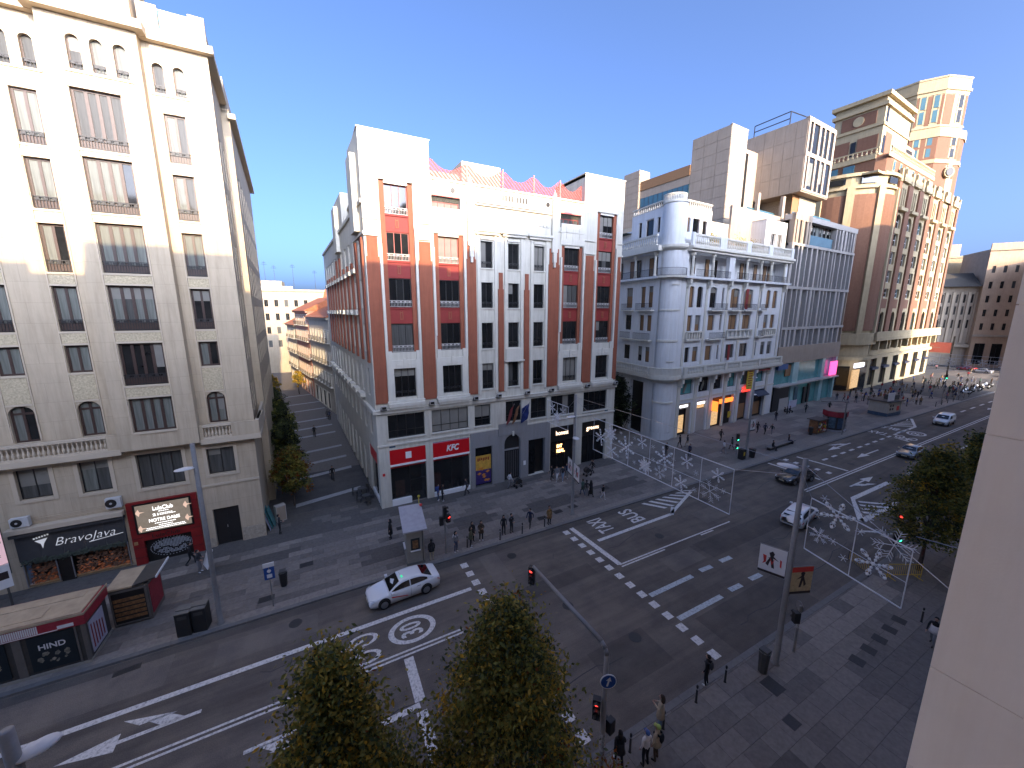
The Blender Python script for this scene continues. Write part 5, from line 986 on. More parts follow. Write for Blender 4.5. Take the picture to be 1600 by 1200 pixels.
part('terrace_block','beigewall',o,IDENT,(3,11,2,9,25.0,27.6)); part('terrace_railing','greyrail',o,IDENT,(1,14,.2,.3,25,26.0))
m = MB()
for x, h in ((3,4.5),(6.5,6),(9,5),(14,5.5),(20,4)):
    m.cyl((x,5,25),(x,5,25+h+2.5),.06,.04,5); m.cyl((x-.7,5,25+h+1.6),(x+.7,5,25+h+1.6),.04,.04,4); m.cyl((x-.5,5,25+h+2.1),(x+.5,5,25+h+2.1),.04,.04,4)
m.obj('aerial','iron',o)
o = plain_building('red_roof_house','house with bright orange roof rising behind the balcony house',4,112,R(-12),14,12,20.5,'offwhite',[2,5,8,11],[8,12,16],1.0,2.0); m = MB(); m.prism([(-.5,20.4),(6,24.5),(12.5,20.4)],-.3,14.3,'x'); m.obj('tiled_roof','rooftile',o); part('chimney','offwhite',o,IDENT,(3,4,4,5,22,26)); part('dormer','offwhite',o,IDENT,(6.5,8.5,.8,4,21,23))
plain_building('left_side_house','narrow sunlit house on the left side of the side street',-7.6,69,R(97),26,12,18.5,'offwhite',[1.6+2.8*i for i in range(8)],[4.5,8.2,12,15],1.0,2.2,trim='whitetrim')
plain_building('orange_side_house','orange house further along the left side of the side street',-11.0,96,R(100),22,12,16.5,'salmon',[1.6+2.6*i for i in range(7)],[4.5,8.2,12],1.0,2.2,trim='whitetrim')
# second side street: buildings that close the gap
plain_building('gap_block','cream block closing the second side street behind the tree',33.5,66,R(-2),24,14,24,'beigewall',[2+2.6*i for i in range(8)],[4,8,12,16,20],1.1,2.2)
# ================================================================ the camera's own side of the street (casts the shade over the road)
N = thing('own_building','smooth cream wall of the building beside the viewpoint','building',(4.48,.8,0))
mat('renderwall',(.90,.76,.60),.85,.05,1.2,.08,70,streak=.04)
for z0, z1 in ((0,14.466),(14.474,15.506),(15.514,17.586),(17.594,18.546),(18.554,24),(24.008,30),(30.008,33.6)): part('wall_course','renderwall',N,IDENT,(0,9,-9,0,z0,z1))
part('wall_joint','renderwall',N,IDENT,(.012,8.99,-9,-.012,14.4,18.6)); part('roof','wornplinth',N,IDENT,(0,9,-9,-.02,33.6,33.9))
def shade_building(name, label, x0, x1, h_, mt, y0=-14):
    B = thing(name, label, 'building', ((x0+x1)/2, -.9, 0)); wd = x1-x0; F_ = T(-wd/2,0,0) @ T(wd,0,0) @ RZ(math.pi)
    hs = [(1.2+3.2*i, 2.5+3.2*i, z, z+2.3) for i in range(int((wd-1)/3.2)) for z in range(5, int(h_)-3, 4)]
    m = MB(); wall(m, F_, 0, wd, 0, h_, hs, .25); M_ = T(-wd/2,0,0); d = y0+.9
    m.quad((0,0,0),(0,d,0),(0,d,h_),(0,0,h_),0,M_); m.quad((wd,0,0),(wd,d,0),(wd,d,h_),(wd,0,h_),0,M_); m.quad((0,d,0),(wd,d,0),(wd,d,h_),(0,d,h_),0,M_); m.quad((0,0,h_),(wd,0,h_),(wd,d,h_),(0,d,h_),0,M_); m.obj('wall',mt,B)
    for h in hs: win(B, F_, (h[0]+h[1])/2, h[2], h[1]-h[0], h[3]-h[2], 2, 'darkframe', ('glass2','curtain2'), .15, one=True)
    return B
shade_building('near_side_block','cream block on the near side of the street, left of the viewpoint',-60,-13.2,33.3,'cream')
shade_building('near_side_block','low cream block on the near side, next to the viewpoint',-13.18,-10.4,32.7,'cream')
shade_building('near_side_block','cream block directly behind the viewpoint',-10.38,4.3,34.4,'cream')
shade_building('near_side_block','narrow cream block behind the smooth wall',13.6,15.2,34.1,'cream')
part('rear_wall','cream',N,IDENT,(0,9,-14,-9.02,0,34.2))
STEP = thing('near_side_block','pale stepped block on the near side of the street, right of the viewpoint','building',(15.2,-.9,0))
for x0, x1, h in ((15.22,16.6,36.0),(16.62,19.8,37.2),(19.82,23.4,38.6),(23.42,27.0,39.8),(27.02,28.8,39.2),(28.82,31.0,41.1),(31.02,33.4,42.6),(33.42,39,41.8),(39.02,44.5,44.5),(44.52,48.5,46.0),(48.52,51.5,43.8),(51.52,81,42.2)):
    part('wall','offwhite',STEP,IDENT,(x0-15.2,x1-15.2,-13,0,0,h))
m = MB(); m.prism([(10.6,39.8),(13.0,39.8),(11.8,41.2)],-1.5,-.02,'y'); m.obj('roof_gable','offwhite',STEP)
shade_building('near_side_block','tall pale block on the near side opposite the stone-fin building',81.02,106,49.5,'offwhite')
shade_building('near_side_block','tall pale block on the near side opposite the brick corner',106.02,121.5,50.8,'offwhite')
shade_building('near_side_block','tallest block on the near side, at the corner of the square',121.52,142,61.5,'palestone')
# ================================================================ trees
def leaf_mat(name, c):
    m = bpy.data.materials.new(name); m.use_nodes = True; n = m.node_tree; b = n.nodes['Principled BSDF']; L = n.links.new
    b.inputs['Roughness'].default_value = .6; b.inputs['Specular IOR Level'].default_value = .3
    g = n.nodes.new('ShaderNodeNewGeometry'); q = n.nodes.new('ShaderNodeTexNoise'); q.inputs['Scale'].default_value = 3.5; q.inputs['Detail'].default_value = 5; L(g.outputs['Position'], q.inputs['Vector'])
    r = n.nodes.new('ShaderNodeValToRGB'); r.color_ramp.elements[0].position = .3; r.color_ramp.elements[1].position = .7; r.color_ramp.elements[0].color = (c[0]*.5,c[1]*.55,c[2]*.5,1); r.color_ramp.elements[1].color = (c[0]*1.4,c[1]*1.35,c[2]*1.2,1); L(q.outputs['Fac'], r.inputs[0]); L(r.outputs[0], b.inputs['Base Color'])
    t = n.nodes.new('ShaderNodeBsdfTranslucent'); L(r.outputs[0], t.inputs[0]); mx = n.nodes.new('ShaderNodeMixShader'); mx.inputs[0].default_value = .35; o = n.nodes['Material Output']; L(b.outputs[0], mx.inputs[1]); L(t.outputs[0], mx.inputs[2]); L(mx.outputs[0], o.inputs[0]); MATS[name] = m
leaf_mat('leafgreen',(.165,.165,.038)); leaf_mat('leafolive',(.25,.205,.048)); leaf_mat('leafyellow',(.44,.28,.04)); leaf_mat('leafrust',(.20,.062,.012)); leaf_mat('leafdark',(.058,.075,.03)); leaf_mat('leafnight',(.016,.022,.015))
mat('bark',(.075,.06,.05),.95,.3,8,.6,20)
def tree(name, label, x, y, h, rad, zb, nclust, per, leaf, mix, seed, group=None, power=.8, trunk=.16):
    rg = random.Random(seed); t = thing(name, label, 'tree', (x, y, .1), rg.uniform(0, 6), group)
    tr = MB(); bend = [(rg.uniform(-.15,.15)*k, rg.uniform(-.15,.15)*k, zb*.9*k if k < 1 else zb*.9+(h-zb)*.9*(k-1)/2) for k in (0,.5,1,2,3)]
    for i in range(4): tr.cyl(bend[i], bend[i+1], trunk*(1-.22*i), trunk*(1-.22*(i+1)), 8)
    cl = []
    for k in range(nclust):
        f = rg.random()**.85; z = zb+(h-zb)*f
        prof = rad*min(1, (f/.18)**.6 if f < .18 else 1)*(1-max(0,(f-.18)/.82))**power
        a = rg.uniform(0, 2*math.pi); prof *= 1+.16*math.sin(3*a+seed+5*f)+.13*math.sin(5*a-2*seed+9*f)+.12*math.sin(11*f+2*a+seed); rr = prof*math.sqrt(rg.uniform(.12,1))*rg.uniform(.7,1.2)
        cl.append((rr*math.cos(a), rr*math.sin(a), z, rr/max(.2,prof), f))
    limbs = MB()
    for c in rg.sample(cl, min(26, len(cl))):
        z0 = zb*.8+(c[2]-zb)*.55; p0 = Vector((0,0,max(zb*.7,z0))); p1 = Vector(c[:3]); pm = (p0+p1)/2+Vector((0,0,.2)); limbs.cyl(p0,pm,.05,.035,5); limbs.cyl(pm,p1,.035,.012,5)
    tr.obj('trunk','bark',t); limbs.obj('limbs','bark',t)
    V = []; Fc = []; MI = []; names = list(mix.keys()); wts = list(mix.values())
    for (cx, cy, cz, edge, f) in cl:
        sg = rg.uniform(.14,.40)*rad/2.8; base = rg.choices(range(len(names)), [w_*(1+(1.6*edge*f if 'yellow' in nm or 'rust' in nm else 0)) for nm, w_ in zip(names, wts)])[0]
        for k in range(per):
            px, py, pz = cx+rg.gauss(0,sg), cy+rg.gauss(0,sg), cz+rg.gauss(0,sg*.85)
            s = leaf*rg.uniform(.45,1.6); u = Vector((rg.gauss(0,1),rg.gauss(0,1),rg.gauss(0,.7))).normalized(); v = u.cross(Vector((rg.gauss(0,1),rg.gauss(0,1),rg.gauss(0,1)))).normalized()
            p = Vector((px,py,pz)); i = len(V)
            V += [p-u*s, p+v*s*.5, p+u*s, p-v*s*.5]; Fc.append((i,i+1,i+2,i+3)); MI.append(base if rg.random() < .7 else rg.choices(range(len(names)), wts)[0])
    me = bpy.data.meshes.new('crown'); me.from_pydata([tuple(p) for p in V], [], Fc)
    for nm in names: me.materials.append(MATS[nm])
    me.polygons.foreach_set('material_index', MI); me.update(); link('crown', me, t); return t
MIX = {'leafgreen':.5,'leafolive':.36,'leafyellow':.085,'leafrust':.02,'leafdark':.3}
tree('street_tree','large autumn tree with yellowing leaves at the bottom centre, right of its twin',4.25,8.35,10.15,2.9,2.4,440,130,.060,MIX,11,'near pavement trees',.72)
tree('street_tree','autumn tree with pointed orange-tipped crown at the bottom, left of its twin',-.3,8.75,10.15,3.0,2.4,440,130,.060,MIX,23,'near pavement trees',1.02)
MIX2 = {'leafgreen':.5,'leafolive':.3,'leafyellow':.04,'leafdark':.5}
tree('street_tree','dark green tree nearest the yellow barrier on the right-hand pavement',37.6,8.3,8.9,2.6,2.4,280,80,.085,MIX2,31,'right pavement trees',.55)
tree('street_tree','dark green tree just beyond the one by the yellow barrier',43.6,7.6,9.3,2.8,2.6,240,75,.10,MIX2,37,'right pavement trees',.55)
tree('street_tree','farthest dark green tree in the right-hand row, beside the cream wall edge',50.5,7.2,9.2,2.7,2.6,200,70,.11,MIX2,41,'right pavement trees',.55)
MIX3 = {'leafdark':.6,'leafgreen':.25,'leafnight':.4}
for i, (x, y, h, lab) in enumerate(((-2.6,40.2,5.6,'brownish tree nearest the corner in the side street'),(-3.3,46.5,6.6,'second tree from the corner in the side street row'),(-3.9,52.5,6.8,'third tree from the corner in the side street row'),(-4.6,58.5,7.0,'fourth tree from the corner in the side street row'),(-5.6,66,7.2,'fifth tree from the corner in the side street row'))):
    tree('side_street_tree',lab,x,y,h,1.9,1.7,120,80,.10,MIX3 if i else {'leafdark':.3,'leafolive':.35,'leafrust':.12,'leafgreen':.3},50+i,'side street trees',.4,.1)
for i, (x, y, lab) in enumerate(((-7.5,92,'sunlit tree far down the side street on the left'),(-3.0,98,'small sunlit tree far down the side street'))): tree('side_street_tree',lab,x,y,5.5,1.4,1.8,50,50,.14,{'leafolive':.5,'leafyellow':.4},70+i,'far side street trees',.4,.1)
tree('evergreen_tree','dark evergreen tree between the orange building and the white round-corner building',40.3,43.0,8.6,2.9,1.2,220,80,.12,{'leafnight':.8,'leafdark':.3},61,None,.42,.2)
# roof-terrace plants on the white building
for i, (u, lab) in enumerate(((7.6,'spiky plant on the roof terrace beside the left penthouse'),(9.2,'orange-flowered shrub on the white roof terrace'),(15.5,'low green shrub in the middle of the white roof terrace'),(19.0,'thin shrub near the right penthouse on the roof terrace'))):
    t = thing('terrace_plant',lab,'plant',(46+u*math.cos(ANG)-1.5*-math.sin(ANG)*-1,37.1+u*math.sin(ANG)+1.5,27.75)); rg = random.Random(i); b = MB(); b.lathe([(.25,0),(.38,.5)],10); b.obj('pot','rooftile',t); b = MB()
    for k in range(160):
        p = Vector((rg.gauss(0,.55),rg.gauss(0,.3),.8+abs(rg.gauss(0,.55 if i else .9)))); s = .12; b.quad(p,p+Vector((s,0,s)),p+Vector((0,s,2*s)),p+Vector((-s,0,s)))
    b.obj('leaves','leafolive' if i != 1 else 'leafyellow',t)
# ================================================================ vehicles
def paint(name, c, rough=.35): 
    return mat(name, c, rough, 0.0, coat=1.0)
paint('carwhite',(.74,.75,.76)); paint('carblack',(.012,.012,.014),.25); paint('cargrey',(.16,.18,.19),.3); paint('carred',(.4,.02,.02)); paint('carsilver',(.45,.46,.47)); mat('tyre',(.012,.012,.012),.85,.1,10); mat('rim',(.30,.31,.32),.35,.1,8,metal=.7); mat('carglass',(.008,.009,.01),.05,0,spec=.8); mat('trimblack',(.012,.012,.013),.5,.0); mat('headlamp',(.55,.58,.6),.1,0,spec=.9); mat('taillamp',(.35,.01,.01),.2,0); mat('plateyellow',(.65,.6,.45),.5,0); mat('tagred',(.6,.02,.03),.4,0); mat('greenlamp',(.05,.7,.3),.4,0,emit=1.0)
CARS = {
 'sedan': dict(st=[(2.31,.34,.58,.60),(2.24,.24,.68,.74),(2.0,.2,.76,.83),(1.55,.19,.85,.88),(1.05,.18,.93,.89),(.2,.18,.94,.89),(-.9,.18,.97,.89),(-1.6,.19,1.02,.885),(-2.0,.22,1.03,.86),(-2.25,.28,.98,.80),(-2.31,.38,.86,.70)],
   gh=[(1.12,.93,.93),(.75,.93,1.17),(.30,.94,1.385),(-.1,.94,1.435),(-.6,.95,1.43),(-1.05,.97,1.37),(-1.45,1.0,1.19),(-1.82,1.03,1.03)], roof=(.32,-1.02), wheels=(1.42,-1.30), base=.80, top=.60, ws=(1.03,.36), rw=(-1.73,-1.10), side=(.92,-1.42), bp=-.28),
 'estate': dict(st=[(2.3,.34,.60,.60),(2.2,.24,.70,.76),(1.95,.2,.79,.84),(1.5,.19,.88,.88),(1.05,.18,.95,.89),(.2,.18,.96,.89),(-.9,.18,.98,.89),(-1.7,.19,1.0,.885),(-2.1,.24,1.0,.86),(-2.28,.30,.97,.80),(-2.33,.40,.88,.72)],
   gh=[(1.12,.95,.95),(.75,.95,1.19),(.32,.95,1.41),(-.1,.96,1.46),(-.8,.97,1.47),(-1.55,.98,1.43),(-1.95,.99,1.28),(-2.24,.99,1.0)], roof=(.34,-1.6), wheels=(1.42,-1.33), base=.80, top=.62, ws=(1.03,.38), rw=(-2.17,-1.68), side=(.92,-1.85), bp=-.22),
 'van': dict(st=[(2.2,.36,.70,.62),(2.1,.26,.84,.80),(1.8,.22,.98,.88),(1.35,.2,1.08,.91),(1.0,.2,1.12,.92),(.2,.2,1.15,.92),(-.9,.2,1.15,.92),(-1.7,.22,1.15,.92),(-2.1,.25,1.15,.90),(-2.2,.32,1.1,.88)],
   gh=[(1.42,1.08,1.08),(1.0,1.12,1.45),(.62,1.12,1.72),(.2,1.13,1.81),(-.9,1.13,1.84),(-1.7,1.13,1.82),(-2.05,1.13,1.72),(-2.18,1.13,1.13)], roof=(.6,-1.9), wheels=(1.38,-1.32), base=.86, top=.74, ws=(1.36,.70), rw=(-2.16,-2.02), side=(1.2,-.1), bp=.5),
}
def interp(L_, x):
    for a, b in zip(L_[:-1], L_[1:]):
        if b[0] <= x <= a[0]: t = (x-a[0])/(b[0]-a[0]); return [p+(q-p)*t for p, q in zip(a, b)]
    return list(L_[0] if x > L_[0][0] else L_[-1])
def loft(mb, rings, closed=False):
    k = len(rings[0]); o = [p for r in rings for p in r]; fs = [(j*k+i,j*k+i+1,(j+1)*k+i+1,(j+1)*k+i) for j in range(len(rings)-1) for i in range(k-1)]
    fs += [tuple(range(k)), tuple((len(rings)-1)*k+i for i in range(k-1,-1,-1))]; mb.add(o, fs)
def car(name, label, kind, pm, x, y, rz, extras=(), group=None):
    S_ = CARS[kind]; t = thing(name, label, {'van':'van'}.get(kind,'car') if 'taxi' not in name else 'taxi', (x, y, .005), rz, group)
    b = MB(); rings = []; xs = [S_['st'][0][0]]
    for a, c in zip(S_['st'][:-1], S_['st'][1:]): xs += [a[0]+(c[0]-a[0])*k/3 for k in (1,2,3)]
    for xx in xs:
        _, zl, zb, w_ = interp(S_['st'], xx); zm = zl+(zb-zl)*.55
        half = [(w_*.80,zl),(w_*.96,zl+.05),(w_,zm-.06),(w_*1.0,zm+.04),(w_*.965,zb-.09),(w_*.90,zb-.02),(w_*.72,zb+.012),(w_*.35,zb+.035)]
        rings.append([(xx,-p,q) for p, q in half]+[(xx,0,zb+.042)]+[(xx,p,q) for p, q in reversed(half)])
    loft(b, rings); b.add([r[0] for r in rings]+[r[-1] for r in rings], [(i,i+1,len(rings)+i+1,len(rings)+i) for i in range(len(rings)-1)]); body = b.obj('body',pm,t,smooth=True)
    b = MB(); rings = []; g = S_['gh']; xs = [g[0][0]]
    for a, c in zip(g[:-1], g[1:]): xs += [a[0]+(c[0]-a[0])*k/2 for k in (1,2)]
    zt = max(p[2] for p in g); zb0 = g[0][1]
    yw = lambda z, zb: S_['base']-(S_['base']-S_['top'])*max(0,min(1,(z-zb)/(zt-.08-zb)))
    for xx in xs:
        _, zb, zr = interp(g, xx); zr = max(zr, zb+.004); hh = zr-zb
        half = [(S_['base'],zb-.06),(S_['base'],zb),(yw(zb+hh*.5,zb),zb+hh*.5),(yw(zb+hh*.86,zb),zb+hh*.86),(yw(zb+hh*.86,zb)*.90,zb+hh*.965),(yw(zr,zb)*.55,zr)]
        rings.append([(xx,-p,q) for p, q in half]+[(xx,0,zr+.012)]+[(xx,p,q) for p, q in reversed(half)])
    loft(b, rings); b.obj('cabin',pm,t,smooth=True)
    def gl(name_, pts): bb = MB(); bb.add(pts, [tuple(range(len(pts)))]); bb.obj(name_,'carglass',t)
    a, c = S_['ws']; za = interp(g,a); zc = interp(g,c); e = .022
    gl('windscreen',[(a+e,-.70,za[2]+e),(a+e,.70,za[2]+e),(c+e,S_['top']*.86,zc[2]+e-.01),(c+e,-S_['top']*.86,zc[2]+e-.01)])
    a, c = S_['rw']; za = interp(g,a); zc = interp(g,c)
    gl('rear_window',[(a-e,-.66,za[2]+e),(c-e,-S_['top']*.84,zc[2]+e-.01),(c-e,S_['top']*.84,zc[2]+e-.01),(a-e,.66,za[2]+e)])
    s0, s1 = S_['side']
    for sg in (-1,1):
        for p, q in (((s0,S_['bp']+.04),(S_['bp']-.04,s1)) if kind != 'van' else ((s0,s1),)) if kind != 'van' else ((s0,s1),):
            pts = []
            n = 5
            for i in range(n+1):
                xx = p+(q-p)*i/n; _, zb, zr = interp(g,xx); zz = max(zb+.06, zb+(zr-zb)*.80-.02); pts.append((xx, sg*(yw(zz,zb)+.016), zz))
            low = []
            for i in range(n,-1,-1):
                xx = p+(q-p)*i/n; _, zb, zr = interp(g,xx); low.append((xx, sg*(yw(zb+.04,zb)+.016), zb+.04))
            gl('side_window', pts+low)
    wr = .335
    WK = ('wheel',)
    if WK not in WC:
        w1 = MB(); w1.lathe([(.20,-.10),(.30,-.105),(wr,-.07),(wr,.07),(.30,.105),(.20,.10)],20); w2 = MB(); w2.lathe([(.225,.08),(.225,.106),(.18,.108)],16)
        for i in range(5): a = i*2*math.pi/5; w2.add([(.03*math.cos(a+1.57),.03*math.sin(a+1.57),.115),(.21*math.cos(a),.21*math.sin(a),.113),(.21*math.cos(a+.4),.21*math.sin(a+.4),.113),(.05*math.cos(a+.6),.05*math.sin(a+.6),.115)],[(0,1,2,3)])
        WC[WK] = (w1.mesh('tyre','tyre',True), w2.mesh('rim','rim'), MB().cyl((0,0,-.06),(0,0,.011),.385,.385,24).mesh('wheel_arch','trimblack'))
    wd = max(s[3] for s in S_['st'])
    for xx in S_['wheels']:
        for sg in (-1,1):
            q = Matrix.Rotation(-sg*math.pi/2,4,'X'); link('wheel_arch',WC[WK][2],t,T(xx,sg*(wd-.01),.40) @ q); o = link('wheel',WC[WK][0],t,T(xx,sg*(wd-.085),wr) @ q); link('rim',WC[WK][1],o)
    L0 = S_['st'][0][0]; z0 = S_['st'][1][2]
    for sg in (-1,1):
        MB().add([(L0-.02,sg*.46,z0-.10),(L0-.16,sg*.80,z0-.06),(L0-.42,sg*.845,z0+.06),(L0-.14,sg*.56,z0+.0)],[(0,1,2,3)]).obj('headlight','headlamp',t,T(.035,sg*.02,.03))
        rb = S_['st'][-1][0]; zb = S_['st'][-2][2]
        MB().add([(rb+.0,sg*.50,zb-.22),(rb+.10,sg*.83,zb-.24),(rb+.30,sg*.875,zb-.08),(rb+.02,sg*.52,zb-.10)],[(0,1,2,3)]).obj('tail_light','taillamp',t,T(-.045,sg*.018,.0))
        b = MB(); b.box(-.09,.09,-.10,.10,-.06,.06); b.obj('wing_mirror',pm,t,T(s0-.02,sg*(wd+.09),za[1]+.05 if False else interp(g,s0)[1]+.06))
        MB().box(-.12,.12,-.006,.006,-.012,.012).obj('door_handle','trimblack' if pm != 'carblack' else 'rim',t,T(.1-.9,sg*(wd-.012),interp(S_['st'],-.8)[2]-.14))
        MB().box(-.006,.006,-.004,.004,-.32,.3).obj('door_seam','trimblack',t,T(S_['bp'],sg*(wd*.997),.62))
    MB().box(-.02,.02,-.5,.5,-.09,.09).obj('grille','trimblack',t,T(L0-.015,0,.40)); MB().box(-.01,.01,-.26,.26,-.055,.055).obj('number_plate','plateyellow',t,T(L0+.012,0,.46)); MB().box(-.01,.01,-.26,.26,-.055,.055).obj('number_plate','plateyellow',t,T(S_['st'][-1][0]-.012,0,.62))
    if 'taxi' in extras:
        o = MB().box(-.06,.06,-.22,.22,0,.09).obj('roof_sign','carwhite',t,T(.15,0,zt+.005)); MB().box(-.05,.05,.22,.30,0,.09).obj('sign_lamp','greenlamp',o)
        for sg in (-1,1):
            MB().add([(.95,sg*(wd+.006),.62),(.98,sg*(wd+.006),.72),(-.02,sg*(wd+.004),.47),(-.1,sg*(wd+.004),.40)],[(0,1,2,3)]).obj('red_stripe','tagred',t)
    if 'rails' in extras:
        for sg in (-1,1): MB().box(-1.5,.1,sg*.56-.015,sg*.56+.015,zt-.01,zt+.04).obj('roof_rail','trimblack',t)
    return t
car('taxi','white taxi saloon with red door stripe in the far lane','sedan','carwhite',4.15,23.45,math.pi+R(3),('taxi',))
car('taxi','white estate taxi seen from behind, turning beyond the near lamp post','estate','carwhite',37.8,16.1,R(10),('taxi',))
car('parked_car','black car stopped in the middle of the junction behind the lamp post','sedan','carblack',46.6,20.8,math.pi+R(-6),('rails',))
car('grey_car','dark grey car half hidden behind the tree on the right','sedan','cargrey',68.2,17.9,math.pi+R(2))
car('delivery_van','small white van driving toward the camera beyond the tree','van','carwhite',92.8,21.2,math.pi+R(2))
for i, (x, y, rz, kd, pm, lab) in enumerate(((186,40,1.2,'sedan','carred','small red car at the back of the far square'),(176,29,1.3,'estate','carwhite','white car waiting at the far square'),(182,36,1.4,'sedan','carsilver','silver car beyond the crowd at the far square'),(188,31,1.4,'estate','carwhite','white estate car at the very end of the street'))): car('distant_car',lab,kd,pm,x,y,rz,(),'cars at the far square')
# ================================================================ street lamps and banners
mat('lampgrey',(.23,.225,.22),.55,.12,6,metal=.2); mat('lampdisc',(.60,.60,.60),.5,.06,4); mat('posewhite',(.72,.71,.70),.6,.05,4); mat('posterred',(.60,.05,.04),.6,.1,4); mat('posterbeige',(.50,.40,.24),.6,.25,6); mat('posterink',(.03,.02,.02),.6,.2,8); mat('stickers',(.42,.42,.42),.7,.6,12)
def lamp(label, x, y, arms, h=11.3, banners=(), group='grey street lamp posts', hs=1.0):
    """tapered post; arms = (height, heading, length); banners = (heading, side, design)"""
    o = thing('street_lamp',label,'street lamp',(x,y,.12),0,group)
    b = MB(); b.lathe([(.19,0),(.19,.05),(.145,.08),(.135,3.0),(.11,h)],14); b.obj('post','lampgrey',o,smooth=True); MB().lathe([(.138,1.3),(.137,2.4)],14).obj('sticker_band','stickers',o)
    for z, a, l in arms:
        d = Vector((math.cos(a),math.sin(a),0)); b = MB(); b.cyl((0,0,z),d*l+Vector((0,0,z+.1)),.045,.035,8); b.obj('arm','lampgrey',o)
        b = MB(); b.lathe([(.03,.10),(.30,.07),(.5,.02),(.52,-.02),(.3,-.06),(.05,-.07)],22,(0,0,0)); b.obj('lamp_head','lampdisc',o,T(d.x*(l+.40*hs),d.y*(l+.40*hs),z+.1) @ RZ(a) @ Matrix.Diagonal((.88*hs,.56*hs,.9,1)),smooth=True)
    for a, z, dsg in banners:
        d = Vector((math.cos(a),math.sin(a),0)); F_ = T(0,0,z) @ RZ(a)     # local x runs outwards, faces local -y
        p = part('banner','posewhite' if dsg == 0 else 'posterbeige',o,F_,(.16,1.32,-.02,.02,.12,1.5)); part('banner_foot','posterink',p,F_,(.16,1.32,-.025,.025,0,.12)); part('banner_bracket','lampgrey',p,F_,(0,1.34,-.015,.015,-.05,-.005),(0,1.34,-.015,.015,1.505,1.54))
        b = MB(); rg = random.Random(int(z*10+a*7)); sd_ = (-.026,-.021)
        for yy in ((-.026,-.021),(.021,.026)):
            b.prism([(.62,.35),(.72,.95),(.66,1.15),(.76,1.28),(.90,1.15),(.84,.95),(1.02,.5),(.90,.4),(.82,.75),(.74,.36)],yy[0],yy[1],'y',0,F_); b.prism([(.45,.8),(.7,1.0),(.95,.85),(.72,.9)],yy[0]-.001,yy[1]+.001,'y',0,F_)
        b.obj('banner_figure','posterink',p)
        b = MB()
        for yy in ((-.029,-.0265),(.0265,.029)):
            if dsg == 0: b.prism([(.34,.9),(.42,.95),(.40,.55),(.33,.5)],yy[0],yy[1],'y',0,F_); b.prism([(.62,.95),(.74,.5),(.86,.95),(.74,.66)],yy[0],yy[1],'y',0,F_); b.prism([(1.0,.95),(1.16,.98),(1.0,.6),(1.15,.45),(1.1,.62)],yy[0],yy[1],'y',0,F_)
            else: b.box(.16,1.32,yy[0],yy[1],1.22,1.5,0,F_)
        b.obj('banner_print','posterred',p)
    return o
lamp('tall grey lamp post in front of the red club on the far pavement',-6.15,25.85,((9.85,R(192),.08),))
lamp('tall grey lamp post with banners in front of the black restaurant',20.1,26.3,((9.3,R(190),.1),(7.4,R(250),.1)),11.3,((R(75),3.6,0),(R(255),3.6,0)))
lamp('nearest full grey lamp post, with a white and a red banner, right of centre',20.45,8.8,((10.9,R(118),.25),(7.9,R(35),.25)),11.5,((R(112),5.0,0),(R(-22),4.2,1)))
lamp('tall grey lamp post with one white banner by the white building',48.5,27.5,((10.2,R(30),.2),(8.0,R(20),.3)),11.3,((R(0),3.4,0),))
lamp('lamp post cut off by the bottom left corner of the picture',-5.75,9.75,((9.75,R(25),.0),),10.55,(),'grey street lamp posts',.72)
# ================================================================ traffic signals
mat('signalblack',(.015,.015,.016),.5,0); mat('lightred',(1,.04,.03),.4,0,emit=3.5); mat('lightgreen',(.05,1,.45),.4,0,emit=3.5); mat('signblue',(.015,.07,.28),.45,.05,3)
def head(P, F_, lit=None, n=3):
    b = MB(); b.box(-.15,.15,-.12,.12,0,.31*n); hd = b.obj('signal_head','signalblack',P,F_)
    for i in range(n):
        c = ('lightred','signalblack','lightgreen') if n == 3 else ('lightred','lightgreen'); on = (lit == 'red' and i == n-1) or (lit == 'green' and i == 0)
        q = MB(); q.cyl((0,-.125,.155+.31*i),(0,-.135,.155+.31*i),.105,.105,12); q.obj('lens',('lightred' if lit == 'red' else 'lightgreen') if on else 'trimblack',hd)
        q = MB()
        for k in range(8): a0, a1 = math.pi*k/8, math.pi*(k+1)/8; q.quad((.12*math.cos(a0),-.12,.155+.31*i+.12*math.sin(a0)),(.12*math.cos(a1),-.12,.155+.31*i+.12*math.sin(a1)),(.12*math.cos(a1),-.28,.145+.31*i+.12*math.sin(a1)),(.12*math.cos(a0),-.28,.145+.31*i+.12*math.sin(a0)))
        q.obj('visor','signalblack',hd)
    return hd
o = thing('mast_arm_signal','grey mast-arm traffic signal with blue arrow sign at the near kerb','traffic signal',(9.1,9.45,.12))
b = MB(); b.lathe([(.16,0),(.11,.1),(.10,5.4)],12); pts = [Vector((0,0,5.4)),Vector((-.01,.08,5.62)),Vector((-.03,.3,5.78)),Vector((-.25,5.1,6.0))]
for a_, c_ in zip(pts[:-1],pts[1:]): b.cyl(a_,c_,.095,.075,10)
b.obj('mast','lampgrey',o,smooth=True)
head(o,T(-.27,5.2,5.0) @ RZ(R(-50)),'red'); head(o,T(-.28,.12,2.5) @ RZ(R(-45)),'red'); head(o,T(.3,-.1,1.7) @ RZ(R(190)),None,2); MB().lathe([(.112,.9),(.105,2.1)],12).obj('sticker_band','stickers',o)
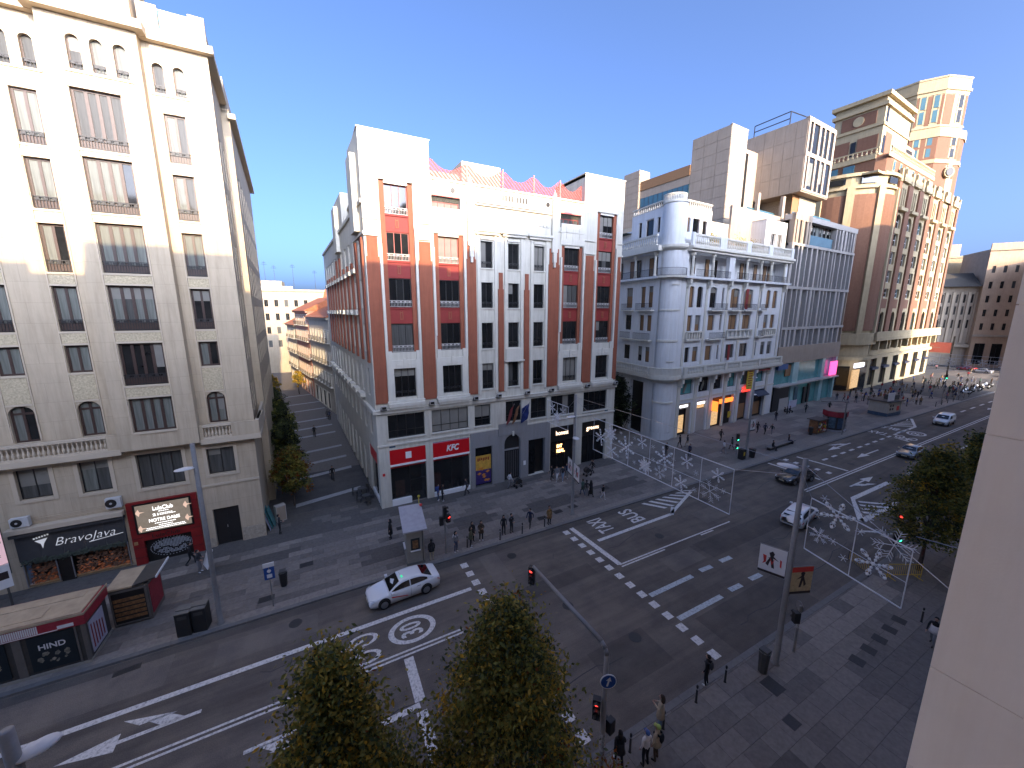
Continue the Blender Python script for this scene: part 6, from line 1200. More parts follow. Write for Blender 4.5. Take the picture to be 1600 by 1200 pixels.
b = MB(); b.cyl((0,0,0),(0,.03,0),.32,.32,24); s_ = b.obj('arrow_sign','posewhite',o,T(-.02,-.18,4.35) @ RZ(R(-25))); b = MB(); b.cyl((0,-.008,0),(0,-.001,0),.29,.29,24); b.obj('sign_face','signblue',s_); MB().prism([(-.035,-.2),(.035,-.2),(.035,.06),(.11,.04),(0,.22),(-.11,.04),(-.035,.06)],-.014,-.009,'y').obj('sign_arrow','posewhite',s_,Matrix.Rotation(R(15),4,'Y'))
def signal_post(label, x, y, h, hs, rz=0, group='post traffic signals'):
    o = thing('traffic_signal',label,'traffic signal',(x,y,.12),rz,group); b = MB(); b.lathe([(.10,0),(.065,.06),(.06,h)],10); b.obj('post','lampgrey',o)
    for z, dx, a, lit, n in hs: head(o,T(dx,0,z) @ RZ(R(a)),lit,n)
    return o
signal_post('pedestrian signal showing red on the post beside the small kiosk',7.95,26.05,3.4,((2.6,.26,10,'red',2),(2.5,-.28,180,None,2),(3.0,0,90,None,3)))
signal_post('traffic signal showing green by the bins near the white building',47.9,28.4,2.9,((2.0,.0,-30,'green',3),(.9,.0,-30,'green',2)))
signal_post('pair of signals, red above and green below, under the right-hand tree',37.4,9.6,3.6,((2.9,-.1,-70,'red',3),(1.5,.35,-40,'green',2),(1.4,-.3,120,None,3)))
signal_post('pale post with green signal beside the far crossing',112,26.5,6.0,((5.2,0,-60,'green',3),))
o = signal_post('short sign post with round signs behind the nearest lamp post',22.1,8.75,2.9,((2.0,-.3,150,None,2),)); MB().lathe([(.063,.6),(.062,2.2)],10).obj('sticker_band','stickers',o)
b = MB(); b.cyl((0,0,0),(0,.03,0),.28,.28,20); b.obj('round_sign','lampgrey',o,T(.2,.1,2.7) @ RZ(R(60)))
o = thing('bus_stop_sign','blue and white information sign on a thin post near the litter bin','sign',(-3.45,25.95,.12)); part('post','lampgrey',o,IDENT,(-.03,.03,-.03,.03,0,3.0)); p = part('sign_panel','signblue',o,IDENT,(-.28,.28,-.03,.03,1.95,2.75)); part('sign_header','posewhite',p,IDENT,(-.3,.3,-.032,.032,2.78,3.05)); part('sign_symbol','posewhite',p,IDENT,(-.14,.14,-.036,-.03,2.05,2.3)); b = MB(); b.cyl((0,-.031,2.52),(0,-.037,2.52),.11,.11,16); b.obj('sign_disc','posewhite',p)
b = MB(); b.cyl((0,0,3.1),(0,0,7.6),.05,.04,8)
o = thing('mast_arm_pole','grey signal arm reaching over the far pavement towards the square','traffic signal',(70.5,26.2,.12)); b = MB(); b.lathe([(.13,0),(.1,.1),(.09,5.2)],10); b.cyl((0,0,5.2),(-6.8,.4,5.9),.09,.07,8); b.obj('mast','lampgrey',o); head(o,T(.2,0,2.4) @ RZ(R(100)),None)
# ================================================================ bollards, bins, benches, barrier
BO = None
BOL = [(9.7,26.05),(12.45,25.75),(14.5,25.7),(16.75,25.75),(17.1,9.4),(14.9,9.4),(12.55,9.3),(10.55,9.3),(31.2,6.3)]+[(108+3.2*i,26.2) for i in range(7)]
BLAB = ['bollard nearest the red pedestrian signal on the far kerb','second bollard from the pedestrian signal on the far kerb','third bollard from the pedestrian signal on the far kerb','bollard beside the person in the tan coat on the far kerb','near-kerb bollard right of the person with the backpack','near-kerb bollard left of the person with the backpack','near-kerb bollard behind the person in the beige coat','near-kerb bollard beside the person in black at the bottom','lone bollard near the cream wall edge on the right']+[od+' slim bollard, counted from the near end, in the row along the far crossing kerb' for od in ('first','second','third','fourth','fifth','sixth','seventh')]
for (x, y), lab in zip(BOL, BLAB):
    o = thing('bollard',lab,'bollard',(x,y,.13),0,'slim dark bollards'); MB().lathe([(.075,0),(.05,.03),(.045,.86),(.055,.88),(.05,.93),(.02,.97)],10).obj('post','plate',o,smooth=True); MB().lathe([(.048,.72),(.0475,.80)],10).obj('reflective_band','steelrail',o)
mat('binblack',(.02,.02,.021),.55,.1,5); mat('bindark',(.06,.058,.055),.5,.15,6); mat('bintop',(.16,.155,.14),.6,.15,6)
for i, (x, lab) in enumerate(((-7.75,'left one of two black recycling containers by the far kerb'),(-7.02,'right one of two black recycling containers by the far kerb'))):
    o = thing('recycling_container',lab,'container',(x,25.95,.13),R(-8),'recycling containers'); m = MB(); m.prism([(-.34,-.36),(.34,-.36),(.34,.36),(-.34,.36)],.05,1.45,'z'); m.obj('body','binblack',o); part('lid','bintop',o,IDENT,(-.35,.35,-.1,.37,1.452,1.56),(-.35,.35,-.37,-.1,1.452,1.5)); part('foot','bindark',o,IDENT,(-.33,.33,-.35,.35,0,.05)); part('hatch','bindark',o,IDENT,(-.22,.22,-.372,-.36,1.1,1.3))
def litter(label, x, y, h=1.15, r=.26, mt='binblack', group='litter bins'):
    o = thing('litter_bin',label,'bin',(x,y,.13),0,group); MB().lathe([(r*.72,0),(r*.78,.05),(r,h*.85),(r,h*.92)],8).obj('body',mt,o); part('slot_lid','bindark',o,IDENT,(-r*.75,r*.75,-r*.75,r*.75,h*.92,h)); MB().ring(r*.9,r*1.05,h*.925,(0,0),16).obj('rim','bintop',o)
litter('black litter bin beside the blue sign post',-2.95,27.8); litter('dark faceted litter bin at the foot of the nearest lamp post',19.35,8.85,1.35,.27,'bindark'); litter('black litter bin by the lamp post near the white building',49.0,27.0,1.2,.4); litter('slim black litter bin between the bench and the small kiosk',66.2,28.4,1.2,.3)
o = thing('black_sign_box','black box with yellow emblem beside the bin near the white building','cabinet',(47.3,27.3,.13)); part('body','binblack',o,IDENT,(-.35,.35,-.3,.3,0,1.3)); part('emblem','signyellow',o,IDENT,(-.15,.15,-.31,-.3,.5,1.0))
o = thing('stone_bench','long stone bench with two people on the far pavement','bench',(53.4,27.5,.13),R(2)); part('seat','kerbstone',o,IDENT,(0,6.6,-.35,.35,.34,.46)); part('base','plate',o,IDENT,(.2,6.4,-.22,.22,0,.34))
mat('yellowpaint',(.50,.33,.05),.6,.15,5)
o = thing('crowd_barrier','yellow metal crowd barrier round the foot of the right-hand tree','barrier',(34.5,9.0,.13),R(-28)); b = MB(); b.box(0,2.4,-.02,.02,1.02,1.06); b.box(0,2.4,-.02,.02,.2,.24); b.box(0,.04,-.02,.02,.0,1.06); b.box(2.36,2.4,-.02,.02,.0,1.06); b.obj('frame','yellowpaint',o)
bm_ = MB().box(-.01,.01,-.01,.01,.24,1.02).mesh('bar','yellowpaint')
for i in range(16): link('bar',bm_,o,T(.16+.138*i,0,0))
for x in (.25,2.15): part('foot','yellowpaint',o,IDENT,(x-.025,x+.025,-.4,.4,0,.04),(x-.02,x+.02,-.02,.02,.04,.22))
o = thing('crowd_barrier','grey barrier panel behind the yellow one under the right-hand tree','barrier',(33.4,9.6,.13),R(60)); b = MB(); b.box(0,1.8,-.02,.02,1.0,1.04); b.box(0,1.8,-.02,.02,.2,.24); b.box(0,.04,-.02,.02,0,1.04); b.box(1.76,1.8,-.02,.02,0,1.04); b.obj('frame','bindark',o)
for i in range(12): link('bar',bm_,o,T(.14+.14*i,0,-.02))
o = thing('leaning_boards','pale blue boards leaning on the hotel corner','board',(-4.4,35.8,.1)); 
for i in range(3): part('board','glassteal' if i else 'lavender',o,T(.1+.14*i,.2+.25*i,0) @ Matrix.Rotation(R(-14),4,'Y'),(0,.03,0,1.1,0,2.0-.1*i))
for x, y, rz, lab in ((-3.6,37.6,.4,'grey utility box at the hotel corner in the side street'),): o = thing('utility_box',lab,'cabinet',(x,y,.1),rz); part('body','gridstone',o,IDENT,(-.4,.4,-.25,.25,0,1.5)); part('door','concrete',o,IDENT,(-.34,.34,-.262,-.25,.1,1.4))
# café tables beside the restaurant flank
for i, (x, y) in enumerate(((3.6,37.6),(3.4,39.4))):
    o = thing('cafe_table',('nearer' if i == 0 else 'farther')+' dark café table beside the restaurant flank','table',(x,y,.13)); MB().lathe([(.38,.72),(.38,.75)],12).obj('top','bindark',o); MB().lathe([(.25,0),(.04,.05),(.04,.72)],8).obj('pedestal','binblack',o)
    for j, a in enumerate((40,160,280)):
        c = thing('cafe_chair',('first','second','third')[j]+' dark chair round the '+('nearer' if i == 0 else 'farther')+' café table','chair',(x+.65*math.cos(R(a)),y+.65*math.sin(R(a)),.13),R(a-90),'dark café chairs'); part('seat','bindark',c,IDENT,(-.2,.2,-.2,.2,.43,.46)); part('backrest','bindark',c,IDENT,(-.2,.2,.17,.2,.46,.85))
        for sx in (-.17,.17):
            for sy in (-.17,.17): part('leg','iron',c,IDENT,(sx-.015,sx+.015,sy-.015,sy+.015,0,.43))
# ================================================================ kiosks
mat('plyroof',(.42,.33,.22),.8,.2,2,.2,12); mat('kioskdark',(.06,.055,.05),.6,.2,4); mat('kioskred',(.33,.025,.04),.6,.35,2.5); mat('posterdark',(.012,.02,.025),.4,.2,4); mat('posterfig',(.30,.28,.22),.6,.7,5); mat('bronze',(.14,.125,.11),.5,.15,4); mat('magrack',(.24,.12,.05),.6,.7,7); mat('rooflight',(.36,.36,.40),.7,.15,3); mat('kioskbeige',(.30,.28,.24),.7,.1,4)
def poster_hind(P, F_, u, z, w_, h_):
    p = part('poster','posterdark',P,F_,(u,u+w_,-.05,-.02,z,z+h_)); text_on('poster_lettering','HIND',p,F_,u+w_*.5,z+h_*.66,.42,'posewhite',-.055,w_*.58,.005)
    b = MB(); rg = random.Random(5)
    for k in range(16): x = u+w_*rg.uniform(.18,.82); zz = z+h_*rg.uniform(.18,.48); s = rg.uniform(.05,.13); b.prism([(x-s,zz-s*.5),(x,zz-s),(x+s,zz+.1*s),(x+s*.3,zz+s),(x-s*.7,zz+s*.7)],-.056,-.051,'y',0,F_)
    b.obj('poster_figures','posterfig',p)
o = thing('news_kiosk','large newspaper kiosk with plywood-coloured roof and two dark film posters','kiosk',(-11.75,25.9,.13),R(-2)); 
part('body','kioskdark',o,IDENT,(-5.6,0,0,2.2,0,2.35)); f = part('fascia','kioskred',o,IDENT,(-5.75,.12,-.1,2.3,2.35,2.95)); part('roof','plyroof',o,IDENT,(-5.6,.0,.02,2.2,2.952,3.0)); part('roof_panel','plyroof',o,IDENT,(-4.6,-1.6,.35,1.1,3.0,3.03),(-4.9,-.5,1.5,2.0,3.0,3.025)); part('roof_edge','plyroof',o,IDENT,(-5.78,.15,-.13,-.1,2.9,3.02),(.12,.15,-.1,2.33,2.9,3.02)); part('vent_grille','posewhite',f,IDENT,*[(-3.0+.075*i,-2.95+.075*i,-.115,-.1,2.45,2.85) for i in range(19)])
text_on('fascia_lettering','MADRID',f,IDENT,-3.75,2.68,.3,'posterbeige',-.115,1.15,.01); part('fascia_print','posewhite',f,IDENT,(-2.9,-.9,-.114,-.1,2.38,2.42),(-.9,-.3,-.113,-.1,2.42,2.6))
poster_hind(o,IDENT,-4.55,.3,1.7,1.95); poster_hind(o,IDENT,-2.1,.3,1.7,1.95); part('base','kioskbeige',o,IDENT,(-5.65,.05,-.05,2.25,-.02,.14)); part('side_poster','lavender',o,IDENT,(.0,.04,.3,1.7,.3,2.1)); 
for q in ((-.12,.02,-.04,.1,.14,2.35),(-.38,-.3,-.04,.0,.14,2.35),(-2.62,-2.3,-.04,.0,.14,2.35)): part('corner_post','bronze',o,IDENT,q)
m = MB()
for k in range(5): m.box(.045,.05,.4+.25*k,.5+.25*k,.5,1.9-.1*k)
m.obj('side_poster_print','clubred',o)
o = thing('magazine_kiosk','smaller kiosk annex with lit magazine racks behind the large kiosk','kiosk',(-11.6,28.3,.13),R(-2)); part('body','bronze',o,IDENT,(0,1.75,0,1.9,0,2.4)); part('roof','plyroof',o,IDENT,(-.1,1.1,-.1,2.0,2.4,2.5)); m = MB(); m.prism([(1.1,2.5),(2.2,2.75),(2.2,2.68),(1.1,2.4)],-.1,2.0,'y'); m.obj('roof_flap','kioskdark',o); part('flap_edge','posewhite',o,IDENT,(2.2,2.26,-.1,2.0,2.66,2.78)); p = part('magazine_case','displaydark',o,IDENT,(.1,1.6,-.06,-.0,.2,2.2)); part('case_frame','bronze',p,IDENT,(.03,.1,-.1,.0,.12,2.3),(1.6,1.68,-.1,.0,.12,2.3),(.1,1.6,-.098,.0,.12,.2),(.1,1.6,-.098,.0,2.2,2.3))
for i in range(5): part('magazine_row','magrack',p,IDENT,(.15,1.55,-.085,-.06,.4+.3*i,.6+.3*i))
part('side_print','kioskred',o,IDENT,(1.75,1.78,.1,1.7,.3,2.2))
# more magazines and pink panel at the far left
o = thing('advert_screen','tall pink advertising panel standing at the left edge','sign',(-18.75,33.5,1.0),R(28)); mat('pinkpanel',(.85,.55,.58),.4,.05,2,emit=.35); part('panel','pinkpanel',o,IDENT,(-1.0,.9,-.05,.05,2.0,5.0)); part('frame','bindark',o,IDENT,(-1.05,.95,.05,.12,1.2,5.05)); part('lower_panel','posewhite',o,IDENT,(-1.0,.9,-.05,.05,.4,1.95)); part('lower_print','posterink',o,IDENT,(.2,.8,-.055,-.05,1.0,1.5)); part('print_line','posterink',o,IDENT,(.1,.8,-.056,-.05,3.9,3.97),(-.2,.7,-.056,-.05,2.6,2.63),(-.2,.7,-.056,-.05,2.5,2.53)); part('leg','bindark',o,IDENT,(-.8,-.7,-.05,.05,-.87,.4),(.6,.7,-.05,.05,-.87,.4)); text_on('panel_lettering','ON',o,IDENT,.45,3.55,.5,'posterink',-.056)
o = thing('lottery_kiosk','small beige kiosk with pale pitched roof by the far kerb','kiosk',(5.65,26.35,.13),R(-6)); m = MB(); m.prism([(-.62,-.5),(.62,-.5),(.62,1.35),(-.62,1.35)],0,2.75,'z'); m.obj('body','kioskbeige',o); m = MB(); m.prism([(-.85,2.8),(2.1,3.35),(2.1,3.45),(-.85,2.9)],-.85,.85,'x'); m.obj('roof','rooflight',o); part('plinth','bintop',o,IDENT,(-.66,.66,-.54,1.4,0,.2)); p = part('menu_poster','posterdark',o,IDENT,(-.32,.32,-.53,-.5,1.2,2.1)); part('poster_print','magrack',p,IDENT,(-.2,.2,-.535,-.53,1.3,1.95)); part('shelf','posewhite',o,IDENT,(-.36,.36,-.6,-.5,1.1,1.16)); part('counter','posewhite',o,IDENT,(-.75,-.62,.1,1.0,1.0,1.06)); part('corner_strip','bindark',o,IDENT,(.5,.56,-.53,-.5,.1,2.75)); b = MB(); b.cyl((.7,1.9,3.45),(.7,1.9,4.05),.03,.03,6); b.ball((.7,1.9,4.15),.11,n=10); b.obj('roof_lamp','signyellow',o); b = MB(); b.ball((.8,1.6,3.55),.12,n=10); b.obj('roof_ball','posterred',o)
def round_kiosk(label, x, y, rz, s, body, fas):
    o = thing('street_kiosk',label,'kiosk',(x,y,.13),rz,'kiosks on the far pavement'); n = 8; oct_ = lambda r: [(r*math.cos(2*math.pi*(i+.5)/n)*1.1, r*math.sin(2*math.pi*(i+.5)/n)) for i in range(n)]
    MB().prism(oct_(1.6*s),.0,.2,'z').obj('base','rooflight',o); MB().prism(oct_(1.4*s),.2,2.3,'z').obj('body','kioskdark',o); MB().prism(oct_(1.6*s),2.3,3.1,'z').obj('fascia',fas,o); MB().prism(oct_(1.58*s),3.1,3.16,'z').obj('roof','bronze',o)
    for i in range(n):
        a = 2*math.pi*(i+1)/n; part('poster',body[i % len(body)],o,T(1.36*s*math.cos(a)*1.1,1.36*s*math.sin(a),0) @ RZ(a+math.pi/2),(-.42*s,.42*s,-.06,-.0,.5,2.15))
    return o
mat('kposter1',(.10,.16,.20),.4,.7,3); mat('kposter2',(.30,.28,.27),.5,.6,4); mat('kposter3',(.06,.10,.16),.4,.6,3)
round_kiosk('octagonal kiosk with red fascia on the far pavement',72.6,28.2,.2,1.0,('kposter1','kposter3','kposter2'),'kioskred')
o = thing('souvenir_stand','open souvenir stand with crowded racks beside the red-topped kiosk','stall',(68.4,28.6,.13)); part('rack','magrack',o,IDENT,(-1.2,1.2,-.6,.6,.1,2.0)); part('roof','kioskdark',o,IDENT,(-1.4,1.5,-.8,.9,2.1,2.2)); part('post','bindark',o,IDENT,(-1.35,-1.28,-.7,-.63,0,2.1),(1.3,1.37,-.7,-.63,0,2.1)); 
rg = random.Random(9)
for k in range(26): part('souvenir',rg.choice(('posewhite','kposter2','signyellow','posterred','kposter1')),o,T(rg.uniform(-1.2,1.0),-.62,rg.uniform(.2,1.7)),(0,rg.uniform(.15,.35),-.12,0,0,rg.uniform(.15,.3)))
o = thing('white_kiosk','square white kiosk with picture panels and a poster on its roof','kiosk',(92,28.6,.13),R(-5)); part('body','offwhite',o,IDENT,(-2.2,2.2,-1.4,1.4,.1,2.6)); part('roof','kioskdark',o,IDENT,(-2.5,2.5,-1.7,1.7,2.6,2.75)); part('roof_poster','posewhite',o,IDENT,(-2.2,-.2,-1.2,-1.1,2.76,4.2)); part('roof_box','kioskdark',o,IDENT,(0,2.0,-1.0,.4,2.76,3.6)); part('base','kposter3',o,IDENT,(-2.22,2.22,-1.42,1.42,0,.6)); 
for i in range(4): part('picture','posterink',o,IDENT,(-1.7+.75*(i%2),-1.25+.75*(i%2),-1.43,-1.4,1.1+.6*(i//2),1.5+.6*(i//2)))
part('red_panel','posterred',o,IDENT,(.6,1.4,-1.43,-1.4,.9,1.7)); part('shutter_bar','steelrail',o,IDENT,(1.6,1.66,-1.45,-1.4,.2,2.5)); 
# low planter at the corner of the second side street
# ================================================================ winter light panels hung across the street
mat('lightwhite',(.62,.63,.65),.5,.05,4); mat('bulb',(.70,.72,.74),.35,0)
def star(b, F_, u, z, r, kind, bb=None):
    st = .011; r = r*.78
    def bar(x0,z0,x1,z1,t=st): b.cyl((x0,0,z0),(x1,0,z1),t,t,4,0,F_)
    if kind == 0:
        for k in range(3): a = math.pi*k/3+.2; bar(u-r*math.cos(a),z-r*math.sin(a),u+r*math.cos(a),z+r*math.sin(a))
        return
    n = 6
    for k in range(n):
        a = 2*math.pi*k/n+.3; c, s = math.cos(a), math.sin(a); bar(u,z,u+r*c,z+r*s,.015)
        for q in (.45,.65,.85):
            for sg in (-1,1): a2 = a+sg*.75; l = r*(.34 if kind == 1 else .2); bar(u+q*r*c,z+q*r*s,u+q*r*c+l*math.cos(a2),z+q*r*s+l*math.sin(a2),.011)
        if kind >= 2:
            for q in (.35,.62,1.0): bb.ball((u+q*r*c,0,z+q*r*s),.09*(r/.9),n=8,M=F_)
            m = 8
            for j in range(m): t0, t1 = 2*math.pi*j/m, 2*math.pi*(j+1)/m; rr = r*.17; bar(u+.8*r*c+rr*math.cos(t0),z+.8*r*s+rr*math.sin(t0),u+.8*r*c+rr*math.cos(t1),z+.8*r*s+rr*math.sin(t1),.010)
    if kind >= 2: bb.ball((u,0,z),.12*(r/.9),n=8,M=F_)
    if kind == 4:
        for k in range(12): a, a2 = 2*math.pi*k/12, 2*math.pi*(k+1)/12; b.add([(u,.0,z),(u+r*.55*math.cos(a),.02,z+r*.55*math.sin(a)),(u+r*.9*math.cos((a+a2)/2),0,z+r*.9*math.sin((a+a2)/2)),(u+r*.55*math.cos(a2),.02,z+r*.55*math.sin(a2))],[(0,1,2,3)],0,F_)
def light_panel(label, y0, y1, z0, z1, x, stars, divs, wires, sag=0):
    o = thing('light_panel',label,'light decoration',(x,y0,z0),R(90) if y1 > y0 else R(-90),'winter light panels'); L_ = abs(y1-y0); h = z1-z0; b = MB()
    for z in (0,h): b.cyl((0,0,z),(L_,0,z+sag),.03,.03,5)
    b.cyl((0,0,h*.45),(L_,0,h*.45+sag),.014,.014,5)
    for k in range(divs+1): b.cyl((L_*k/divs,0,sag*k/divs),(L_*k/divs,0,h+sag*k/divs),.02,.02,5)
    b.obj('frame','lightwhite',o); bb = MB()
    for i, (u, z, r, kd) in enumerate(stars): s = MB(); star(s,IDENT,u,z,r,kd,bb); s.obj('snowflake','lightwhite',o)
    if bb.v: bb.obj('bulbs','bulb',o)
    w_ = MB()
    for p, q in wires: w_.cyl(p,q,.012,.012,4)
    w_.obj('wire','steelrail',o); return o
rg = random.Random(4)
st = [(.9,1.3,.8,2),(2.0,1.9,.85,4),(2.2,.6,.7,2),(3.7,1.35,1.0,2),(5.2,2.2,.55,2),(5.6,.6,.75,4),(7.2,1.7,.95,2),(6.9,.6,.55,1),(8.6,.55,.6,2),(8.9,2.1,.55,2),(10.6,.85,.8,1),(11.0,2.0,.5,2)]+[(x,z,.22,0) for x, z in ((3.1,2.3),(4.5,2.3),(6.2,2.2),(4.6,.5),(6.3,1.3),(7.9,1.9),(9.6,1.6),(9.6,.5),(11.4,1.2),(2.9,.4),(8.0,1.0))]
def flip(L_, ss): return [(L_-u,z,r,k) for u, z, r, k in ss]
light_panel('long panel of white snowflake lights hanging across the middle of the road',12.0,23.9,7.2,9.9,20.25,flip(11.9,st),6,(((11.9,0,2.7),(14.2,0,3.6)),((0,0,2.7),(-3.1,0,3.6))))
st2 = [(1.05,2.2,.8,2),(.5,.95,.45,1),(3.0,1.9,.85,1),(2.5,.75,.75,2)]+[(x,z,.22,0) for x, z in ((.3,1.9),(1.05,.95),(1.5,.4),(1.9,1.9),(2.1,2.6),(2.6,1.5),(.5,2.8))]
light_panel('short panel of white snowflake lights beside the nearest lamp post',8.25,4.7,7.3,9.9,20.25,st2,2,(((0,0,2.6),(-.6,0,3.8)),((3.55,0,2.6),(7.6,0,3.1))),-.6)
light_panel('white light panel against the white and orange facade behind the lamp post',27.5,31.0,7.8,10.0,20.25,[(.8,1.6,.6,1),(1.7,.9,.7,4),(2.6,1.6,.6,2),(2.3,.4,.5,1)],2,(((0,0,2.2),(-1.2,0,3.3)),((3.5,0,2.2),(4.4,0,2.6))))
w_ = thing('span_wire','thin wire from the nearest lamp post to the cream wall','wire',(20.45,8.8,11.3)); MB().cyl((0,0,0),(-11.0,-9.3,1.2),.012,.012,4).obj('cable','steelrail',w_)
w_ = thing('span_wire','thin wire from the nearest lamp post to the far lamp post','wire',(20.45,8.8,11.2)); MB().cyl((0,0,0),(-.35,17.5,0),.012,.012,4).obj('cable','steelrail',w_)
for i, x in enumerate((118,128)):
    light_panel('light panel over the far end of the street, '+('nearer' if i == 0 else 'farther')+' of two',12,32,6.5,9.0,x,[(1.5+2.4*k,1.2,.9,1+k%2) for k in range(8)],8,(((0,0,2.5),(-3,0,4)),((20,0,2.5),(24,0,4))))
# ================================================================ people
PC = {'skin':(.42,.25,.18),'black':(.012,.012,.014),'charcoal':(.035,.035,.04),'navy2':(.02,.025,.06),'blue':(.03,.06,.22),'jeans':(.05,.07,.13),'paleblue':(.22,.30,.40),'beige':(.42,.34,.24),'tan':(.22,.13,.05),'brownc':(.08,.05,.03),'whitec':(.62,.61,.62),'greyc':(.20,.20,.21),'greenc':(.05,.09,.075),'olivec':(.09,.09,.05),'redc':(.30,.02,.02),'hairdark':(.015,.011,.009),'hairbrown':(.05,.028,.015),'capblue':(.06,.12,.32),'caplime':(.40,.50,.12),'pinkc':(.42,.20,.20)}
for k, c in PC.items(): mat('c_'+k, c, .85, .12, 12)
def figure(pose):
    """one continuous body grown from a skeleton; returns a mesh with slots skin, top, bottom, shoes"""
    J = {}; E2 = []
    def j(n, p, r, par=None, lab=0): J[n] = (Vector(p), r, lab); E2.append((par, n, lab)) if par else None
    sit = pose == 'sit'; dz = -.42 if sit else 0
    lean = .10 if pose == 'walk' else 0
    j('pelvis',(0,0,.95+dz),(.145,.105),None,2); j('waist',(0,-.01,1.10+dz),(.135,.10),'pelvis',1); j('chest',(0,-.02-lean*.3,1.30+dz),(.165,.115),'waist',1); j('neck0',(0,-.02-lean*.5,1.44+dz),(.08,.07),'chest',1); j('neck1',(0,-.03-lean*.6,1.50+dz),(.05,.05),'neck0',0); j('head0',(0,-.045-lean*.6,1.575+dz),(.072,.085),'neck1',0); j('head1',(0,-.04-lean*.6,1.665+dz),(.078,.095),'head0',0); j('crown',(0,-.03-lean*.6,1.72+dz),(.05,.06),'head1',0)
    for s, sg in (('l',-1),('r',1)):
        j('sh'+s,(sg*.185,-.01-lean*.4,1.39+dz),(.062,.062),'chest',1)
        if pose in ('stand','sit'): el, wr = (sg*.24,.03,1.12+dz), (sg*.23,-.06,.89+dz)
        elif pose == 'walk': el, wr = (sg*.24,sg*.12,1.13), (sg*.24,sg*.16-.12,.91)
        else: el, wr = (sg*.25,0,1.12), (sg*(.10 if sg > 0 or pose == 'fold' else .20),-.23,1.17 if pose != 'fold' and sg > 0 else 1.08)
        j('el'+s,el,(.047,.047),'sh'+s,1); j('wr'+s,wr,(.033,.033),'el'+s,1)
        d = (Vector(wr)-Vector(el)).normalized(); pm = Vector(wr)+d*.075; j('pa'+s,pm,(.038,.022),'wr'+s,0)
        side = Vector((0,1,0)) if abs(d.z) > .6 else Vector((0,0,1))
        for q, l in ((-.028,.075),(-.009,.088),(.010,.082),(.028,.065)):
            p1 = pm+d*.02+side*q; j('f%s%g' % (s,q),p1+d*l*.5,(.010,.010),'pa'+s,0); j('g%s%g' % (s,q),p1+d*l+Vector((0,-.012,-.006)),(.008,.008),'f%s%g' % (s,q),0)
        j('t0'+s,Vector(wr)+d*.04-side*.045,(.012,.012),'wr'+s,0); j('t1'+s,Vector(wr)+d*.085-side*.06,(.009,.009),'t0'+s,0)
        j('hip'+s,(sg*.09,0,.88+dz),(.092,.095),'pelvis',2)
        if sit: kn, an = (sg*.12,-.44,.50), (sg*.12,-.40,.09)
        elif pose == 'walk': kn, an = (sg*.09,-.12-sg*.10,.50), (sg*.09,.02-sg*.26,.10)
        else: kn, an = (sg*.10,-.03,.49), (sg*.11,.03,.09)
        j('kn'+s,kn,(.062,.065),'hip'+s,2); j('an'+s,an,(.042,.045),'kn'+s,2); j('he'+s,(an[0],an[1]+.02,.045),(.04,.04),'an'+s,3); j('to'+s,(an[0]+sg*.02,an[1]-.17,.035),(.042,.03),'he'+s,3)
    names = list(J); idx = {n: i for i, n in enumerate(names)}
    me = bpy.data.meshes.new('fig'); me.from_pydata([J[n][0] for n in names], [(idx[a], idx[b]) for a, b, _ in E2], [])
    ob = bpy.data.objects.new('fig', me); COL.objects.link(ob)
    md = ob.modifiers.new('s','SKIN'); md.use_smooth_shade = True
    if not me.skin_vertices:
        import bmesh
        bm = bmesh.new(); bm.from_mesh(me); bm.verts.layers.skin.verify(); bm.to_mesh(me); bm.free()
    for i, n in enumerate(names): sv = me.skin_vertices[0].data[i]; sv.radius = J[n][1]; sv.use_root = (n == 'pelvis')
    ob.modifiers.new('u','SUBSURF').levels = 1
    out = bpy.data.meshes.new_from_object(ob.evaluated_get(bpy.context.evaluated_depsgraph_get())); bpy.data.objects.remove(ob)
    out.materials.clear()
    for q in ('c_skin','c_black','c_jeans','c_whitec'): out.materials.append(MATS[q])
    segs = [(J[a][0], J[b][0], l, (J[a][1][0]+J[b][1][0])/2) for a, b, l in E2]
    for p in out.polygons:
        c = p.center; best = min(segs, key=lambda s: (lambda t: (c-(s[0]+(s[1]-s[0])*t)).length-s[3])(max(0,min(1,(c-s[0]).dot(s[1]-s[0])/max(1e-9,(s[1]-s[0]).length_squared)))))
        p.material_index = best[2]; p.use_smooth = True
    return out, J
FIG = {p: figure(p) for p in ('stand','walk','phone','fold','sit')}
def hair_mesh(style):
    b = MB(); b.ball((0,.012,1.655),.105,.92,1.08,1.0,12)
    if style == 'long': b.lathe([(.085,1.66),(.105,1.55),(.10,1.42),(.06,1.36)],10,(0,.045,0))
    if style == 'cap': b.box(-.07,.07,-.165,-.06,1.655,1.67)
    if style == 'hood': b.lathe([(.11,1.68),(.13,1.56),(.15,1.44)],10,(0,.02,0))
    v = [(x, y+(.028 if z > 1.5 and y < -.03 and z < 1.66 else 0), z) for x, y, z in b.v]; b.v = v; return b
HAIR = {}; ACC = {}
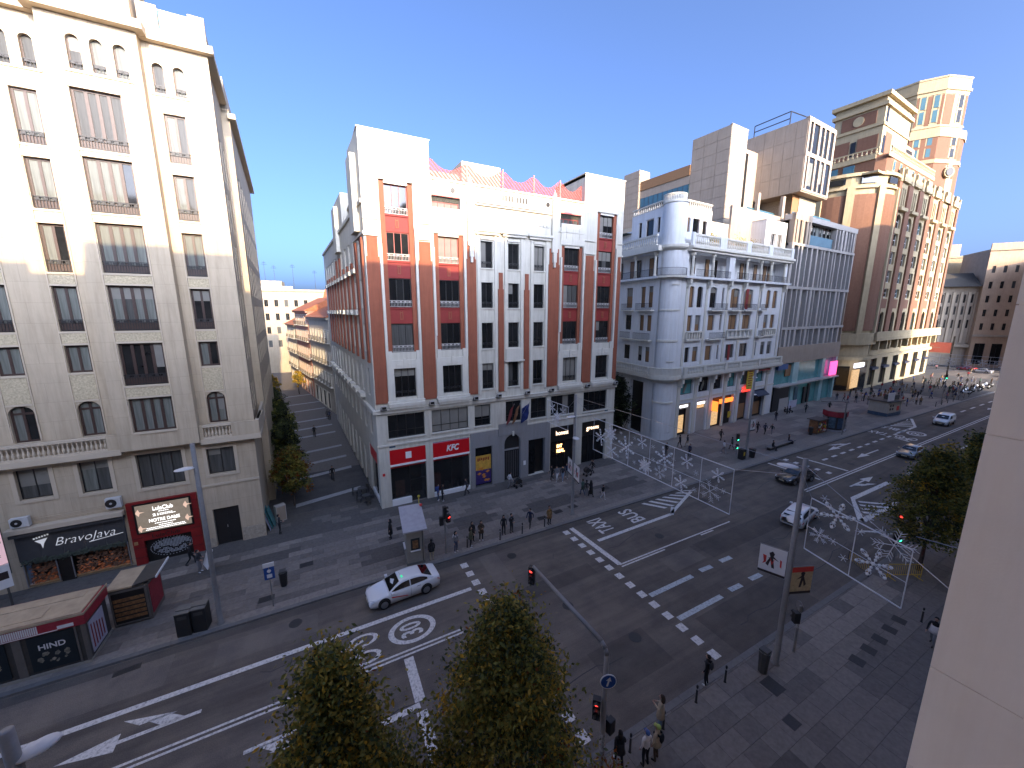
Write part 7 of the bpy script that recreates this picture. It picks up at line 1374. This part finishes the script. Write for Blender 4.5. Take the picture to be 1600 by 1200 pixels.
def person(x, y, rz, pose='stand', top='black', bot='jeans', shoe='whitec', hair='short', hc='hairdark', coat=None, bag=None, label='', s=1.0, z=.13, group='people on the street', skin='skin'):
    o = thing('person',label,'person',(x,y,z),rz,group); o.scale = (s,s,s)
    me, J = FIG[pose]; b = link('body',me,o)
    for i, c in enumerate((skin,top,bot,shoe)): b.material_slots[i].link = 'OBJECT'; b.material_slots[i].material = MATS['c_'+c]
    hd = J['head1'][0]; off = hd-Vector((0,-.04,1.665))
    k = (hair,hc)
    if k not in HAIR: HAIR[k] = hair_mesh(hair).mesh('hair' if hair not in ('cap','hood') else hair,'c_'+hc,True)
    link('hair' if hair not in ('cap','hood') else hair,HAIR[k],o,T(*off))
    if 'face' not in ACC:
        f = MB(); f.ball((0,-.142,1.60),.014,.9,1.2,1.6,6); f.box(-.022,.022,-.137,-.130,1.555,1.562,1)
        for q in (-.03,.03): f.ball((q,-.132,1.628),.010,1.3,.6,.8,6,1)
        for q in (-.083,.083): f.ball((q,-.035,1.61),.022,.5,.8,1.3,6)
        ACC['face'] = f.mesh('face',['c_skin','c_hairdark'])
    link('face',ACC['face'],o,T(*off))
    if coat:
        kc = ('coat',coat[0],coat[1])
        if kc not in ACC: c = MB(); zb = coat[1]; c.lathe([(.175,1.20),(.185,1.0),(.20,.90),(.235,zb)],14,(0,0,0)); c.v = [(p[0],p[1]*.80,p[2]) for p in c.v]; ACC[kc] = c.mesh('coat','c_'+coat[0],True)
        link('coat',ACC[kc],o)
    if bag:
        kb = ('bag',bag)
        if kb not in ACC: c = MB(); c.ball((0,.19,1.24),.17,.85,.5,1.25,10); c.box(-.13,-.09,-.13,.15,1.33,1.42); c.box(.09,.13,-.13,.15,1.33,1.42); ACC[kb] = c.mesh('backpack','c_'+bag,True)
        link('backpack',ACC[kb],o)
    return o
def facing(dx, dy): return math.atan2(dy, dx)+math.pi/2
RIGHT, LEFT, TOWARD, AWAY = facing(1,0), facing(-1,0), facing(0,-1), facing(0,1)
# near pavement
person(16.1,9.75,AWAY+.2,'stand','black','black','whitec',bag='charcoal',label='person in black with a dark backpack and white shoes waiting at the near kerb')
person(12.45,9.4,AWAY+.5,'phone','beige','paleblue','greyc','long','hairbrown',('beige',.62),label='person in a beige coat with brown hair at the near kerb')
person(9.75,9.1,AWAY-.5,'walk','black','black','whitec','long','hairdark',('black',.78),label='person in a black coat and trousers striding at the bottom edge')
person(10.75,8.65,AWAY-.1,'stand','whitec','black','black','cap','capblue',label='person in a white jacket and blue cap beside the mast')
person(11.3,8.6,AWAY+.3,'stand','beige','brownc','black','cap','caplime',('beige',.8),'black',label='person in a beige jacket and lime cap with a black bag')
person(29.5,5.4,LEFT,'walk','black','greyc','black',label='person in dark clothes half hidden by the cream wall',coat=('whitec',.75))
# waiting along the far kerb
person(4.55,30.1,LEFT,'stand','black','black','black','hood','black',('black',.45),label='person in a long black coat left of the small kiosk')
person(6.75,25.75,AWAY,'stand','black','beige','black','short','hairdark',('black',.8),label='person in a black jacket and pale trousers right of the small kiosk')
person(8.7,25.9,TOWARD+.4,'stand','greyc','jeans','whitec','long','hairdark',None,'whitec',label='person with a white backpack next to the pedestrian signal')
person(9.95,25.95,RIGHT-.4,'fold','olivec','black','whitec','long','hairdark',('olivec',.75),label='person in an olive jacket, arms folded, third from the kiosk')
person(10.35,26.6,TOWARD,'stand','black','black','black','long','hairdark',('black',.7),label='person in black standing behind the olive jacket')
person(11.05,26.4,TOWARD-.3,'phone','brownc','black','whitec','long','hairdark',('brownc',.7),'black',label='person in a brown coat with a black bag, before the gap in the waiting row')
person(13.05,26.3,TOWARD-.2,'stand','black','black','black','long','hairdark',label='left one of the pair in black at the middle of the far kerb')
person(13.75,26.25,TOWARD+.3,'fold','charcoal','charcoal','black','short','hairdark',None,'greyc',label='right one of the pair in black, arms folded, middle of the far kerb')
person(15.6,26.25,LEFT+.6,'walk','navy2','charcoal','black',label='person in a navy jacket stepping along the far kerb')
person(17.3,25.85,TOWARD,'stand','tan','black','black','short','hairbrown',('tan',.6),label='person in a tan coat at the right end of the waiting row')
# along the facade
person(10.3,34.3,RIGHT,'stand','black','black','whitec',label='person in black leaning by the restaurant window')
person(9.95,34.6,RIGHT-.5,'stand','blue','jeans','whitec',bag='blue',label='person in blue beside the restaurant window')
person(12.95,34.5,LEFT,'walk','charcoal','black','black',label='person in dark grey walking past the right restaurant window')
person(17.5,33.8,RIGHT,'walk','whitec','greyc','black',label='person in white pushing a pram past the stone doorway')
for i, (x, y, tp, bt, lab) in enumerate(((22.5,33.2,'black','black','person in black at the left of the group before the neon sign'),(22.9,32.8,'greyc','whitec','person in grey and pale trousers in the group before the neon sign'),(23.5,32.6,'charcoal','paleblue','person in pale jeans in the group before the neon sign'),(24.3,33.0,'navy2','greyc','person in navy at the right of the group before the neon sign'))): person(x,y,LEFT+.3*i,'walk',tp,bt,'whitec',label=lab)
person(27.6,32.5,LEFT,'walk','black','black','black',label='person in black pushing a pram by the right restaurant window')
person(23.3,28.8,AWAY,'walk','greenc','jeans','black',label='person in a green jacket right of the banner lamp post',coat=('greenc',.7)); person(23.5,28.5,AWAY-.3,'stand','charcoal','greyc','whitec',label='person half hidden behind the long black coat'); person(23.85,28.2,AWAY,'walk','black','black','black','hood','black',('black',.35),label='person in a long black coat beside the green jacket'); person(24.6,27.3,TOWARD,'walk','black','whitec','whitec','cap','black',label='child in a black jacket and white trousers near the kerb',s=.85)
# side street
person(1.0,44.5,TOWARD,'walk','black','charcoal','black',label='nearest person in black walking up the side street'); person(-.5,62.5,TOWARD,'walk','black','black','black',label='second person in black further along the side street'); person(1.7,72,AWAY,'walk','charcoal','black','black',label='farthest person in the shaded side street'); person(2.0,71.2,AWAY,'stand','navy2','black','black',label='companion of the farthest person in the side street')
person(-3.55,35.15,RIGHT,'fold','charcoal','black','black',label='person in dark grey at the hotel corner beside the pale boards')
person(-9.15,33.6,RIGHT,'walk','black','black','black',label='person in black passing the red club front'); person(-8.35,32.2,RIGHT-.4,'phone','charcoal','greyc','whitec',label='person in charcoal carrying a framed white board')
o = thing('framed_board','white framed board carried past the red club','board',(-7.95,31.95,.55),R(25)); part('board','posewhite',o,Matrix.Rotation(R(18),4,'Y'),(-.02,.02,-.5,.5,0,1.4)); part('board_print','posterink',o,Matrix.Rotation(R(18),4,'Y'),(.021,.026,-.3,.3,.4,1.1))
def pram(label, x, y, rz, mt='binblack'):
    o = thing('pram',label,'pram',(x,y,.13),rz,'prams'); m = MB(); m.prism([(-.38,.5),(.35,.45),(.42,.8),(.05,1.02),(-.38,.72)],-.22,.22,'y'); m.obj('seat',mt,o); b = MB(); b.cyl((-.3,-.2,.5),(-.75,-.2,1.02),.015,.015,5); b.cyl((-.3,.2,.5),(-.75,.2,1.02),.015,.015,5); b.cyl((-.75,-.2,1.02),(-.75,.2,1.02),.018,.018,5); b.cyl((-.3,-.2,.5),(.3,-.2,.14),.015,.015,5); b.cyl((-.3,.2,.5),(.3,.2,.14),.015,.015,5); b.cyl((.3,-.2,.5),(-.3,-.2,.14),.015,.015,5); b.cyl((.3,.2,.5),(-.3,.2,.14),.015,.015,5); b.obj('chassis','steelrail',o)
    for xx in (-.3,.3):
        for yy in (-.24,.24): q = MB(); q.cyl((xx,yy-.02,.14),(xx,yy+.02,.14),.14,.14,12); q.obj('wheel','tyre',o)
pram('black pram pushed past the stone doorway',18.35,33.5,0); pram('black pram by the right restaurant window',26.75,32.4,math.pi)
# near the white building and beyond
for x, y, a, ps, tp, bt, lab in ((44.0,33.9,AWAY,'walk','black','black','left one of the two people in front of the round corner'),(44.9,33.4,AWAY,'walk','charcoal','beige','right one of the two people in front of the round corner'),(39.8,32.6,LEFT,'stand','black','charcoal','person in black behind the left end of the hanging lights'),(42.1,30.9,LEFT,'stand','navy2','black','person in navy behind the middle of the hanging lights'),(47.2,29.6,AWAY,'walk','whitec','greyc','person in white crossing by the green signal'),(49.5,30.0,AWAY,'walk','charcoal','black','person in charcoal right of the green signal'),(51.5,33.0,RIGHT,'walk','black','black','person in black before the lit shop'),(60.1,32.8,RIGHT,'walk','black','black','left one of three people before the glass shopfront'),(60.3,31.8,RIGHT,'walk','navy2','black','middle one of three people before the glass shopfront'),(60.9,31.1,LEFT,'walk','charcoal','greyc','right one of three people before the glass shopfront'),(69.8,35.3,RIGHT,'stand','black','navy2','person standing alone before the dark entrance'),(86,34.5,RIGHT,'walk','black','black','person walking alone beyond the red kiosk'),(80.5,35.8,LEFT,'walk','charcoal','black','person by the pale window poster')): person(x,y,a,ps,tp,bt,'whitec' if bt == 'greyc' else 'black',label=lab)
person(54.3,27.35,TOWARD,'sit','black','charcoal','black',label='person sitting at the left end of the stone bench',z=.13); person(58.9,27.75,TOWARD+.5,'sit','black','navy2','black',label='person sitting at the right end of the stone bench',z=.15)
for i, x in enumerate((76.2,77.0,77.9)): person(x,37.2,TOWARD,'sit',('black','charcoal','navy2')[i],'black','black',label=('first','second','third')[i]+' of the people sitting under the glass shopfront',z=.0)
rg = random.Random(21); tops = ('black','charcoal','navy2','greyc','beige','whitec','redc','brownc','olivec','blue','tan','pinkc','greenc')
NM = {'navy2':'navy','greyc':'grey','whitec':'white','redc':'red','brownc':'brown','olivec':'olive','pinkc':'pink','greenc':'green','black':'black','charcoal':'charcoal','beige':'beige','blue':'blue','tan':'tan','jeans':'blue jeans','hairdark':'dark','hairbrown':'brown'}
seen = set()
for i in range(126):
    x = rg.uniform(98,158); y = rg.uniform(27.0,38.5) if x < 118 else rg.uniform(26.6,39.5)
    if i < 14: x, y = rg.uniform(96,112), rg.uniform(33,38.5)
    if 58 < i < 76: x, y = rg.uniform(158,182), rg.uniform(14,46)
    if i > 75: x, y = rg.uniform(104,146), rg.uniform(27.2,39.0)
    while True:
        ps, tp, bt, hr, hc = rg.choice(('walk','walk','stand','phone')), rg.choice(tops), rg.choice(('black','jeans','charcoal','greyc','beige')), rg.choice(('short','long')), rg.choice(('hairdark','hairbrown'))
        k = (ps,tp,bt,hr,hc)
        if k not in seen: seen.add(k); break
    bn = NM[bt] if bt == 'jeans' else NM[bt]+' trousers'
    lab = '%s %s-haired person in %s top and %s %s %s' % (hr, NM[hc], NM[tp], bn, {'walk':'walking','stand':'standing','phone':'holding a phone'}[ps], 'in the far crowd' if i <= 58 or i > 75 else 'crossing the far square')
    person(x,y,rg.uniform(0,6.28),ps,tp,bt,'black',hr,hc,label=lab,group='crowd at the far square' if i <= 58 or i > 75 else 'people on the far square',s=rg.uniform(.93,1.05))
# motorcycles parked at the edge of the square
for i in range(9):
    o = thing('motorcycle',('first','second','third','fourth','fifth','sixth','seventh','eighth','ninth')[i]+' parked scooter from the near end of the row at the far square','motorcycle',(131+2.3*i,27.6+.2*(i%3),.13),R(70+rg.uniform(-10,10)),'parked scooters'); 
    for xx in (-.62,.62): q = MB(); q.cyl((xx,-.06,.28),(xx,.06,.28),.28,.28,12); q.obj('wheel','tyre',o)
    m = MB(); m.prism([(-.75,.45),(-.2,.35),(.2,.3),(.5,.5),(.62,.95),(.5,1.0),(.3,.55),(-.1,.55),(-.3,.78),(-.85,.8)],-.16,.16,'y'); m.obj('body',('carwhite','carblack','carsilver')[i%3],o); part('seat','trimblack',o,IDENT,(-.8,-.15,-.14,.14,.8,.88)); part('handlebar','trimblack',o,IDENT,(.48,.54,-.33,.33,1.0,1.05)); part('windscreen','carglass',o,IDENT,(.56,.58,-.16,.16,1.0,1.35))
